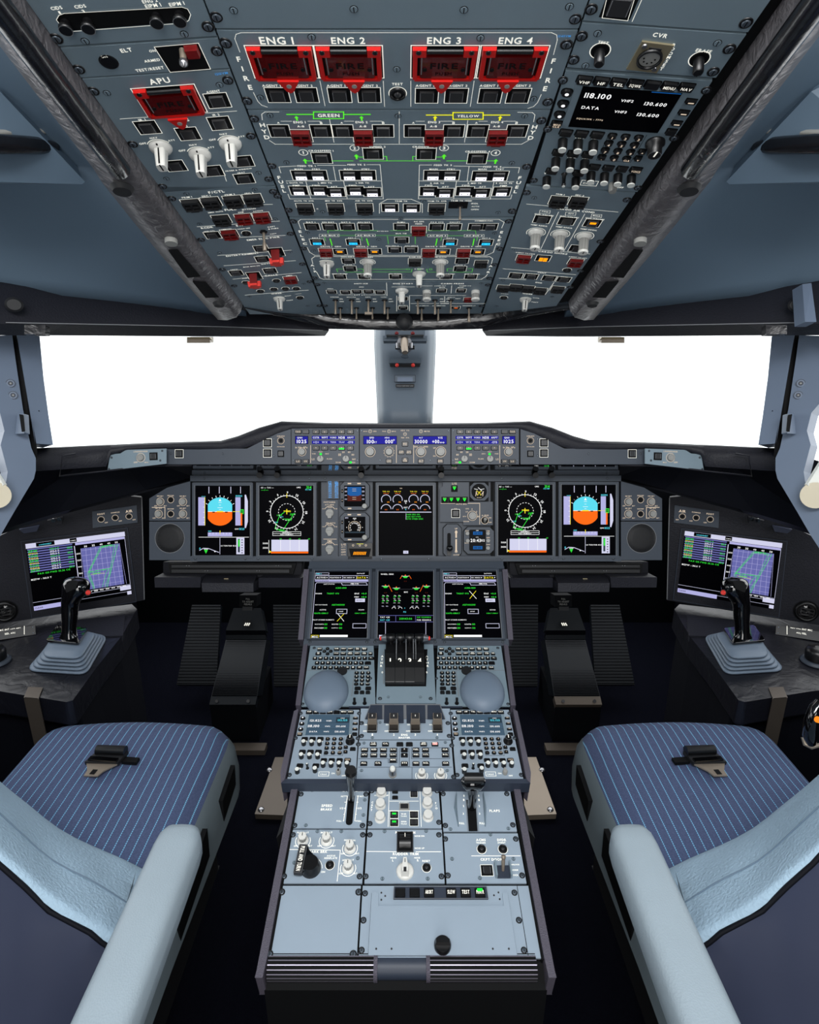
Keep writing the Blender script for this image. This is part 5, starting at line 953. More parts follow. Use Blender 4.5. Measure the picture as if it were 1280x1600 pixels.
def w_skid(b): b.ring(0, 0, 10.3, 11.4, .3, 'eT'); b.lathe([(10, 0), (9.5, 2), (8.5, .4)], 'gap', n=22); b.tube([(0, -4, 0), (0, 4, 12)], [3.5, 5], 'knobgrey')
m.put('toggle_switch', wid('toggle_switch|skid', w_skid), 757.5, 813, z=.003, sc=.95); m.S([(696, 790.3), (744, 791.3), (719.5, 811.5), (727, 761.5)], .42); m.done()
m = Mod('brake_pressure_gauge', 'small round gauge with yellow marks in a square housing, right of the green lights', 'gauge', MP, (748.5, 768), pm=DK)
m.plate([(734, 753.5), (763.5, 753.5), (763.5, 783), (734, 783)], z1=.001, m='gap'); oct_(m, 734.5, 754.3, 763, 782.3, 6, DK, .001, .005); m.done('case'); b = MB(); m.z = .0062
a, c_ = m.uv(748.5, 768); b.lathe([(.0215, .005), (.0205, .006)], 'gap', a, c_, 32); m.L([(747, 762), (752.5, 767)], .8, 'eW', b); m.RG(748.3, 765, 4, .8, 'eY', b, 200, 340); m.L([(741, 764), (746, 765)], .7, 'eW', b); m.L([(751, 765), (756, 764)], .7, 'eW', b)
for x in (743, 754): m.L([(x, 775), (x+1, 768), (x+(2 if x < 748 else -2), 773)], .9, 'eT', b)
m.L([(746, 774), (748.5, 769), (751, 774)], .8, 'eY', b); m.T('BRAKES', 748.5, 777.6, 7, 'eT', b); m.child('dial', b)
m = Mod('landing_gear_lever', 'tall rounded housing with a black slotted lever marked UP and DOWN', 'gear lever', MP, (707, 845), pm=DK); oct_(m, 692, 818.6, 721.5, 870.8, 6, 'gap', -.002, .003); oct_(m, 692.8, 819.4, 720.7, 870, 6, DK, .003, .0045); m.z = .0049; a, c_ = m.uv(701.6, 849.5); m.m.rbox(a, c_, .010, .060, .0045, .0048, 'gap', .004)
m.L([(712.7, 830), (712.7, 839)], 2.4, 'eT'); m.L([(712.7, 843.5), (712.7, 861)], 2.4, 'eT'); m.T('UP', 712.7, 826, 4, 'eT'); m.T('DOWN', 713, 866.8, 9, 'eT'); m.RG(712.7, 831.5, 1.8, .6, 'eT'); m.RG(712.7, 861.5, 1.8, .6, 'eT'); m.done('housing')
b = MB(); a, c_ = m.uv(701.6, 853); b.tube([(a, c_, .004), (a, c_-.004, .028)], [.0045, .0055], 'blkgloss'); b.lathe([(.001, .026), (.008, .029), (.009, .034), (.005, .039), (.001, .040)], 'blkgloss', a, c_-.004, 18); b.box(a, c_-.016, .011, .020, .004, .012, 'blk'); m.child('lever', b, 'black lever with round knob')
m = Mod('cockpit_clock', 'digital clock reading 20:43 02 in an octagonal case', 'clock', MP, (747.5, 844.5), pm=DK); oct_(m, 723.8, 822.8, 772, 866, 6.5, 'gap', -.002, .003); oct_(m, 724.6, 823.6, 771.2, 865.2, 6.3, DK, .003, .006); m.z = .0065
for t_, x, y, w_ in (('RST', 729.7, 829.5, 5), ('CHR', 762.5, 829.5, 5), ('DATE', 729, 848.3, 6), ('GPS', 762.5, 840, 5), ('RUN', 762.5, 850.6, 5)): m.T(t_, x, y, w_, 'eT')
m.done('case'); b = MB(); oct_(m, 733, 827.5, 758.7, 860.5, 1.5, 'gap', .006, .0068, b); m.Q(739, 830.5, 753.5, 835.5, 'eS', b, .0072); m.Q(739, 853, 753.5, 858, 'eS', b, .0072)
m.T('20:43', 743, 844.2, 16, 'eW', b, h=5, z=.0072); m.T('02', 754.3, 844.2, 5.5, 'eW', b, h=3.4, z=.0072); m.T('UTC', 745.5, 839.3, 4, 'eW', b, z=.0072); m.T('CHR', 745.5, 828.8, 4, 'eW', b, z=.0072); m.T('00 00', 746, 833, 10, 'gap', b, z=.0074); m.T('00 00', 746, 855.5, 10, 'gap', b, z=.0074); m.child('display', b)
def w_tk(b): b.lathe([(7, 0), (6.5, 6), (5.5, 7)], 'knobgrey', n=18)
m.puts('clock_knob', wid('clock_knob', w_tk), [(730, 833.3), (762, 833.3), (730.5, 844.8), (762.3, 844.6), (762, 856)], z=.006, sc=.85)
# ============================================================ PEDESTAL SCREENS
def ey(y): return 318/2+ (y-893)*.10
R0 = thing('pedestal_screen_housing', 'sloping grey housing that carries the three lower screens', 'screen housing', M=PS.mat(0, 0)); mm_ = Mod.__new__(Mod); mm_.fr = PS; mm_.a0 = mm_.b0 = 0; mm_.root = R0; mm_.pm = DK; mm_.z = .0004
b = MB(); mm_.m = b; mm_.plate([(481, 881), (789, 881), (797, 1007), (473, 1007)], .05, DK, -.012); mm_.child('body', b)
b = MB(); mm_.m = b; mm_.plate([(484, 879), (786, 879), (787, 890), (483, 890)], .02, DK, .006); mm_.child('upper_edge', b, bev=.003)
b = MB(); mm_.m = b; mm_.plate([(476, 999.5), (794, 999.5), (795, 1010), (474, 1010)], .02, DK, .006); mm_.child('lower_edge', b, bev=.003)
for s in (-1, 1):
    b = MB(); mm_.m = b; pts = [(475, 890), (483, 890), (474, 1000), (466, 1000)]; mm_.plate([(x if s < 0 else 1268-x, y) for x, y in pts], .04, 'railgrey', .002); mm_.child('side_cheek', b, bev=.002)
for x in (485, 573.5, 586, 680, 694.5, 785): mm_.put('screw', wid('screw', w_screw), x, 1004.5, sc=.55, z=.006)
def mfd(kx, ky, cap):
    def f(m, X0, Y0):
        # columns slant with the screen: map screen coordinates (0..85, 0..107)
        tl, tr, br, bl = m.quadpx
        def P(x, y):
            u, v = x/85, y/107; return (tl[0]*(1-u)+tr[0]*u)*(1-v)+(bl[0]*(1-u)+br[0]*u)*v, tl[1]+(bl[1]-tl[1])*v
        def T(t, x, y, w, c='eW', z=None, h=None): p = P(x, y); m.T(t, p[0], p[1], w, c, z=z, h=h)
        def q(x, y, x1, y1, c, z=None): m.G([P(x, y), P(x1, y), P(x1, y1), P(x, y1)], c, z=z)
        m.L([P(1, 2), P(22, 2), P(22, 5), P(1, 5)], .5, 'eK', close=True); T('FMS %d' % cap, 6, 3.5, 8, 'eC'); T('DATA/FO' if cap > 1 else 'DATA/CP', 72, 3, 12)
        q(1, 6.2, 84, 6.8, 'eK'); q(1, 12.5, 84, 13.2, 'eK')
        for i, t_ in enumerate(('ACTIVE', 'POSITION', 'SEC INDEX', 'DATA')): T(t_, 10+21*i, 9.6, 14, 'eW' if i < 3 else 'eY'); q(21.5*i+.5, 6, 21.5*i+1, 13, 'eK'); m.G([P(18+21*i, 9), P(20.5+21*i, 9), P(19.2+21*i, 10.6)], 'eW')
        q(1, 13.5, 84, 16, 'eL'); T('DATA/STATUS', 12, 14.8, 20, 'gap', .0009)
        m.L([P(1, 104*.95), P(2, 20), P(4, 17.6), P(42, 17.6), P(44, 21.5), P(83, 21.5), P(81, 17.6), P(42, 17.6)], .7, 'eK'); T('ACFT STATUS', 23, 20, 17); T('FMS P/N', 63, 19.4, 12)
        T('A380-800', 42, 26, 17, 'eG'); T('ENGINE', 8, 35, 10); T('TRENT 970', 30, 35, 19, 'eG'); T('IDLE', 67, 35, 7); T('+0.0', 78, 35, 8, 'eG'); T('PERF', 67, 40.5, 7); T('+0.0', 78, 40.5, 8, 'eG')
        q(65, 43, 80, 48.5, 'eK'); T('MODIFY', 72, 45.8, 10, 'gap', .0009); T('NAV DATABASE', 13, 53, 19); T('AB71405001', 39, 53, 20, 'eG'); T('ACTIVE', 16, 61, 10); T('SECOND', 75, 61, 9); T('01APR-01MAY', 14, 66.5, 22, 'eG'); T('02MAY-28MAY', 74, 66.5, 18, 'eG')
        m.L([P(37, 60), P(53, 60), P(53, 67), P(37, 67)], .8, 'eK', close=True); T('SWAP', 44, 63.5, 7); T('PILOT STORED ELEMENTS', 18, 77, 33)
        for y, a_, b_ in ((84, 'WAYPOINTS', 'ROUTES'), (90, 'NAVAIDS', 'RUNWAYS')): T(a_, 12, y, 14); T('00', 22, y, 4.5, 'eG'); T(b_, 36, y, 10); T('00', 44.5, y, 4.5, 'eG')
        m.L([P(63, 83), P(83, 83), P(83, 90), P(63, 90)], .7, 'eK', close=True); m.L([P(kx-5, ky-6), P(kx+5, ky+6)], .8, 'eW'); m.L([P(kx-5, ky+6), P(kx+5, ky-6)], .8, 'eY')
        m.L([P(1, 101.5), P(12, 101.5), P(12, 106.5), P(1, 106.5)], .5, 'eY', close=True); T('MSG', 6.5, 104, 9); q(14, 101, 56, 104.5, 'eW')
    return f
def sd(m, X0, Y0):
    def P(x, y): return X0+x, Y0+y
    m.T('WHEEL', X0+9, Y0+4, 11, 'eW'); m.T('/BRK', X0+20, Y0+4, 8, 'eW')
    for x, y in ((42, 7.5), (11, 23), (28, 26), (59, 26), (75, 23)):
        m.G([P(x-4.5, y), P(x+4.5, y), P(x+2, y+2.5), P(x-2, y+2.5)], 'eG'); m.L([P(x-5.5, y-.4), P(x+5.5, y-.4)], .5, 'eW'); m.Q(X0+x-.8, Y0+y-2.6, X0+x+.8, Y0+y-1, 'eO')
    m.L([P(16, 21), P(21, 31)], .7, 'eO'); m.L([P(70, 21), P(65, 31)], .7, 'eO'); m.L([P(48, 6), P(51, 11)], .7, 'eO'); m.L([P(37, 6), P(34, 11)], .7, 'eO')
    for x in (11, 28, 42, 59, 75): m.T('0.0', X0+x, Y0+(33 if x != 42 else 15), 4, 'eR')
    m.L([P(32, 27.5), P(54, 27.5)], .3, 'eP'); m.T('BSC', X0+43, Y0+32, 6, 'eW')
    for x in (7, 13.5, 25, 32, 53.5, 60, 71, 78):
        for y in (39, 46): m.T('25', X0+x, Y0+y, 3, 'eG'); m.RG(X0+x, Y0+y+.6, 2.7, .5, 'eW', t0=20, t1=110); m.L([P(x-1.5, y+3), P(x+1.5, y+3)], .4, 'eW')
        m.T('REL', X0+x, Y0+54, 3.4, 'eK')
    for x in (24, 34, 52, 60): m.RG(X0+x, Y0+58, 2.8, .6, 'eW', t0=0, t1=180)
    m.T('C', X0+41, Y0+57, 1.5, 'eC'); m.T('PSI', X0+41, Y0+63, 4, 'eC')
    m.L([P(0, 68.5), P(85, 68.5)], .7, 'eN'); m.L([P(0, 78.5), P(85, 78.5)], .7, 'eN'); m.L([P(27, 68.5), P(27, 78.5)], .6, 'eN'); m.L([P(58, 68.5), P(58, 78.5)], .6, 'eN')
    m.T('TAT +20', X0+10, Y0+71.3, 15, 'eW'); m.T('SAT +20', X0+10, Y0+75.6, 15, 'eC'); m.T('20H43:06', X0+42.5, Y0+73.5, 20, 'eG'); m.T('GW 222000KG', X0+71, Y0+71.3, 22, 'eG'); m.T('FOB 45000KG', X0+71, Y0+75.6, 22, 'eW')
    m.L([P(11, 78.5), P(11, 106)], .7, 'eK'); m.L([P(74, 78.5), P(74, 106)], .7, 'eK'); m.L([P(11, 101), P(25, 101)], .7, 'eK'); m.L([P(62, 101), P(74, 101)], .7, 'eK'); m.Q(X0+1, Y0+99, X0+11, Y0+104, 'eK'); m.T('RECALL', X0+6, Y0+101.5, 9, 'gap', z=.0009)
def disp3(quad, label, fn):
    tl, tr, br, bl = quad; m = None
    class D: pass
    def draw(m, X0, Y0): m.quadpx = quad; fn(m, X0, Y0)
    return display(PS, tl[0], tl[1], tr[0], bl[1], label, draw, rim=4.5, quad=(bl, br, tr, tl))
disp3(((492.5, 893.3), (577, 893.3), (573.5, 998), (485, 998)), 'lower left screen of text pages with a small cross near its middle', mfd(44, 73, 1))
disp3(((591.5, 893.3), (677, 893.3), (677, 998), (590, 998)), 'lower middle screen with green wheel symbols, behind the thrust levers', sd)
disp3(((692, 893.3), (775, 893.3), (784, 998), (694.5, 998)), 'lower right screen of text pages with a yellow and white cross near its top', mfd(46, 37, 2))
# ============================================================ CENTRE PEDESTAL
prof = [PS.pw(634, 1008, -.02), KB.pw(634, 1012, -.008), KB.pw(634, 1104, -.008), MR.pw(634, 1108, -.010), MR.pw(634, 1222, -.010), LP.pw(634, 1235, -.010), LP.pw(634, 1499, -.010), LP.pw(634, 1531, -.035)]
b = MB(); hw = .222
pf = [(p.y, p.z) for p in prof]; pf += [(pf[-1][0]+.02, 0), (1.62, 0), (1.68, pf[0][1]-.02)]
vs = [(-hw, y, z) for y, z in pf]+[(hw, y, z) for y, z in pf]; n = len(pf)
b.add(vs, [tuple(range(n)), tuple(range(2*n-1, n-1, -1))]+[(i, (i+1) % n, n+(i+1) % n, n+i) for i in range(n)], 'gap')
R0 = thing('centre_pedestal', 'long black pedestal body between the two seats with grey edge rails', 'pedestal', (0, 1.2, 0)); wpart(R0, 'body', b)
def prail(fr, pts, m, c0, c1, name='edge_rail', bev=.002, root=None):
    b = MB(); q = [fr.at(*p) for p in pts]; k = MB(); k.prism(q, c0, c1, m); b.v = [tuple(fr.P(*v)) for v in k.v]; b.f = k.f; b.mi = k.mi; b.sm = k.sm; b.ms = k.ms
    return wpart(root or R0, name, b, bev=bev)
for s in (-1, 1):
    def q(*l): return [(x if s < 0 else 1268-x, y) for x, y in l]
    prail(LP, q((457, 1228), (467, 1228), (418, 1500), (411, 1531), (399, 1531), (402, 1519)), 'railgrey', -.05, .007)
    prail(LP, q((467, 1228), (470, 1228), (422, 1500), (418, 1500)), 'gap', -.02, .001, 'seam')
    prail(MR, q((460, 1116), (467, 1112), (446, 1222), (440, 1228), (439, 1212)), 'railgrey', -.05, .010)
    prail(KB, q((474, 1010), (481, 1008), (470, 1104), (462, 1104)), 'railgrey', -.04, .004)
    prail(LP, q((440, 1268), (450, 1240), (446, 1280), (430, 1300)), 'rubber', -.06, -.02, 'bracket')
prail(MR, [(446, 1221), (822, 1221), (829, 1228), (439, 1228)], 'shelldark', -.02, .008, 'cross_rail')
PW = 'pedpanel'
# --- keyboards
def keyboard(s):
    sd = SIDE[s]; dx = 0 if s > 0 else -190.3
    m = Mod('keyboard_unit', '%s of the centre levers, grey keyboard unit with black letter keys' % ('left' if s < 0 else 'right'), 'keyboard', KB, (634+s*94, 1055), pm='panel', group='pedestal keyboards')
    pl = [(684, 1009), (783, 1009), (797, 1103), (681, 1103)]; pl = pl if s > 0 else [(1268-x, y) for x, y in pl]; m.plate(pl)
    if s > 0:
        r1 = [716.3, 727.2, 737.8, 748.9, 759.5]; r2 = [717, 727.9, 738.6, 749.5, 760.5, 770.4]; e0 = 690; ar = 702.6; f0 = 688.8; q0 = 684.5; a0 = 689.4; z0 = 685.1; nx = (690.8, 699.7, 708.6); en = 771.8; bl = 768.4; sp = 756; cl = 767.7
    else:
        r1 = [526.4, 537, 548, 558.7, 569.6]; r2 = [525.5, 536.5, 547.4, 558.3, 569.2, 579]; e0 = 499.9; ar = 512; f0 = 497.6; q0 = 492.3; a0 = 495.6; z0 = 490.6; nx = (557.6, 566.5, 575.6); en = 580; bl = 575; sp = 562; cl = 572.5
    K = lambda t, x, y, w=9.5, h=8, r=1.4: m.put('key', w_key(w, h, t, r, tm='white'), x, y)
    K('ESC', e0, 1014.8, 11); K('KB/ON', f0, 1021.9, 13)
    for x, y in ((ar-5, 1018), (ar+5, 1018), (ar, 1014), (ar, 1022)): K('.', x, y, 8, 7, 3)
    for x, t in zip(r1, ('DIR', 'PERF', 'INIT', 'NAV/AID', 'MAIL/BOX')): K(t, x, 1014.8, 13)
    for x, t in zip(r2, ('F-PLN', 'DEST', 'SEC/INDEX', 'SURV', 'ATC/COM', 'ND')): K(t, x, 1021.9, 13 if t != 'ND' else 9)
    for i, t in enumerate('QWERTYUIOP'): K(t, q0+8.65*i, 1029.2)
    for i, t in enumerate('ASDFGHJKL'): K(t, a0+8.65*i, 1036.5)
    for i, t in enumerate('/ZXCVBNM'): K(t, z0+8.75*i, 1043.8)
    K('<-', en, 1029.2, 13); K('', bl, 1036.5, 14); K('SP', sp, 1043.8, 13); K('CLR', cl, 1043.8, 12)
    for i, t in enumerate(('1', '2', '3', '4', '5', '6', '7', '8', '9', '.', '0', '+/-')): K(t, nx[i % 3]-(i//3)*(.3 if s < 0 else -.15), 1051.8+5.8*(i//3), 9, 7, 3.2)
    K('', nx[0]+1.5, 1076, 13); K('', nx[2], 1076, 12)
    for x in nx: K('', x-(.6 if s < 0 else -.6), 1082.3, 9)
    m.L([(nx[2 if s < 0 else 0]+(0), 1048), (nx[0], 1048)], .1)
    x0, x1 = (479.5, 554.5) if s < 0 else (712.5, 788)
    m.L([(x0, 1047.5), (x1, 1047.5)], .8, 'keyedge'); m.L([((554.5, 1047.5) if s < 0 else (712.5, 1047.5)), ((549.5, 1088) if s < 0 else (717, 1088))], .9, 'keyedge')
    m.S([(q_, y) for q_, y in (((579, 1060), (491, 1012.5), (473, 1100)) if s < 0 else ((682, 1060), (778, 1012.5), (794, 1100)))], .6); m.done()
    # palm rest dome
    cx, cy = (510.5, 1078) if s < 0 else (753, 1077.5)
    t = thing('palm_rest', 'smooth grey dome-shaped palm rest over the %s keyboard unit' % sd, 'palm rest', M=KB.mat(*KB.at(cx, cy)), group='palm rests')
    R_ = 34*KB.depth(cx, cy)/F; b = MB(); pr = []
    for k in range(11):
        a = PI/2*k/10; pr.append((R_*math.cos(a)**.75 if k < 10 else .0008, .030*math.sin(a)))
    b.lathe(pr, 'boot', n=40, sq=1.02)
    me = link('dome', b.mesh('dome'), t); me.scale = (1, 1.22, 1); me.location = (0, -.008, 0)
    b = MB(); b.lathe([(.012, 0), (.012, .004)], 'rubber', R_*.62*(1 if s < 0 else -1), R_*1.1, 16); link('hinge_cap', b.mesh('hinge_cap'), t)
    # cursor toggles beneath
    m = Mod('cursor_switch_strip', 'small dark strip with two black toggles below the %s keyboard' % sd, 'switch strip', KB, (634+s*66, 1098), group='cursor switch strips')
    pl = [(548, 1089), (588, 1089), (586, 1105), (545, 1105)]; pl = pl if s < 0 else [(1268-x, y) for x, y in pl]; m.plate(pl, m='shelldark', z1=-.001); m.z = -.0006
    def w_bt(b): b.lathe([(5, 0), (4.5, 2)], 'blk', n=12); b.tube([(0, 0, 0), (0, 5, 12)], [2.4, 3], 'blk')
    for x in ((554, 570) if s < 0 else (698, 714)): m.put('toggle_switch', wid('toggle_switch|black', w_bt), x, 1099); m.T('ON', x+6, 1096, 5); m.T('OFF', x+6, 1101, 6)
    m.done()
keyboard(-1); keyboard(1)
# --- thrust levers
m = Mod('thrust_quadrant', 'grey block holding four black thrust levers numbered 1 to 4', 'lever quadrant', KB, (634, 1055), pm='panel'); m.plate([(592, 1006), (677, 1006), (681, 1100), (588, 1100)], z1=.003, t=.01); m.z = .0034
m.G([(601, 1016), (668, 1016), (666, 1074), (602, 1074)], 'gap')
for x, y in ((594, 1093), (673, 1093)): m.put('screw', wid('screw', w_screw), x, y, sc=.7, z=.003)
for x, y in ((607, 1090.5), (657, 1090.5)): m.put('small_screw', wid('small_screw', w_screws), x, y, sc=.8, z=.003)
m.V('ATHR', [(597.5, 1027), (597, 1032), (596.5, 1037), (596, 1042)], 4); m.V('ATHR', [(667, 1027), (667.5, 1032), (668, 1037), (668.5, 1042)], 4); m.T('0', 597.5, 1052, 2, h=4); m.T('0', 667, 1052, 2, h=4)
a0, b0 = m.uv(600.5, 1020); a1, b1 = m.uv(601, 1070); m.m.path([(a0-.002, b0), (a1-.002, b1)], .0015, m.z, 'keyedge'); m.done('base')
for i, x in enumerate((609.5, 625, 640.5, 656)):
    b = MB(); a, c_ = m.uv(x, 1071); a2, c2 = m.uv(x, 1019); w = .0118; H = c2-c_
    arc = [(c_-.002, .004), (c_, .012), (c_+H*.3, .026), (c_+H*.65, .036), (c_+H, .034), (c_+H+.012, .020), (c_+H+.012, .004)]
    vs = [(a-w, y, z) for y, z in arc]+[(a+w, y, z) for y, z in arc]; n = len(arc)
    b.add(vs, [tuple(range(n)), tuple(range(2*n-1, n-1, -1))]+[((i_+1) % n, i_, n+i_, n+(i_+1) % n) for i_ in range(n)], 'blk')
    k = MB(); k.text(str(i+1), 0, 0, 'white', 0, h=.014); kk = .5; b.add([(a+v[0], c_+H*.45+v[1]*1.05, .0303+(v[1])*.30) for v in k.v], k.f, 'white')
    g = m.child('thrust_lever', b, 'black thrust lever numbered %d' % (i+1), bev=.001)
    b = MB(); yb = c_+H+.004; b.tube([(a, yb, .03), (a, yb, .044)], [(.009, .006), (.008, .006)], 'blk', 12); b.tube([(a-.0108, yb, .046), (a-.009, yb, .046), (a+.009, yb, .046), (a+.0108, yb, .046)], [.0075, .0098, .0098, .0075], 'blk', 16)
    if i in (0, 3):
        sx = -1 if i == 0 else 1; b.tube([(a+sx*.0108, yb, .046), (a+sx*.023, yb-.001, .045)], [.0098, .0058], 'steel', 16); b.tube([(a+sx*.023, yb-.001, .045), (a+sx*.027, yb-.001, .045)], [.0058, .0045], 'orangered', 12)
    o = link('lever_grip', b.mesh('lever_grip'), g)
    b = MB(); b.box(a+.0145 if i < 3 else a+.0145, yb-.03, .0018, .055, .002, .05, 'keyedge') if i < 3 else b.box(a-.0145, yb-.03, .0018, .055, .002, .05, 'keyedge'); link('lever_edge', b.mesh('lever_edge'), g)
# --- engine masters
m = Mod('engine_master_panel', 'panel lettered ENG MASTER with four boxed lever switches in dark bays', 'control panel', MR, (633, 1130), pm=PW); m.plate([(564, 1107), (703, 1107), (705, 1155), (561, 1155)])
m.m.prism([m.uv(*p) for p in ((579, 1101), (688, 1101), (696, 1124), (570, 1124))], .0002, .002, 'keyedge'); 
for x0, x1, x2, x3 in ((579.5, 597.5, 597.5, 571), (600.5, 630.5, 631, 600), (635, 664.5, 665, 635.5), (668, 687, 695, 668)): m.m.prism([m.uv(x0, 1103), m.uv(x1, 1103), m.uv(x2, 1131 if x2 not in (597.5, 695) else 1125), m.uv(x3, 1131 if x3 not in (571, 668) else 1125)], .002, .003, 'shelldark')
def w_mst(b):
    b.rbox(0, -6, 22, 26, 0, 6, 'blk', 2); b.outline(0, -6, 20, 24, .8, 6.2, 'knobgrey'); b.prism([(-10, -2), (10, -2), (10, 17), (-10, 17)], 6, 22, 'bronze', .92); b.rbox(0, 8, 16, 15, 22, 23, 'key', 2); b.text('I', 0, 8, 'white', 23.3, h=5)
for i, x in enumerate((582, 615.5, 649, 683.4)): m.put('master_lever', wid('master_lever|%d' % i, w_mst), x, 1134); m.T('ON', x-10, 1132.5, 5); m.T('OFF', x-11, 1142.5, 7); m.T(str(i+1), x, 1148, 2, h=4)
m.T('ENG', 632, 1148.3, 10); m.T('MASTER', 632, 1152.8, 18); m.S([(565, 1130), (565, 1150), (700, 1130), (702, 1150)], .8); m.s2([(594, 1129), (582, 1152.5), (683, 1152.5)], .8); m.done()
m = Mod('system_display_keypad', 'keypad of small black keys lettered ENG BLEED PRESS, with chrome knob and two dimmers', 'control panel', MR, (633, 1188), pm=PW); m.plate([(561, 1157), (705, 1157), (710, 1220), (557, 1220)])
for t_, x, y in (('T.O/CONFIG', 583.4, 1163.4), ('C/L', 602.5, 1163.4), ('', 625, 1163.4), ('', 639.7, 1163.4), ('ABN/PROC', 662, 1163.4), ('ENG', 569.7, 1172.5), ('BLEED', 584.5, 1172.5), ('PRESS', 599.4, 1172.5), ('EL/AC', 614.7, 1172.5), ('^', 632, 1172.5), ('FUEL', 650, 1172.5), ('HYD', 665, 1172.5), ('CLR', 695.6, 1172.5), ('APU', 569.3, 1180.5), ('COND', 584.2, 1180.5), ('DOOR', 599.2, 1180.5), ('EL/DC', 614.5, 1180.5), ('v', 632, 1180.5), ('WHEEL', 650, 1180.5), ('F/CTL', 665.3, 1180.5), ('RCL', 696, 1180.5), ('MORE', 614.3, 1188.6), ('ALL', 568.5, 1193.6), ('C/L', 590.8, 1193.6), ('STS', 632, 1193.6), ('VIDEO', 650, 1193.6), ('RCL', 665.6, 1193.6), ('CLR', 696.4, 1193.6)): m.put('key', w_key(13, 8.5, t_, .8, tm='white'), x, y)
m.put('key', w_key(13, 8.5, 'EMER/CANC', .8, 'eRed', 'white'), 679.7, 1163.4, label='red lit key')
for q in ([(562, 1169), (621, 1169), (621, 1192), (607, 1192), (607, 1185.5), (560.5, 1185.5)], [(643, 1168.5), (702, 1168.5), (703, 1185.5), (643, 1185.5)], [(625, 1169), (639, 1169), (640, 1198), (624, 1198)], [(560, 1199), (706, 1199)], [(644, 1199), (644, 1219)]): m.L(q, .7, 'shelldark', close=len(q) == 4)
def w_sil(b): b.lathe([(8, 0), (8, 3)], 'knobgrey', n=20); b.lathe([(7, 3), (7, 18)], 'steel', n=20, flute=.08); b.lathe([(5.5, 18), (5.5, 22), (4, 24)], 'frost', n=18)
m.put('selector_knob', wid('selector_knob|chrome', w_sil), 613.7, 1211, label='chrome ribbed knob')
KB_ = wid('rotary_knob|ped', lambda b: (b.ring(0, 0, 14, 15, .3, 'white', 150, 390), b.lathe([(11.5, 0), (11.5, 1.5), (10.5, 3.5), (7.5, 5)], 'knobwhite', n=24), b.lathe([(7.4, 5), (7, 15)], 'knobgrey', n=20, flute=.12), b.lathe([(8.4, 15), (8.4, 18), (7.4, 19)], 'knobwhite', n=20, flute=.10), b.box(0, 2.5, 1.2, 6, 19, 19.3, 'gap')))
for x in (659, 688.5): m.put('rotary_knob', KB_, x, 1212, sc=.85, label='white fluted dimmer'); m.T('OFF', x-10, 1218, 6); m.T('BRT', x+10.5, 1218, 6)
m.S([(560, 1163), (706, 1165), (709, 1214)], .8); m.s2([(569, 1161), (565, 1204), (696, 1160), (699, 1204)], .8); m.done()
LL = [('121.825', .28, .18, .19, 'eW'), ('VHF1', .50, .185, .09, 'eW'), ('132.125', .73, .175, .16, 'eC'), ('STBY', .73, .145, .07, 'eW'), ('118.100', .26, .265, .19, 'eW'), ('VHF2', .49, .27, .09, 'eW'), ('130.600', .71, .27, .16, 'eW'), ('DATA', .27, .35, .13, 'eW'), ('VHF3', .48, .35, .09, 'eW'), ('130.600', .70, .35, .16, 'eW')]
rmp(MR, [(471, 1109), (561.5, 1109), (556, 1217), (449, 1217)], 'radio panel on the left half of the pedestal, reading 121.825', LL, False, frame='pedpanel', scr='eM')
rmp(MR, [(704, 1109), (795, 1109), (818, 1217), (713, 1217)], 'radio panel on the right half of the pedestal, reading 121.825', LL, False, frame='pedpanel', scr='eM')
# --- lower pedestal
m = Mod('speed_brake_panel', 'pedestal panel lettered SPEED BRAKE with a black-handled lever in a slot', 'control panel', LP, (515, 1262), pm=PW); m.plate([(470, 1229.5), (576.5, 1229.5), (572, 1294), (456, 1294)])
m.T('SPEED', 511, 1259, 17); m.T('BRAKE', 510, 1264.8, 17); a, c_ = m.uv(547.5, 1264); a2, c2 = m.uv(549, 1243); a3, c3 = m.uv(546, 1287); m.m.rbox(a, (c2+c3)/2, .013, c2-c3+.006, .0002, .0006, 'gap', .006)
m.T('FT', 549, 1235, 30, 'white') if 0 else m.T('IN FLIGHT', 552, 1235, 32)
for q in ([(543, 1244), (537, 1283)], [(559.5, 1244), (554.5, 1283)]): m.L(q, .8)
for i, y in enumerate((1244, 1253.5, 1263, 1272.5, 1283)): m.L([(539.5-i*.8, y), (543-i*1.5, y)], .8); m.L([(556-i*.5+2, y), (561-i*1.3, y)], .8)
for t_, x, y, w_ in (('RET', 536, 1244.5, 6), ('1/2', 534, 1263, 5), ('FULL', 530, 1283, 8), ('RET', 565.5, 1244.5, 6), ('1/2', 562.5, 1263, 5), ('FULL', 561, 1283, 8)): m.T(t_, x, y, w_)
m.S([(470.5, 1241), (572, 1241), (460.5, 1290), (566.5, 1290)], .8); m.s2([(488, 1235), (570, 1250), (568, 1273.5), (478, 1289.5)], .8); m.done()
b = MB(); a, c_ = m.uv(549, 1252); b.tube([(a, c_, 0), (a+.001, c_+.004, .04), (a+.001, c_+.006, .055), (a+.002, c_+.010, .075)], [.005, .006, (.009, .008), (.013, .011)], 'blkgloss', 16); b.tube([(a+.002, c_+.010, .075), (a+.002, c_+.011, .081)], [(.014, .012), (.012, .010)], 'blk', 16); m.child('lever', b, 'black tapered lever')
m = Mod('surveillance_panel', 'pedestal panel lettered TCAS with six white push knobs in two columns', 'control panel', LP, (632, 1262), pm=PW); m.plate([(579.5, 1229.5), (685, 1229.5), (690, 1294), (575, 1294)])
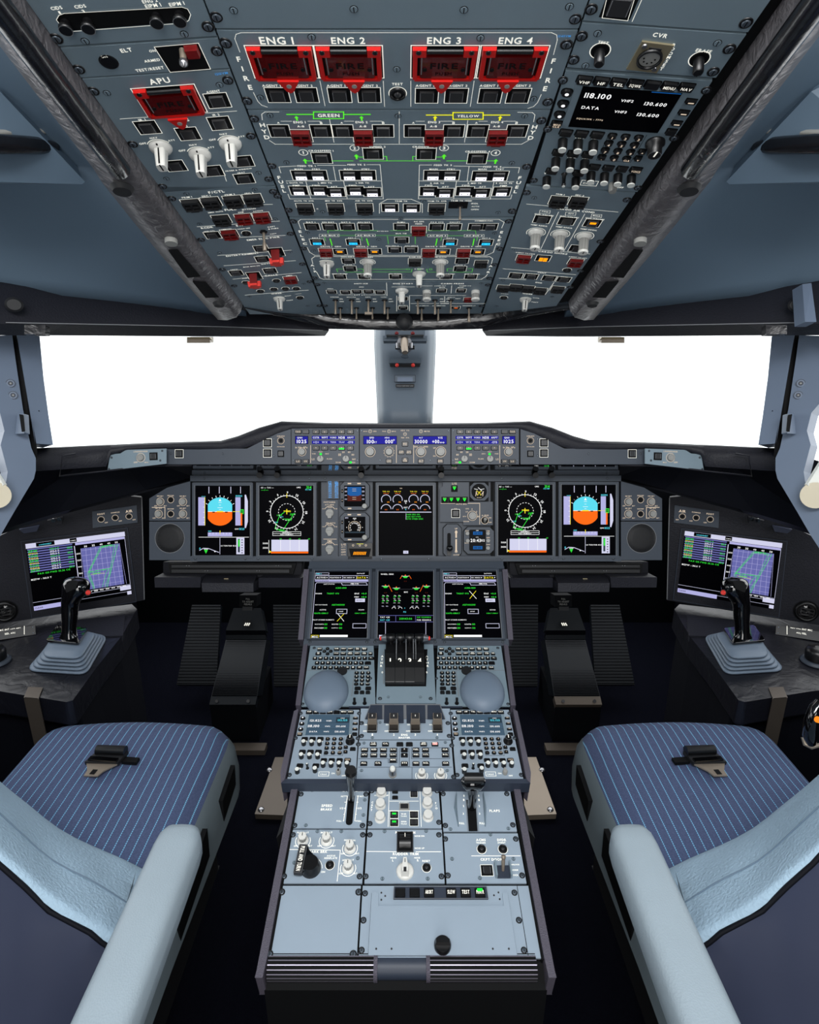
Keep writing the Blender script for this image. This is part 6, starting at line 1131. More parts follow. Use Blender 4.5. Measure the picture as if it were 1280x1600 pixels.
def w_push(b): b.lathe([(10.5, 0), (10.5, 1.5), (9, 3)], 'knobwhite', n=22); b.lathe([(4, 3), (4, 8)], 'knobgrey', n=12); b.lathe([(8.5, 8), (8.8, 10), (8.6, 12.5), (8, 13)], 'knobwhite', n=22)
PU = wid('push_knob', w_push); m.puts('push_knob', PU, [(596, 1240), (594.5, 1259), (594, 1279), (667.5, 1239.5), (668, 1257), (669, 1277)], label='white push knob')
m.B([(647, 1241)], sc=.55); m.puts('push_button', w_btn('g'), [(616, 1273), (616, 1285.5)], sc=.6, label='push button lit green'); m.B([(647, 1273), (647, 1285)], sc=.6); m.puts('key', w_key(13, 8), [(617.5, 1237.5), (617.5, 1246.5)], sc=.8)
for t_, x, y, w_ in (('TCAS', 635, 1232.5, 13), ('ALT RPTG', 631, 1254.5, 15), ('WXR', 631, 1272, 8), ('TAWS', 631, 1275.5, 9), ('XPDR', 631, 1284, 9), ('TCAS', 631, 1287.5, 9), ('OFF', 587, 1243, 4), ('UP', 605, 1243, 4)): m.T(t_, x, y, w_)
m.V('CAPT', [(582, 1254), (581.5, 1258), (581, 1262), (580.6, 1266)], 3); m.V('F/O', [(681, 1255), (681.5, 1259), (682, 1263)], 3)
for q in ([(608.5, 1230), (606.5, 1292)], [(656, 1230), (658.5, 1292)], [(609, 1252), (654, 1252)], [(607.5, 1267), (655, 1267)]): m.L(q, .6)
def w_rs(b): b.box(0, 0, 26, 20, 0, 2, 'knobgrey'); b.box(0, 0, 20, 12, 2, 4, 'rubber')
m.put('rotary_selector', wid('rotary_selector', w_rs), 632, 1260.7, sc=.75); m.S([(581, 1236), (578, 1287), (683, 1236), (686, 1285)], .8); m.done()
m = Mod('flaps_panel', 'pedestal panel lettered FLAPS with a black T-handled lever between two pale fins', 'control panel', LP, (742, 1264), pm=PW); m.plate([(688.5, 1229.5), (796, 1229.5), (808, 1299), (693, 1299)])
m.T('FLAPS', 773, 1267, 16); m.m.prism([m.uv(*p) for p in ((729, 1250), (743, 1250), (746.5, 1299), (732.5, 1299))], .0002, .0008, 'gap')
for i, (t_, y) in enumerate((('0', 1243.5), ('1', 1250), ('2', 1259.5), ('3', 1271.5), ('FULL', 1286.5))): m.T(t_, 725-i*.3-(2 if i > 3 else 0), y, 1.8 if i < 4 else 8, h=3.2); m.T(t_, 748+i*.5+(3.5 if i > 3 else 0), y, 1.8 if i < 4 else 8, h=3.2)
m.L([(728, 1250), (731, 1299)], .9, 'keyedge'); m.L([(744, 1250), (748, 1299)], .9, 'keyedge')
m.S([(692.5, 1240.5), (792, 1240.5), (696, 1290), (801.5, 1289)], .8); m.s2([(699, 1232), (783, 1232), (704, 1295.5), (794.5, 1294.5)], .8); m.done()
for x, k in ((713, -1), (755, 1)):
    b = MB(); p = [m.uv(x, 1242), m.uv(x+k*2, 1262), m.uv(x+3.5, 1292)]; b.add([(p[0][0]-.001, p[0][1], 0), (p[1][0]-.002, p[1][1], 0), (p[2][0]-.001, p[2][1], 0), (p[0][0]+.001, p[0][1], 0), (p[1][0]+.004, p[1][1], 0), (p[2][0]+.001, p[2][1], 0), (p[0][0], p[0][1], .010), (p[1][0], p[1][1], .012), (p[2][0], p[2][1], .002)], [(0, 1, 7, 6), (1, 2, 8, 7), (4, 3, 6, 7), (5, 4, 7, 8)], 'panel'); m.child('fin', b)
b = MB(); a, c_ = m.uv(737, 1262); b.tube([(a, c_, 0), (a, c_, .035), (a, c_+.003, .048), (a, c_+.006, .056)], [.008, .009, .011, .014], 'blkgloss', 16); b.tube([(a-.020, c_+.008, .064), (a-.014, c_+.008, .066), (a+.014, c_+.008, .066), (a+.020, c_+.008, .064)], [(.008, .010), (.015, .014), (.015, .014), (.008, .010)], 'blkgloss', 18)
b.tube([(a-.018, c_+.006, .082), (a+.018, c_+.006, .082)], .010, 'blk', 14); m.child('lever', b, 'black T-handle lever', bev=0)
m = Mod('lighting_brake_panel', 'pedestal panel with four white dimmers and a long black PULL AND TURN parking brake handle', 'control panel', LP, (505, 1338), pm=PW); m.plate([(457, 1296.5), (571.5, 1296.5), (566, 1380), (440, 1380)])
for x, y, t_ in ((473.5, 1314, 'FLOOD LT'), (510.4, 1314, 'INTEG LT'), (547, 1326, 'PEDESTAL'), (544, 1357, 'AREA LT')): m.put('rotary_knob', KB_, x, y, sc=.95, label='white fluted dimmer'); m.T('OFF', x-11, y+8, 6.5); m.T('BRT', x+11, y+8, 6.5); m.T(t_, x, y-13, 18)
m.T('PARK BRK', 497.5, 1331, 28); m.T('ACCUS', 517.5, 1337.3, 13); m.T('REINFLATE', 517, 1341, 20); m.T('OFF', 482, 1336.5, 7); m.T('ON', 505, 1362.5, 6)
RB = wid('round_button', w_rnd); m.put('round_button', RB, 515.6, 1352, sc=.95); m.L([(452, 1327.5), (532, 1328.5), (527, 1377)], .8); a, c_ = m.uv(486, 1357); m.m.ring(a, c_, .0195, .0202, m.z, 'white', 0, 110); m.S([(458, 1304.5), (567, 1304.5), (444, 1369.5), (562, 1369.5)], .8); m.s2([(496, 1299), (533.5, 1299), (559, 1341), (460, 1348)], .8); m.done()
b = MB(); a, c_ = m.uv(486, 1357); b.lathe([(.018, 0), (.017, .010), (.014, .020)], 'blk', a, c_, 24); g = m.child('brake_knob', b, 'black domed base'); p0 = m.uv(476, 1329); p1 = m.uv(466.5, 1374)
b = MB(); k = MB(); L_ = math.hypot(p1[0]-p0[0], p1[1]-p0[1]); k.rbox(0, 0, L_, .0155, .012, .020, 'key', .002); k.outline(0, 0, L_-.002, .0135, .0005, .0202, 'keyedge'); k.text('PULL AND TURN', 0, 0, 'white', .0204, w=L_*.85, h=.0075); th = math.atan2(p1[1]-p0[1], p1[0]-p0[0]); mx, my = (p0[0]+p1[0])/2, (p0[1]+p1[1])/2
b.ms = k.ms; b.f = k.f; b.mi = k.mi; b.sm = k.sm; b.v = [(mx+v[0]*math.cos(th)-v[1]*math.sin(th), my+v[0]*math.sin(th)+v[1]*math.cos(th), v[2]) for v in k.v]; m.child('brake_handle', b, 'black handle lettered PULL AND TURN')
b = MB(); q0 = m.uv(480, 1340); b.prism([(q0[0], q0[1]+.016), (q0[0]+.004, q0[1]+.006), (a+.016, c_+.004), (a+.012, c_-.012), (a-.012, c_-.014), (q0[0]-.006, q0[1]-.012)], .006, .018, 'blkgloss', .9); m.child('handle_web', b)
m = Mod('trim_panel', 'pedestal panel lettered PITCH TRIM and RUDDER TRIM with a large white pointer knob', 'control panel', LP, (633, 1338), pm=PW); m.plate([(574.5, 1296.5), (690.5, 1296.5), (695, 1380), (569.5, 1380)])
for t_, x, y, w_ in (('PITCH TRIM', 633.5, 1301, 31), ('NOSE DN', 655.7, 1306.5, 15), ('NOSE UP', 655.7, 1325.5, 15), ('RUDDER TRIM', 634, 1334.5, 40), ('NOSE', 615, 1340.5, 9), ('L', 614, 1344.5, 2), ('NOSE', 652, 1340.5, 9), ('R', 653, 1344.5, 2.4), ('RESET', 666, 1345.4, 12)): m.T(t_, x, y, w_, h=3.4 if len(t_) == 1 else None)
m.L([(573, 1330.5), (620, 1331)], .8); m.L([(650, 1331), (689, 1331)], .8)
def w_wheel(b):
    b.box(0, 0, 32, 40, 0, 3, 'key'); b.box(0, 0, 27, 36, 3, 4, 'gap')
    b.tube([(-11, 0, -4), (11, 0, -4)], 16, 'blk', 28); b.box(0, 8, 1, 8, 9.5, 11.3, 'white')
m.put('trim_wheel', wid('trim_wheel', w_wheel), 633, 1316, sc=.95, label='black trim wheel in a recess')
def w_rud(b):
    b.lathe([(19, 0), (19, 3), (17.5, 7), (14, 8)], 'knobwhite', n=32); b.prism([(-8, -15), (8, -15), (8, -2), (4.5, 21), (-4.5, 21), (-8, -2)], 6, 26, 'knobwhite', .8); b.box(0, -9, 6, 9, 25.5, 27, 'key'); b.box(0, 10, 3, 8, 25.5, 26.6, 'knobgrey')
m.put('rudder_knob', wid('rudder_knob', w_rud), 633, 1362, sc=.82, label='large white pointer knob'); m.put('round_button', RB, 666.7, 1356, sc=.95); m.S([(578, 1304.5), (686, 1304.5), (571.5, 1369.5), (690, 1369.5)], .8); m.s2([(601, 1299), (666, 1298.5), (597.5, 1373), (668.5, 1373)], .8); m.done()
m = Mod('cockpit_door_panel', 'pedestal panel lettered ACMS, DFDR and CKPT DOOR with a guarded bronze toggle', 'control panel', LP, (755, 1340), pm=PW); m.plate([(693.5, 1302), (809, 1302), (823, 1380), (698, 1380)])
for t_, x, y, w_ in (('ACMS', 751.5, 1312.5, 15), ('TRIGGER', 751.5, 1317, 15), ('DFDR', 784, 1312.5, 14), ('EVENT', 784, 1317, 12), ('CKPT DOOR', 768, 1343, 34), ('UNLOCK', 805.5, 1351, 13), ('NORM', 804.5, 1359.5, 10), ('LOCK', 805, 1367.5, 10)): m.T(t_, x, y, w_)
m.puts('round_button', RB, [(752.7, 1327), (785.9, 1327)]); m.L([(737, 1337.5), (813, 1337.5)], .8); m.put('push_button', w_btn(), 761, 1360, sc=.8)
b = MB(); a, c_ = m.uv(786, 1361)
for sx in (-1, 1): b.box(a+sx*.013, c_, .003, .026, 0, .012, 'panel')
b.box(a, c_-.002, .023, .022, 0, .002, 'shelldark'); b.tube([(a, c_, .002), (a, c_+.006, .018), (a, c_+.009, .026)], [.0025, .0035, .003], 'bronze', 12); b.lathe([(.001, .024), (.0042, .026), (.0042, .029), (.001, .031)], 'bronze', a, c_+.009, 12); m.child('toggle_switch', b, 'guarded bronze toggle')
m.S([(696, 1311), (806, 1311), (700, 1368), (816, 1368)], .8); m.s2([(766.5, 1304), (706.5, 1342), (802.5, 1342), (750, 1372)], .8); m.done()
m = Mod('blank_panel', 'large plain grey blanking plate at the near left of the pedestal', 'blank panel', LP, (495, 1440), pm=PW); m.plate([(439.5, 1384), (564, 1384), (557.5, 1497), (420, 1497)]); m.S([(440.5, 1394), (560.5, 1394), (421.5, 1491), (552, 1491)], .9); m.done()
m = Mod('printer', 'cockpit printer with a grey lid, six dark buttons and one black knob', 'printer', LP, (690, 1440), pm=PW); m.plate([(567, 1384), (828, 1384), (846, 1497), (560.5, 1497)])
b = MB(); b.prism([m.uv(*p) for p in ((581, 1396), (591.5, 1396), (591.5, 1417), (787, 1417), (785, 1396), (793, 1396), (808, 1494), (575.5, 1494))], 0, .003, PW); g = m.child('lid', b, 'pale grey hinged lid', bev=.0008)
m.L([(581, 1396), (575.5, 1494), (808, 1494), (793, 1396)], .9, 'gap'); m.L([(808, 1384), (826, 1497)], .9, 'gap')
b = MB(); k = [m.uv(*p) for p in ((616, 1387), (760, 1387), (763, 1406), (615, 1406))]; b.prism(k, 0, .004, 'shelldark'); b.path(k, .0008, .0042, 'keyedge', True); m.child('button_bar', b)
for i, (x, t_) in enumerate(((625.5, ''), (648, ''), (670.5, 'ABORT'), (705, 'SLEW'), (727.5, 'TEST'), (750, 'PRNTR'))):
    m.put('push_button', w_key(17, 15, t_, .8, None, 'white'), x, 1397, z=.004, sc=.95)
b = MB(); a, c_ = m.uv(749.5, 1393.8); b.box(a, c_, .009, .0045, .0072, .0076, 'eF'); m.child('green_light', b, 'green lit bar')
for i, x in enumerate((588, 612, 770, 795)): m.put('rivet', wid('rivet', lambda b: b.lathe([(1.6, 0), (1.4, .8), (.6, 1)], 'key', n=10)), x, 1484, z=.003)
m.puts('rivet', wid('rivet', None), [(596, 1395), (602, 1400), (596, 1406), (779, 1394.5), (772, 1399), (781, 1405)]); m.S([(570.5, 1396), (568, 1438), (565, 1485), (804, 1395), (811, 1438), (819, 1485)], .8); m.done()
b = MB(); a, c_ = m.uv(691.5, 1480); b.lathe([(.0135, .003), (.0135, .010), (.012, .012)], 'blk', a, c_, 28); b.box(a, c_, .024, .006, .012, .022, 'blk', .9); m.child('lid_knob', b, 'black finger knob')
# ribbed roll at the near end
root = thing('pedestal_end_roll', 'dark ribbed metal foot roll across the near end of the pedestal', 'foot roll', tuple(LP.pw(633, 1512)))
R1 = .020
for k, (x0, x1, name, mm) in enumerate(((419, 587, 'ribbed_roll', 'railgrey'), (669, 838, 'ribbed_roll', 'railgrey'), (587, 669, 'plain_centre', 'shelldark'))):
    p0, p1 = LP.pw(x0, 1503, -.016), LP.pw(x1, 1503, -.016); r = R1 if k < 2 else R1*.86; n = 80 if k < 2 else 24; b = MB(); vs = []
    for p in (p0, p1):
        for i in range(n):
            t = 2*PI*i/n; rr = r*((.92 if i % 4 in (0, 1) else 1) if k < 2 else 1); vs.append(tuple(p+Vector((0, 1, 0))*rr*math.cos(t)+Vector((0, 0, 1))*rr*math.sin(t)))
    qd = lambda i: (i, (i+1) % n, n+(i+1) % n, n+i)
    if k < 2: b.add(vs, [qd(i) for i in range(n) if i % 4 == 2], 'ribmetal'); b.add(vs, [qd(i) for i in range(n) if i % 4 != 2]+[tuple(range(n)), tuple(range(2*n-1, n-1, -1))], 'gap')
    else: b.add(vs, [qd(i) for i in range(n)], 'shelldark', True)
    if k < 2:
        e = p1 if k == 0 else p0; b.tube([e-Vector((.003, 0, 0)), e+Vector((.003, 0, 0))], r*1.03, 'railgrey', 30)
    wpart(root, name, b)
# ============================================================ FOOTWELLS, FLOOR PLATES
for s in (-1, 1):
    sd = SIDE[s]
    def q(x): return x if s < 0 else 1268-x
    def P(r): return [W(q(p[0]), p[1], p[2]) for p in r]
    R0 = thing('pilot_table', 'dark folded table ledge under the %s pair of main screens' % sd, 'folded table', tuple(W(q(355), 905, 1.66)), group='folded tables')
    b = MB(); b.slab(P([(255, 878, 1.72), (472, 878, 1.72), (470, 902, 1.72), (255, 902, 1.72)]), cv(0, .05, 0), 'darkside'); b.slab(P([(263, 880, 1.71), (463, 880, 1.71), (458, 897, 1.71), (266, 897, 1.71)]), cv(0, .02, 0), 'gap'); b.slab(P([(268, 883, 1.705), (456, 883, 1.705), (456, 887, 1.705), (268, 887, 1.705)]), cv(0, .01, 0), 'rubber'); b.slab(P([(268, 890, 1.705), (452, 890, 1.705), (452, 895, 1.705), (268, 895, 1.705)]), cv(0, .01, 0), 'rubber')
    for x in (291, 295, 431, 435, 320, 324, 401, 405): b.tube(P([(x, 884 if x in (291, 295, 431, 435) else 892, 1.70), (x+1, 884 if x in (291, 295, 431, 435) else 892, 1.70)]), .0012, 'keyedge', 6)
    wpart(R0, 'slotted_housing', b)
    b = MB(); b.slab(P([(241, 902, 1.66), (314, 902, 1.66), (313, 918, 1.64), (242, 918, 1.64)]), cv(0, .10, .01), 'softblack'); b.tube(P([(242, 909.5, 1.655), (309, 909.5, 1.655)]), .0016, 'knobgrey', 8); wpart(R0, 'side_bar', b, bev=.004)
    b = MB(); b.slab(P([(404, 903, 1.68), (472, 903, 1.68), (470, 918, 1.66), (404, 918, 1.66)]), cv(0, .10, .01), 'softblack'); wpart(R0, 'side_bar', b, bev=.004)
    b = MB(); b.slab(P([(320, 898, 1.72), (402, 898, 1.72), (396, 911, 1.62), (315, 911, 1.62)]), cv(0, .02, -.02), 'softblack'); b.slab(P([(315, 911, 1.62), (396, 911, 1.62), (396, 925, 1.62), (316, 925, 1.62)]), cv(0, .09, 0), 'softblack'); b.slab(P([(350, 904, 1.665), (357, 904, 1.665), (357, 905, 1.665), (350, 905, 1.665)]), cv(0, .001, .001), 'brass'); wpart(R0, 'table_block', b, bev=.003)
    # footrest and pedals
    R0 = thing('footrest_column', 'dark sloping footrest column with PULL TO ADJUST PEDALS placard, %s footwell' % sd, 'footrest', tuple(W(q(370), 1150, 2.14)), group='footrest columns')
    b = MB(); b.slab(P([(365, 950, 2.36), (408, 950, 2.36), (415, 985, 2.33), (353, 985, 2.33)]), cv(0, .05, -.02), 'footplate'); b.slab(P([(353, 985, 2.33), (415, 985, 2.33), (415, 992, 2.35), (353, 992, 2.35)]), cv(0, .03, -.02), 'darkside'); b.slab(P([(353, 992, 2.33), (415, 992, 2.33), (415, 999, 2.33), (353, 999, 2.33)]), cv(0, .03, -.02), 'footplate'); wpart(R0, 'upper_cover', b, bev=.003)
    b = MB(); b.slab(P([(353, 1000, 2.33), (416, 1000, 2.33), (402, 1088, 2.16), (330, 1088, 2.16)]), cv(0, .08, -.02), 'footplate')
    for i in range(34):
        t = (i+.5)/34; y = 1001+86*t; d = 2.329-.17*t; x0 = 353-23*t; x1 = 416-14*t; b.tube(P([(x0+1, y, d), (x1-1, y, d)]), .0022, 'footdark', 5, False)
    wpart(R0, 'ribbed_ramp', b)
    b = MB(); b.slab(P([(330, 1088, 2.16), (402, 1088, 2.16), (399, 1101, 2.14), (327, 1101, 2.14)]), cv(0, .02, -.02), 'browndark' if s > 0 else 'footplate')
    for x in (339, 388): p = W(q(x), 1095.5, 2.147); b.tube([p, p+cv(0, -.003, .001)], .006, 'key', 10)
    wpart(R0, 'end_plate', b)
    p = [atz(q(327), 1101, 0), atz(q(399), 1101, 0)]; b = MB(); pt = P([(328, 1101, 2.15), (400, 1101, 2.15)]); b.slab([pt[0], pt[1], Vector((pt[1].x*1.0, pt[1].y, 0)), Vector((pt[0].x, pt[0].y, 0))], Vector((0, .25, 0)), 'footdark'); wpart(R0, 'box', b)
    b = MB(); b.slab(P([(374, 930, 1.95), (401, 930, 1.95), (401, 948, 1.95), (374, 948, 1.95)]), cv(0, .06, 0), 'footdark'); fr = Fr(W(q(387.5), 940, 1.948), X, cv(0, 0, 1))
    for i, t_ in enumerate(('PULL', 'TO ADJUST', 'PEDALS')): k = MB(); k.text(t_, 0, (1-i)*.0085, 'knobgrey', .0003, h=.0055, w=(.013, .036, .024)[i]); b.add([tuple(fr.P(*v)) for v in k.v], k.f, 'knobgrey')
    b.slab(P([(379, 948, 1.94), (394, 948, 1.94), (394, 954, 1.94), (379, 954, 1.94)]), cv(0, .02, 0), 'rubber'); wpart(R0, 'adjust_handle', b)
    b = MB()
    b.slab(P([(380, 969, 2.33), (391, 969, 2.33), (391, 979, 2.32), (380, 979, 2.32)]), cv(0, .005, -.0), 'gap')
    for i in range(3): b.tube(P([(382+3*i, 977.5, 2.318), (384.5+3*i, 973.5, 2.318)]), .0022, 'white', 5)
    wpart(R0, 'position_mark', b)
    for i, pts in enumerate(([(300, 945, 2.5), (345, 945, 2.5), (338, 1070, 2.35), (276, 1070, 2.35)], [(427, 945, 2.5), (478, 945, 2.5), (478, 1072, 2.35), (428, 1072, 2.35)])):
        t = thing('rudder_pedal', 'dark ribbed foot pedal plate, %s one in the %s footwell' % (('outboard', 'inboard')[i], sd), 'pedal', tuple(W(q(pts[2][0]), 1070, 2.35)), group='foot pedals'); b = MB(); b.slab(P(pts), cv(0, .02, -.01), 'footplate'); wpart(t, 'plate', b)
        b = MB()
        for j in range(26):
            u = (j+.5)/26; l = W(q(pts[0][0]*(1-u)+pts[3][0]*u), pts[0][1]*(1-u)+pts[3][1]*u, 2.498-.15*u); r = W(q(pts[1][0]*(1-u)+pts[2][0]*u), pts[1][1]*(1-u)+pts[2][1]*u, 2.498-.15*u); b.tube([l, r], .002, 'footdark', 5, False)
        wpart(t, 'tread', b)
    b = MB(); p0, p1 = atz(q(300), 1169, 0), atz(q(416), 1174, 0); boxw(b, min(p0.x, p1.x), max(p0.x, p1.x), p1.y-.02, p1.y+.02, 0, .02, 'browndark'); single('floor_sill', b, 'thin metal sill across the carpet edge at the %s footwell' % sd, 'floor sill', group='floor sills')
    b = MB(); pts = [atz(q(x), y, .02) for x, y in ((430, 1183), (452, 1183), (448, 1274), (398, 1272))]; b.slab(pts, Vector((0, 0, -.02)), 'bronze' if s > 0 else 'browndark')
    o = single('kick_plate', b, ('dull brown' if s < 0 else 'pale tan')+' metal floor plate with two screws beside the %s flank of the pedestal' % sd, 'kick plate', bev=.003); g = o
    for x, y in ((421, 1203), (408, 1265)): b = MB(); p = atz(q(x), y, .02); b.lathe([(.010, .02), (.009, .023), (.005, .0245)], 'steel', p.x, p.y, 14); link('screw', b.mesh('screw'), g)
# ============================================================ SIDE CONSOLES
for s in (-1, 1):
    sd = SIDE[s]; SF = SL if s < 0 else SR
    def q(x): return x if s < 0 else 1268-x
    def P(r): return [W(q(p[0]), p[1], p[2]) for p in r]
    R0 = thing('side_console', 'black leather covered console beside the %s seat' % sd, 'side console', tuple(atz(q(60), 1040, 0)))
    zt = .58
    out = [(-150, 1066), (0, 1080), (104, 1097), (114, 1094), (150, 1044), (190, 994), (214, 952), (206, 944), (52, 962), (-30, 979), (-60, 1003)]
    o2 = [atz(q(x), y, zt) for x, y in out]; b = MB(); b.slab(o2, Vector((0, 0, -.07)), 'leatherconsole'); wpart(R0, 'padded_top', b, bev=.016)
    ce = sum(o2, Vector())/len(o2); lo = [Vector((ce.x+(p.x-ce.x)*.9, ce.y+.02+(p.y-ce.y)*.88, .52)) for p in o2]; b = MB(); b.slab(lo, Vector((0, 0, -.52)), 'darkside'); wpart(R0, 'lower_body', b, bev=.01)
    b = MB(); b.slab([atz(q(x), y, zt+.004) for x, y in ((88, 972), (195, 960), (192, 993), (166, 994), (150, 990), (100, 982))], Vector((0, 0, -.03)), 'softblack'); wpart(R0, 'raised_pad', b, bev=.01)
    # strap bracket
    b = MB(); p = [atz(q(x), y, zt+.003) for x, y in ((44, 1073), (67, 1074), (60, 1092), (37, 1090))]; b.slab(p, Vector((0, 0, -.004)), 'browndark'); d = Vector((0, -.0, 0)); b.slab([p[3], p[2], Vector((p[2].x, p[2].y+.002, .26)), Vector((p[3].x-.006*0, p[3].y+.002, .26))], Vector((0, .004, 0)), 'browndark')
    single('strap_bracket', b, 'brown metal strap bent over the edge of the %s leather console' % sd, 'strap', bev=.002, group='console straps')
    # console instrument wall
    m = Mod('console_instrument_wall', 'dark slanted instrument wall around the %s side screen' % sd, 'instrument wall', SF, (q(120), 900), pm='darkside', group='console instrument walls')
    m.plate([(q(x), y) for x, y in ((-25, 850), (11, 832), (34, 822), (90, 806), (163, 771), (221.5, 777.5), (226, 938), (52, 967), (-30, 980))], t=.02, z1=-.002); m.m.ms[m.m.ms.index('darkside')] = 'softblack'
    m.L([(q(221.5), 778), (q(225.5), 936)], 1.3, 'keyedge'); m.L([(q(34), 822), (q(90), 806), (q(163), 771.5)], 1.0, 'mainpanel', z=.0006); m.done('wall_panel')
    m = Mod('side_display', 'side screen with a blue graph and a table of figures, %s of the cockpit' % ('left end' if s < 0 else 'right end'), 'display screen', SF, (q(122), 890), pm='mainpanel', group='side screens')
    if s < 0: cr = ((40, 849), (194.6, 829.7), (206.5, 927.6), (54, 953.4)); fr_ = ((33, 845), (199, 824), (213, 939), (50, 965))
    else: cr = ((1070.6, 828.6), (1222.4, 847.7), (1209, 951), (1058.7, 924)); fr_ = ((1065, 825), (1230, 845), (1217, 964), (1052, 936))
    m.m.prism([m.uv(*p) for p in fr_], -.002, .006, 'softblack'); m.z = .0064; m.L(list(fr_), .9, 'shelldark', close=True); m.S([(fr_[2][0]-7, fr_[2][1]-7), (fr_[3][0]+7, fr_[3][1]-8)], .45); m.done('frame')
    b = MB(); tl, tr, br, bl = [m.uv(*p) for p in cr]
    def U(x, y): u, v = x/100, y/100; return ((tl[0]*(1-u)+tr[0]*u)*(1-v)+(bl[0]*(1-u)+br[0]*u)*v, (tl[1]*(1-u)+tr[1]*u)*(1-v)+(bl[1]*(1-u)+br[1]*u)*v)
    def R(x, y, x1, y1, c, z=.0076): b.flat([U(x, y), U(x1, y), U(x1, y1), U(x, y1)], z, c)
    def LN(pts, c, w=.0009, z=.0082): b.path([U(*p) for p in pts], w, z, c)
    rot = math.atan2(tr[1]-tl[1], tr[0]-tl[0]); sw = math.hypot(tr[0]-tl[0], tr[1]-tl[1])
    def T(t, x, y, w, c='eW', z=.0084): a, c_ = U(x, y); b.text(t, a, c_, c, z, w=w*sw/100, rot=rot)
    b.prism([tl, tr, br, bl], .002, .0072, 'scr'); R(0, 0, 100, 7, 'eK'); R(10, 0.2, 28, 6, 'scr', .0078); T('LOADSHEET', 19, 3.5, 12, 'eC'); R(43, .2, 50, 6, 'scr', .0078); T('F.INFO', 46.5, 3.5, 5); R(48, 7.5, 99, 11, 'eL')
    for i in range(10): R(1, 8+i*3.6, 45, 9.8+i*3.6, 'eN')
    for i in range(9): T(('ZFW', 'ZFWCG', 'TOW', 'TOCG')[i % 4], 6, 11.6+i*3.6, 9, 'eY' if i % 2 else 'eG'); T('275.3 T', 27, 11.6+i*3.6, 9, 'eW' if i % 3 else 'eG'); T('35.5', 42, 13+i*3.6, 5, 'eG') if i % 2 == 0 else 0
    T('PAX 120 FWD 35.36 CG', 24, 45.5, 32, 'eG'); T('MZFW : 361.0 T', 11, 53, 20)
    R(46.5, 12, 47.3, 70 if 0 else 100*.0+82, 'eK'); R(53, 17, 93, 81, 'eN')
    for i in range(9): x = 53+5*i; LN([(x, 17), (x+(i-4)*.6, 81)], 'eL', .0007)
    for i in range(8): LN([(53, 20+i*8), (93, 20+i*8)], 'eL', .0007)
    LN([(85, 17.5), (75, 17.5), (58, 55), (62, 80)], 'eG', .0012); LN([(87, 18), (73, 18), (56.5, 56), (61, 81)], 'eG', .001); LN([(91, 18), (78, 68), (75, 81)], 'eG', .0012); LN([(88, 18), (79, 60), (73, 80)], 'eG', .0008); LN([(58, 55), (80, 53), (76, 58), (70, 80)], 'eG', .0009); LN([(60, 58), (74, 59)], 'eY', .0008); T('MTOW - 560.0 T', 82, 19.5, 14, 'eG'); T('MLW - 391.0 T  MZFW', 68, 53.6, 20, 'eG'); T('OEW', 66, 57.5, 8, 'eG')
    for i in range(5): T(str(30+5*i), 58+8*i, 14.5, 3); T(str(600-80*i), 50, 24+i*10, 4)
    for i in range(7): T(str(100+i), 57+6*i, 84, 3.4)
    LN([(47, 87), (99, 87)], 'eK'); LN([(0, 87), (46, 87)], 'eK'); R(0, 93, 42, 99.5, 'eL'); T('CLEAR', 5, 96, 8, 'gap'); R(88, 84, 99.5, 91, 'eK'); R(95, 93.5, 99.5, 99, 'eK'); LN([(40, 94), (99, 94)], 'eK', .0007)
    LN([(99.3, 8), (99.3, 83), (47, 83)], 'eK'); m.child('screen', b)
    # reading light panel
    m = Mod('console_light_panel', 'small slanted panel with three black ringed knobs above the %s side screen' % sd, 'control panel', SF, (q(180), 807), pm='mainpanel', group='console light panels')
    m.plate([(q(x), y) for x, y in ((144, 799), (213.5, 789), (215, 816), (145, 824.5))], z1=.004); m.z = .0044
    for x, y, t_ in ((158, 811, 'FOOT'), (180, 808.5, 'CONSOLE'), (201.5, 806.5, 'AIR')): m.put('selector_knob', DRK, q(x), y, sc=.72, z=.004); m.T(t_, q(x), y-8.3, 8+len(t_)*.6, 'eT'); m.T('OFF', q(x+8), y+5, 4.5, 'eT')
    m.S([(q(148), 802), (q(209), 793), (q(148), 821)], .4); m.done()
    # clip on the upper edge
    b = MB(); f2 = SF; pts = [f2.pw(q(x), y, .012) for x, y in ((74, 812), (99, 806), (97, 817), (82, 820))]; b.slab(pts, -f2.n*.014, 'softblack')
    for x, y in ((84, 811.5), (93, 809.5)): p = f2.pw(q(x), y, .012); b.tube([p, p+f2.n*.003], .006, 'blkgloss', 12)
    single('chart_clip', b, 'small black clip with two round studs on the upper edge of the %s console wall' % sd, 'clip', bev=.001, group='chart clips')
    b = MB(); pts = [f2.pw(q(x), y, .010) for x, y in ((30, 826), (62, 820), (58, 829), (38, 832))]; b.slab(pts, -f2.n*.012, 'navyshell'); single('edge_catch', b, 'small grey-blue catch near the outer corner of the %s console wall' % sd, 'catch', bev=.002, group='edge catches')
    # air vent
    m = Mod('air_vent', 'round black swivel air vent low at the outer side of the %s side screen' % sd, 'air vent', SF, (q(8), 955), group='air vents'); a, c_ = 0, 0
    b = MB(); b.lathe([(.030, -.002), (.029, .008), (.024, .010), (.022, .002)], 'blk', n=28); b.lathe([(.001, .003), (.014, .006), (.018, .004)][::-1], 'blkgloss', n=20)
    for k in range(3): b.box(0, -.010+k*.010, .036, .0022, .004, .009, 'key')
    m.child('swivel_nozzle', b); m.m.ring(0, 0, .030, .033, .0003, 'gap'); m.done('vent_rim')
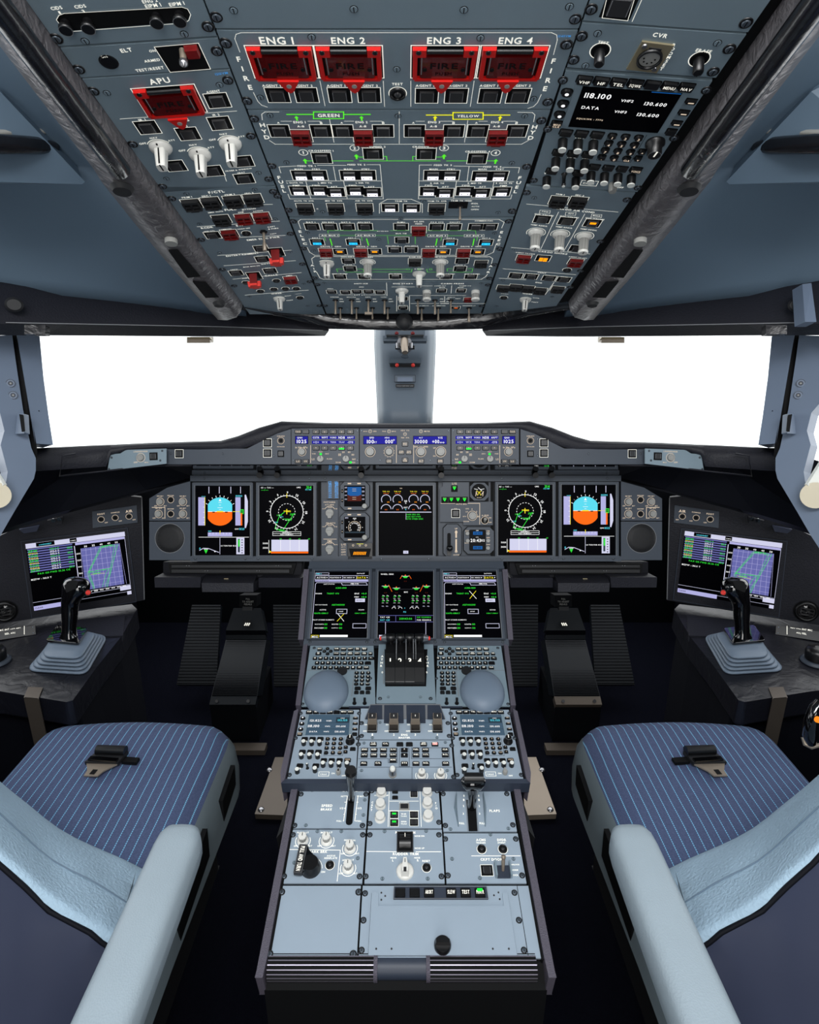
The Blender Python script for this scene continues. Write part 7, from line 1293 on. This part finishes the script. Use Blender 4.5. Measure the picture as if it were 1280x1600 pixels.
    # lettered strip
    p0, p1 = atz(q(0), 1001, zt+.002), atz(q(57), 990, zt+.002); u = (p1-p0) if s < 0 else (p0-p1); fr3 = Fr(p0, u, Vector((0, .6, .8)))
    m = Mod('lettered_key_strip', 'black strip with small white lettered keys on the %s console' % sd, 'key strip', fr3, (q(25), 988), pm='blk', group='lettered key strips'); m.plate([(q(x), y) for x, y in ((-20, 988), (54.5, 977), (56, 991), (-20, 1003))], t=.01); m.z = .0005
    for i, t_ in enumerate(('MIC', 'INT', 'LOUD', 'NAV', 'SEL', 'ADJ')): x = 2+9*(i if i < 4 else i-3); y = (985 if i < 4 else 991.5)-.16*x*.8; m.T(t_, q(x), y, 6, 'white')
    m.L([(q(38), 978.5), (q(38), 991)], .8); m.S([(q(51), 980), (q(52), 989)], .35); m.done()
    # sidestick
    R0 = thing('sidestick', 'glossy black sidestick with red button on a grey stepped boot, beside the %s side screen' % sd, 'control stick', tuple(atz(q(105), 1030, zt)), group='sidesticks')
    def rr(quad, r):
        out_ = []; n = len(quad)
        for i in range(n):
            a_, c2, d_ = quad[i-1], quad[i], quad[(i+1) % n]; v1 = (a_-c2); v2 = (d_-c2); r1 = min(r, v1.length*.45); r2 = min(r, v2.length*.45); s0 = c2+v1.normalized()*r1; s1 = c2+v2.normalized()*r2
            for k in range(6): t = k/5; out_.append(s0*(1-t)**2+c2*2*t*(1-t)+s1*t*t)
        return out_
    bq = [atz(q(x), y, zt) for x, y in ((41, 1050), (135, 1056), (169, 996), (98, 983))]; tq = [atz(q(x), y, zt+.052) for x, y in ((66, 1024), (125, 1027), (150, 988), (86, 982))]
    b = MB()
    for i in range(5):
        t = i/4.3; qq = [bq[k]*(1-t)+tq[k]*t for k in range(4)]; z0 = zt+.0*(i > 0)+i*.0108; ring = rr([Vector((v.x, v.y, z0)) for v in qq], .030)
        c0 = sum(ring, Vector())/len(ring)
        vs = [tuple(c0+(v-c0)*.93+Vector((0, 0, 0))) for v in ring]+[tuple(v+Vector((0, 0, .002))) for v in ring]+[tuple(v+Vector((0, 0, .0055))) for v in ring]+[tuple(c0+(v-c0)*.96+Vector((0, 0, .0078))) for v in ring]+[tuple(c0+(v-c0)*.60+Vector((0, 0, .0098))) for v in ring]; n = len(ring)
        b.add(vs, [(k*n+j, k*n+(j+1) % n, (k+1)*n+(j+1) % n, (k+1)*n+j) for k in range(4) for j in range(n)], 'boot', True); b.add(vs[-n:], [tuple(range(n))], 'boot')
    wpart(R0, 'rubber_boot', b, 'grey stepped rubber boot')
    b = MB(); pq = [atz(q(x), y, zt+.056) for x, y in ((72, 1003), (123, 1008), (138, 984), (90, 979))]; ring = rr(pq, .008); b.slab(ring, Vector((0, 0, .006)), 'blkgloss'); wpart(R0, 'collar_plate', b, bev=.001)
    d0 = (atz(q(106), 995, zt+.06)-EYE).dot(cv(0, 1, 0))
    def E(x, y, rx, ry, dd=0): c = W(q(x), y, d0-dd); k = d0/F; return c, cv(1, 0, 0)*rx*k, cv(0, 1, .15)*ry*k
    st = [E(107, 1000, 17, 12), E(107, 996, 14, 12), E(108, 990, 11.5, 11), E(108, 983, 10.5, 10.5), E(109, 970, 11.5, 11), E(109, 955, 12, 12), E(109, 945, 12.5, 12), E(112, 936, 15, 14), E(118, 927, 20, 16), E(119.5, 917, 21.5, 17), E(119, 909, 19.5, 16), E(117, 904, 14, 12), E(116, 902, 6, 5)]
    b = MB(); n = 24; vs = []
    for c, ax, ay in st:
        for k in range(n): t = 2*PI*k/n; vs.append(tuple(c+ax*math.cos(t)+ay*math.sin(t)))
    b.add(vs, [(i*n+j, i*n+(j+1) % n, (i+1)*n+(j+1) % n, (i+1)*n+j) for i in range(len(st)-1) for j in range(n)]+[tuple(range((len(st)-1)*n, len(st)*n))], 'blkgloss', True); g = wpart(R0, 'grip', b, 'glossy black grip'); o = g; o.modifiers.new('s', 'SUBSURF').render_levels = 1
    b = MB(); c = W(q(137), 926, d0-.012); nn = (cv(.75*(1 if s < 0 else -1), -.6, .1)).normalized(); b.tube([c-nn*.008, c+nn*.003], .0085, 'blk', 16); b.tube([c+nn*.003, c+nn*.006], [.0068, .005], 'orangered', 16); o = link('takeover_button', b.mesh('takeover_button'), g); o['label'] = 'red round button'
    b = MB(); pts = [W(q(x), y, d0-.034) for x, y in ((100, 915), (112, 906), (123, 908), (118, 920), (104, 926))]; b.slab(pts, cv(0, .03, 0), 'blk'); o = link('rocker_top', b.mesh('rocker_top'), g)
    bb = o.modifiers.new('b', 'BEVEL'); bb.width = .003; bb.segments = 2
    # steering tiller disc
    b = MB(); p = atz(q(-6), 1034, zt+.002); b.lathe([(.036, 0), (.036, .004), (.030, .008)], 'mainpanel', p.x, p.y, 32); b.v = [(v[0], v[1], v[2]+zt+.002) for v in b.v]; o = single('steering_tiller', b, 'round black steering hand wheel on the outer part of the %s console' % sd, 'tiller', group='steering tillers')
    b = MB(); b.lathe([(.026, .008), (.028, .03), (.024, .040), (.008, .044)], 'blk', p.x, p.y, 28); b.v = [(v[0], v[1], v[2]+zt+.002) for v in b.v]; link('wheel_cap', b.mesh('wheel_cap'), o)
# hand microphone on the right console flank
R0 = thing('hand_microphone', 'black hand microphone with an orange switch hanging at the right console', 'microphone', tuple(W(1272, 1140, 1.16)))
b = MB(); b.tube([W(1268, 1162, 1.16), W(1266, 1150, 1.155), W(1270, 1125, 1.15), W(1276, 1106, 1.15), W(1282, 1096, 1.15)], [.008, .013, .014, .012, .008], 'blkgloss', 14); wpart(R0, 'body', b)
b = MB(); p = W(1277, 1124, 1.132); b.tube([p, p+cv(0, -.006, 0)], [.006, .005], 'eOr', 10); wpart(R0, 'switch', b, 'orange switch')
b = MB(); b.tube([W(1255, 1152, 1.17), W(1258, 1163, 1.165), W(1268, 1168, 1.16), W(1282, 1164, 1.16)], .004, 'bronze', 8); wpart(R0, 'holder', b)
# ============================================================ SEATS
for s in (-1, 1):
    sd = SIDE[s]
    def q(x): return x if s < 0 else 1268-x
    R0 = thing('pilot_chair', 'pilot seat on the %s with navy pinstripe cushion, pale blue fleece cover and grey armrest' % sd, 'pilot seat', (s*.70, .85, 0))
    xo_, xi, y1, zc = .878, .420, 1.275, .52     # outer, inner edges; front; cushion top
    rows = []; NX, NY = 25, 33
    for j in range(NY+1):
        v = j/NY; row = []
        for i in range(NX+1):
            u = i/NX; x = s*(xi+(xo_-xi)*u); y = .40+(y1-.40)*v; e = min(u, 1-u)*(xo_-xi); f = (1-v)*(y1-.40)
            drop = (.030*(1-min(1, e/.045))**2)+(.035*(1-min(1, (y1-y)/.07))**2.2); cr = .016*math.sin(PI*u)-.02*math.exp(-((y-.72)/.25)**2)*math.sin(PI*u)
            z = zc-drop+cr; c = .07; ex = max(0, .09-(y1-y))/.09
            x = x-(x-s*(xi+xo_)/2)*(.11*ex**2.2); row.append((x, y-0*ex, z))
        rows.append(row)
    b = MB(); b.grid(rows, 'pinstripe'); sk = []
    fr_row = [rows[-1], [(x, y+.008, z-.03) for x, y, z in rows[-1]], [(x, y-.01, z-.14) for x, y, z in rows[-1]]]; b.grid(fr_row, 'pinstripe')
    col = [r[-1] for r in rows]; b.grid([col, [(x+s*.006, y, z-.03) for x, y, z in col], [(x, y, z-.14) for x, y, z in col]], 'pinstripe'); wpart(R0, 'seat_cushion', b)
    b = MB(); col = [r[0] for r in rows]; gr = [[(x, y, z+.001) for x, y, z in col], [(x-s*.012, y, z-.02) for x, y, z in col], [(x-s*.019, y, z-.08) for x, y, z in col], [(x-s*.022, y-.02, .365+.03*min(1, (y1-y)/.5)) for x, y, z in col]]
    b.grid(gr, 'seatside'); b.grid([[gr[i][-1] for i in range(4)], [(x+s*.03, y-.002, z) for x, y, z in (gr[i][-1] for i in range(4))]], 'seatside'); g = wpart(R0, 'side_skirt', b, 'grey side skirt')
    def slot(ya, yb, za, zb, m='gap', name='slot'):
        b = MB(); X0 = s*(xi-.0212); sl = [(X0, ya, za), (X0, yb, za+.01), (X0-s*.002, yb, zb), (X0-s*.002, ya, zb-.01)]; b.slab([Vector(p) for p in sl], Vector((s*.01, 0, 0)), m); o = link(name, b.mesh(name), g); o.matrix_basis = Matrix.Identity(4)
    slot(1.07, 1.17, .40, .465); slot(.80, .97, .40, .48)
    b = MB(); boxw(b, *sorted((s*(xi+.02), s*(xo_-.02))), .30, 1.12, .22, .36, 'rubber'); wpart(R0, 'seat_frame', b, bev=.01)
    b = MB(); boxw(b, *sorted((s*(xi+.10), s*(xo_-.10))), .45, 1.0, 0, .23, 'footdark'); wpart(R0, 'seat_base', b, bev=.01)
    # armrest
    zt = .72; tip = atz(q(291), 1279, zt).y; b = MB(); sec = []
    for y, k in ((tip, .55), (tip-.006, .80), (tip-.018, .95), (tip-.04, 1), (tip-.25, 1.03), (tip-.5, 1.06), (tip-.85, 1.08)):
        cx_ = s*(.343-(tip-y)*.02); w = .034*k; h = .03*k+.01; r = []
        for a in range(20):
            t = 2*PI*a/20; c_, d_ = math.cos(t), math.sin(t); r.append((cx_+w*abs(c_)**.55*(1 if c_ > 0 else -1), y, zt-.032+(h*.8)*abs(d_)**.55*(1 if d_ > 0 else -1)))
        r.append(r[0]); sec.append(r)
    b.grid(sec, 'leatherpale'); b.add(sec[0][:20], [tuple(range(20))], 'leatherpale'); wpart(R0, 'armrest', b, 'pale grey leather armrest')
    b = MB(); boxw(b, *sorted((s*.350, s*.375)), .2, tip-.35, .35, .68, 'rubber'); wpart(R0, 'armrest_bracket', b, bev=.006)
    # buckle
    b = MB(); c0 = atz(q(168), 1190, zc+.018); 
    fr4 = Fr(c0+Vector((0, 0, .003)), Vector((1, -.10*s*-1, 0)), Vector((0, 1, 0))); k = MB()
    k.prism([(-.030, .018), (.032, .022), (.030, -.012), (-.036, -.016)], 0, .008, 'rubber'); k.tube([(-.028, .014, .013), (.030, .017, .013)], .010, 'blk', 14); k.box(-.002, -.008, .058, .010, .008, .012, 'blkgloss')
    k.prism([(-.034, -.014), (.028, -.012), (.012, -.032), (.008, -.046), (-.018, -.048), (-.020, -.034)], .001, .004, 'bronze'); k.box(-.005, -.037, .010, .013, .004, .0045, 'gap'); k.box(.046, .004, .03, .014, -.004, .003, 'gap')
    b.ms = k.ms; b.f = k.f; b.mi = k.mi; b.sm = k.sm; b.v = [tuple(fr4.P(v[0]*(1 if s < 0 else -1)*1.1, v[1]*1.1, v[2])) for v in k.v]; wpart(R0, 'belt_buckle', b, 'black and bronze belt buckle')
    # backrest: fleece cover wrapped over the shoulder, shell behind
    F1 = [(232, 1362), (190, 1341), (145, 1320), (84, 1293), (45, 1258), (0, 1222), (-60, 1165), (-130, 1100)]; K1 = [(178, 1465), (160, 1453), (142, 1438), (78, 1404), (40, 1366), (0, 1330), (-55, 1272), (-120, 1215)]
    f1 = [aty(q(x), y, .80) for x, y in F1]; k1 = [aty(q(x), y, .635) for x, y in K1]; b = MB(); rws = []
    def dome(l):
        l = l[:7]; c0 = l[-1]; pk = c0+Vector((s*.05, 0, .02)); return l+[pk]+[Vector((2*pk.x-p.x if 0 else pk.x+(pk.x-p.x)*.55, p.y, p.z)) for p in l[::-1]]
    f1 = dome(f1); k1 = dome(k1)
    front = [Vector((p.x, .83, .50)) for p in f1]; rws.append(front); rws.append([p+Vector((0, .02, -.03)) for p in f1])
    for t in (0, .06, .2, .4, .6, .8, .94, 1): rws.append([a_*(1-t)+c_*t+Vector((0, 0, .012*math.sin(PI*t)**.7+.004*math.sin(i*2.1+t*7))) for i, (a_, c_) in enumerate(zip(f1, k1))])
    rws.append([p+Vector((0, -.006, -.012)) for p in k1])
    cu = [list(r) for r in rws]; b.grid(cu, 'sheepskin'); b.add([tuple(r[0]) for r in cu], [tuple(range(len(cu)))], 'sheepskin'); b.add([tuple(r[-1]) for r in cu], [tuple(range(len(cu)))], 'sheepskin'); b.tube([Vector(p)+Vector((0, 0, .001)) for p in cu[6]], .0012, 'shell', 6); o = wpart(R0, 'fleece_cover', b, 'pale blue fleece cover'); o.modifiers.new('s', 'SUBSURF').render_levels = 1
    b = MB(); b.tube([p+Vector((0, -.007, -.014)) for p in k1], .0035, 'darkside', 8); 
    r2 = [[p+Vector((s*.0, -.002, -.010)) for p in k1]]
    for dz, dy, dx in ((.03, -.02, .002), (.10, -.05, .01), (.20, -.09, .02), (.32, -.13, .03), (.5, -.16, .03)): r2.append([p+Vector((s*dx*(1 if i < 3 else 0), dy, -dz)) for i, p in enumerate(k1)])
    b.grid(r2, 'navyshell'); 
    for e, k_ in (([r[0] for r in r2], .02), ([r[-1] for r in r2], -.02)): b.grid([e, [p+Vector((s*k_, .12, 0)) for p in e]], 'blk')
    o = wpart(R0, 'backrest_shell', b, 'dark navy backrest shell')
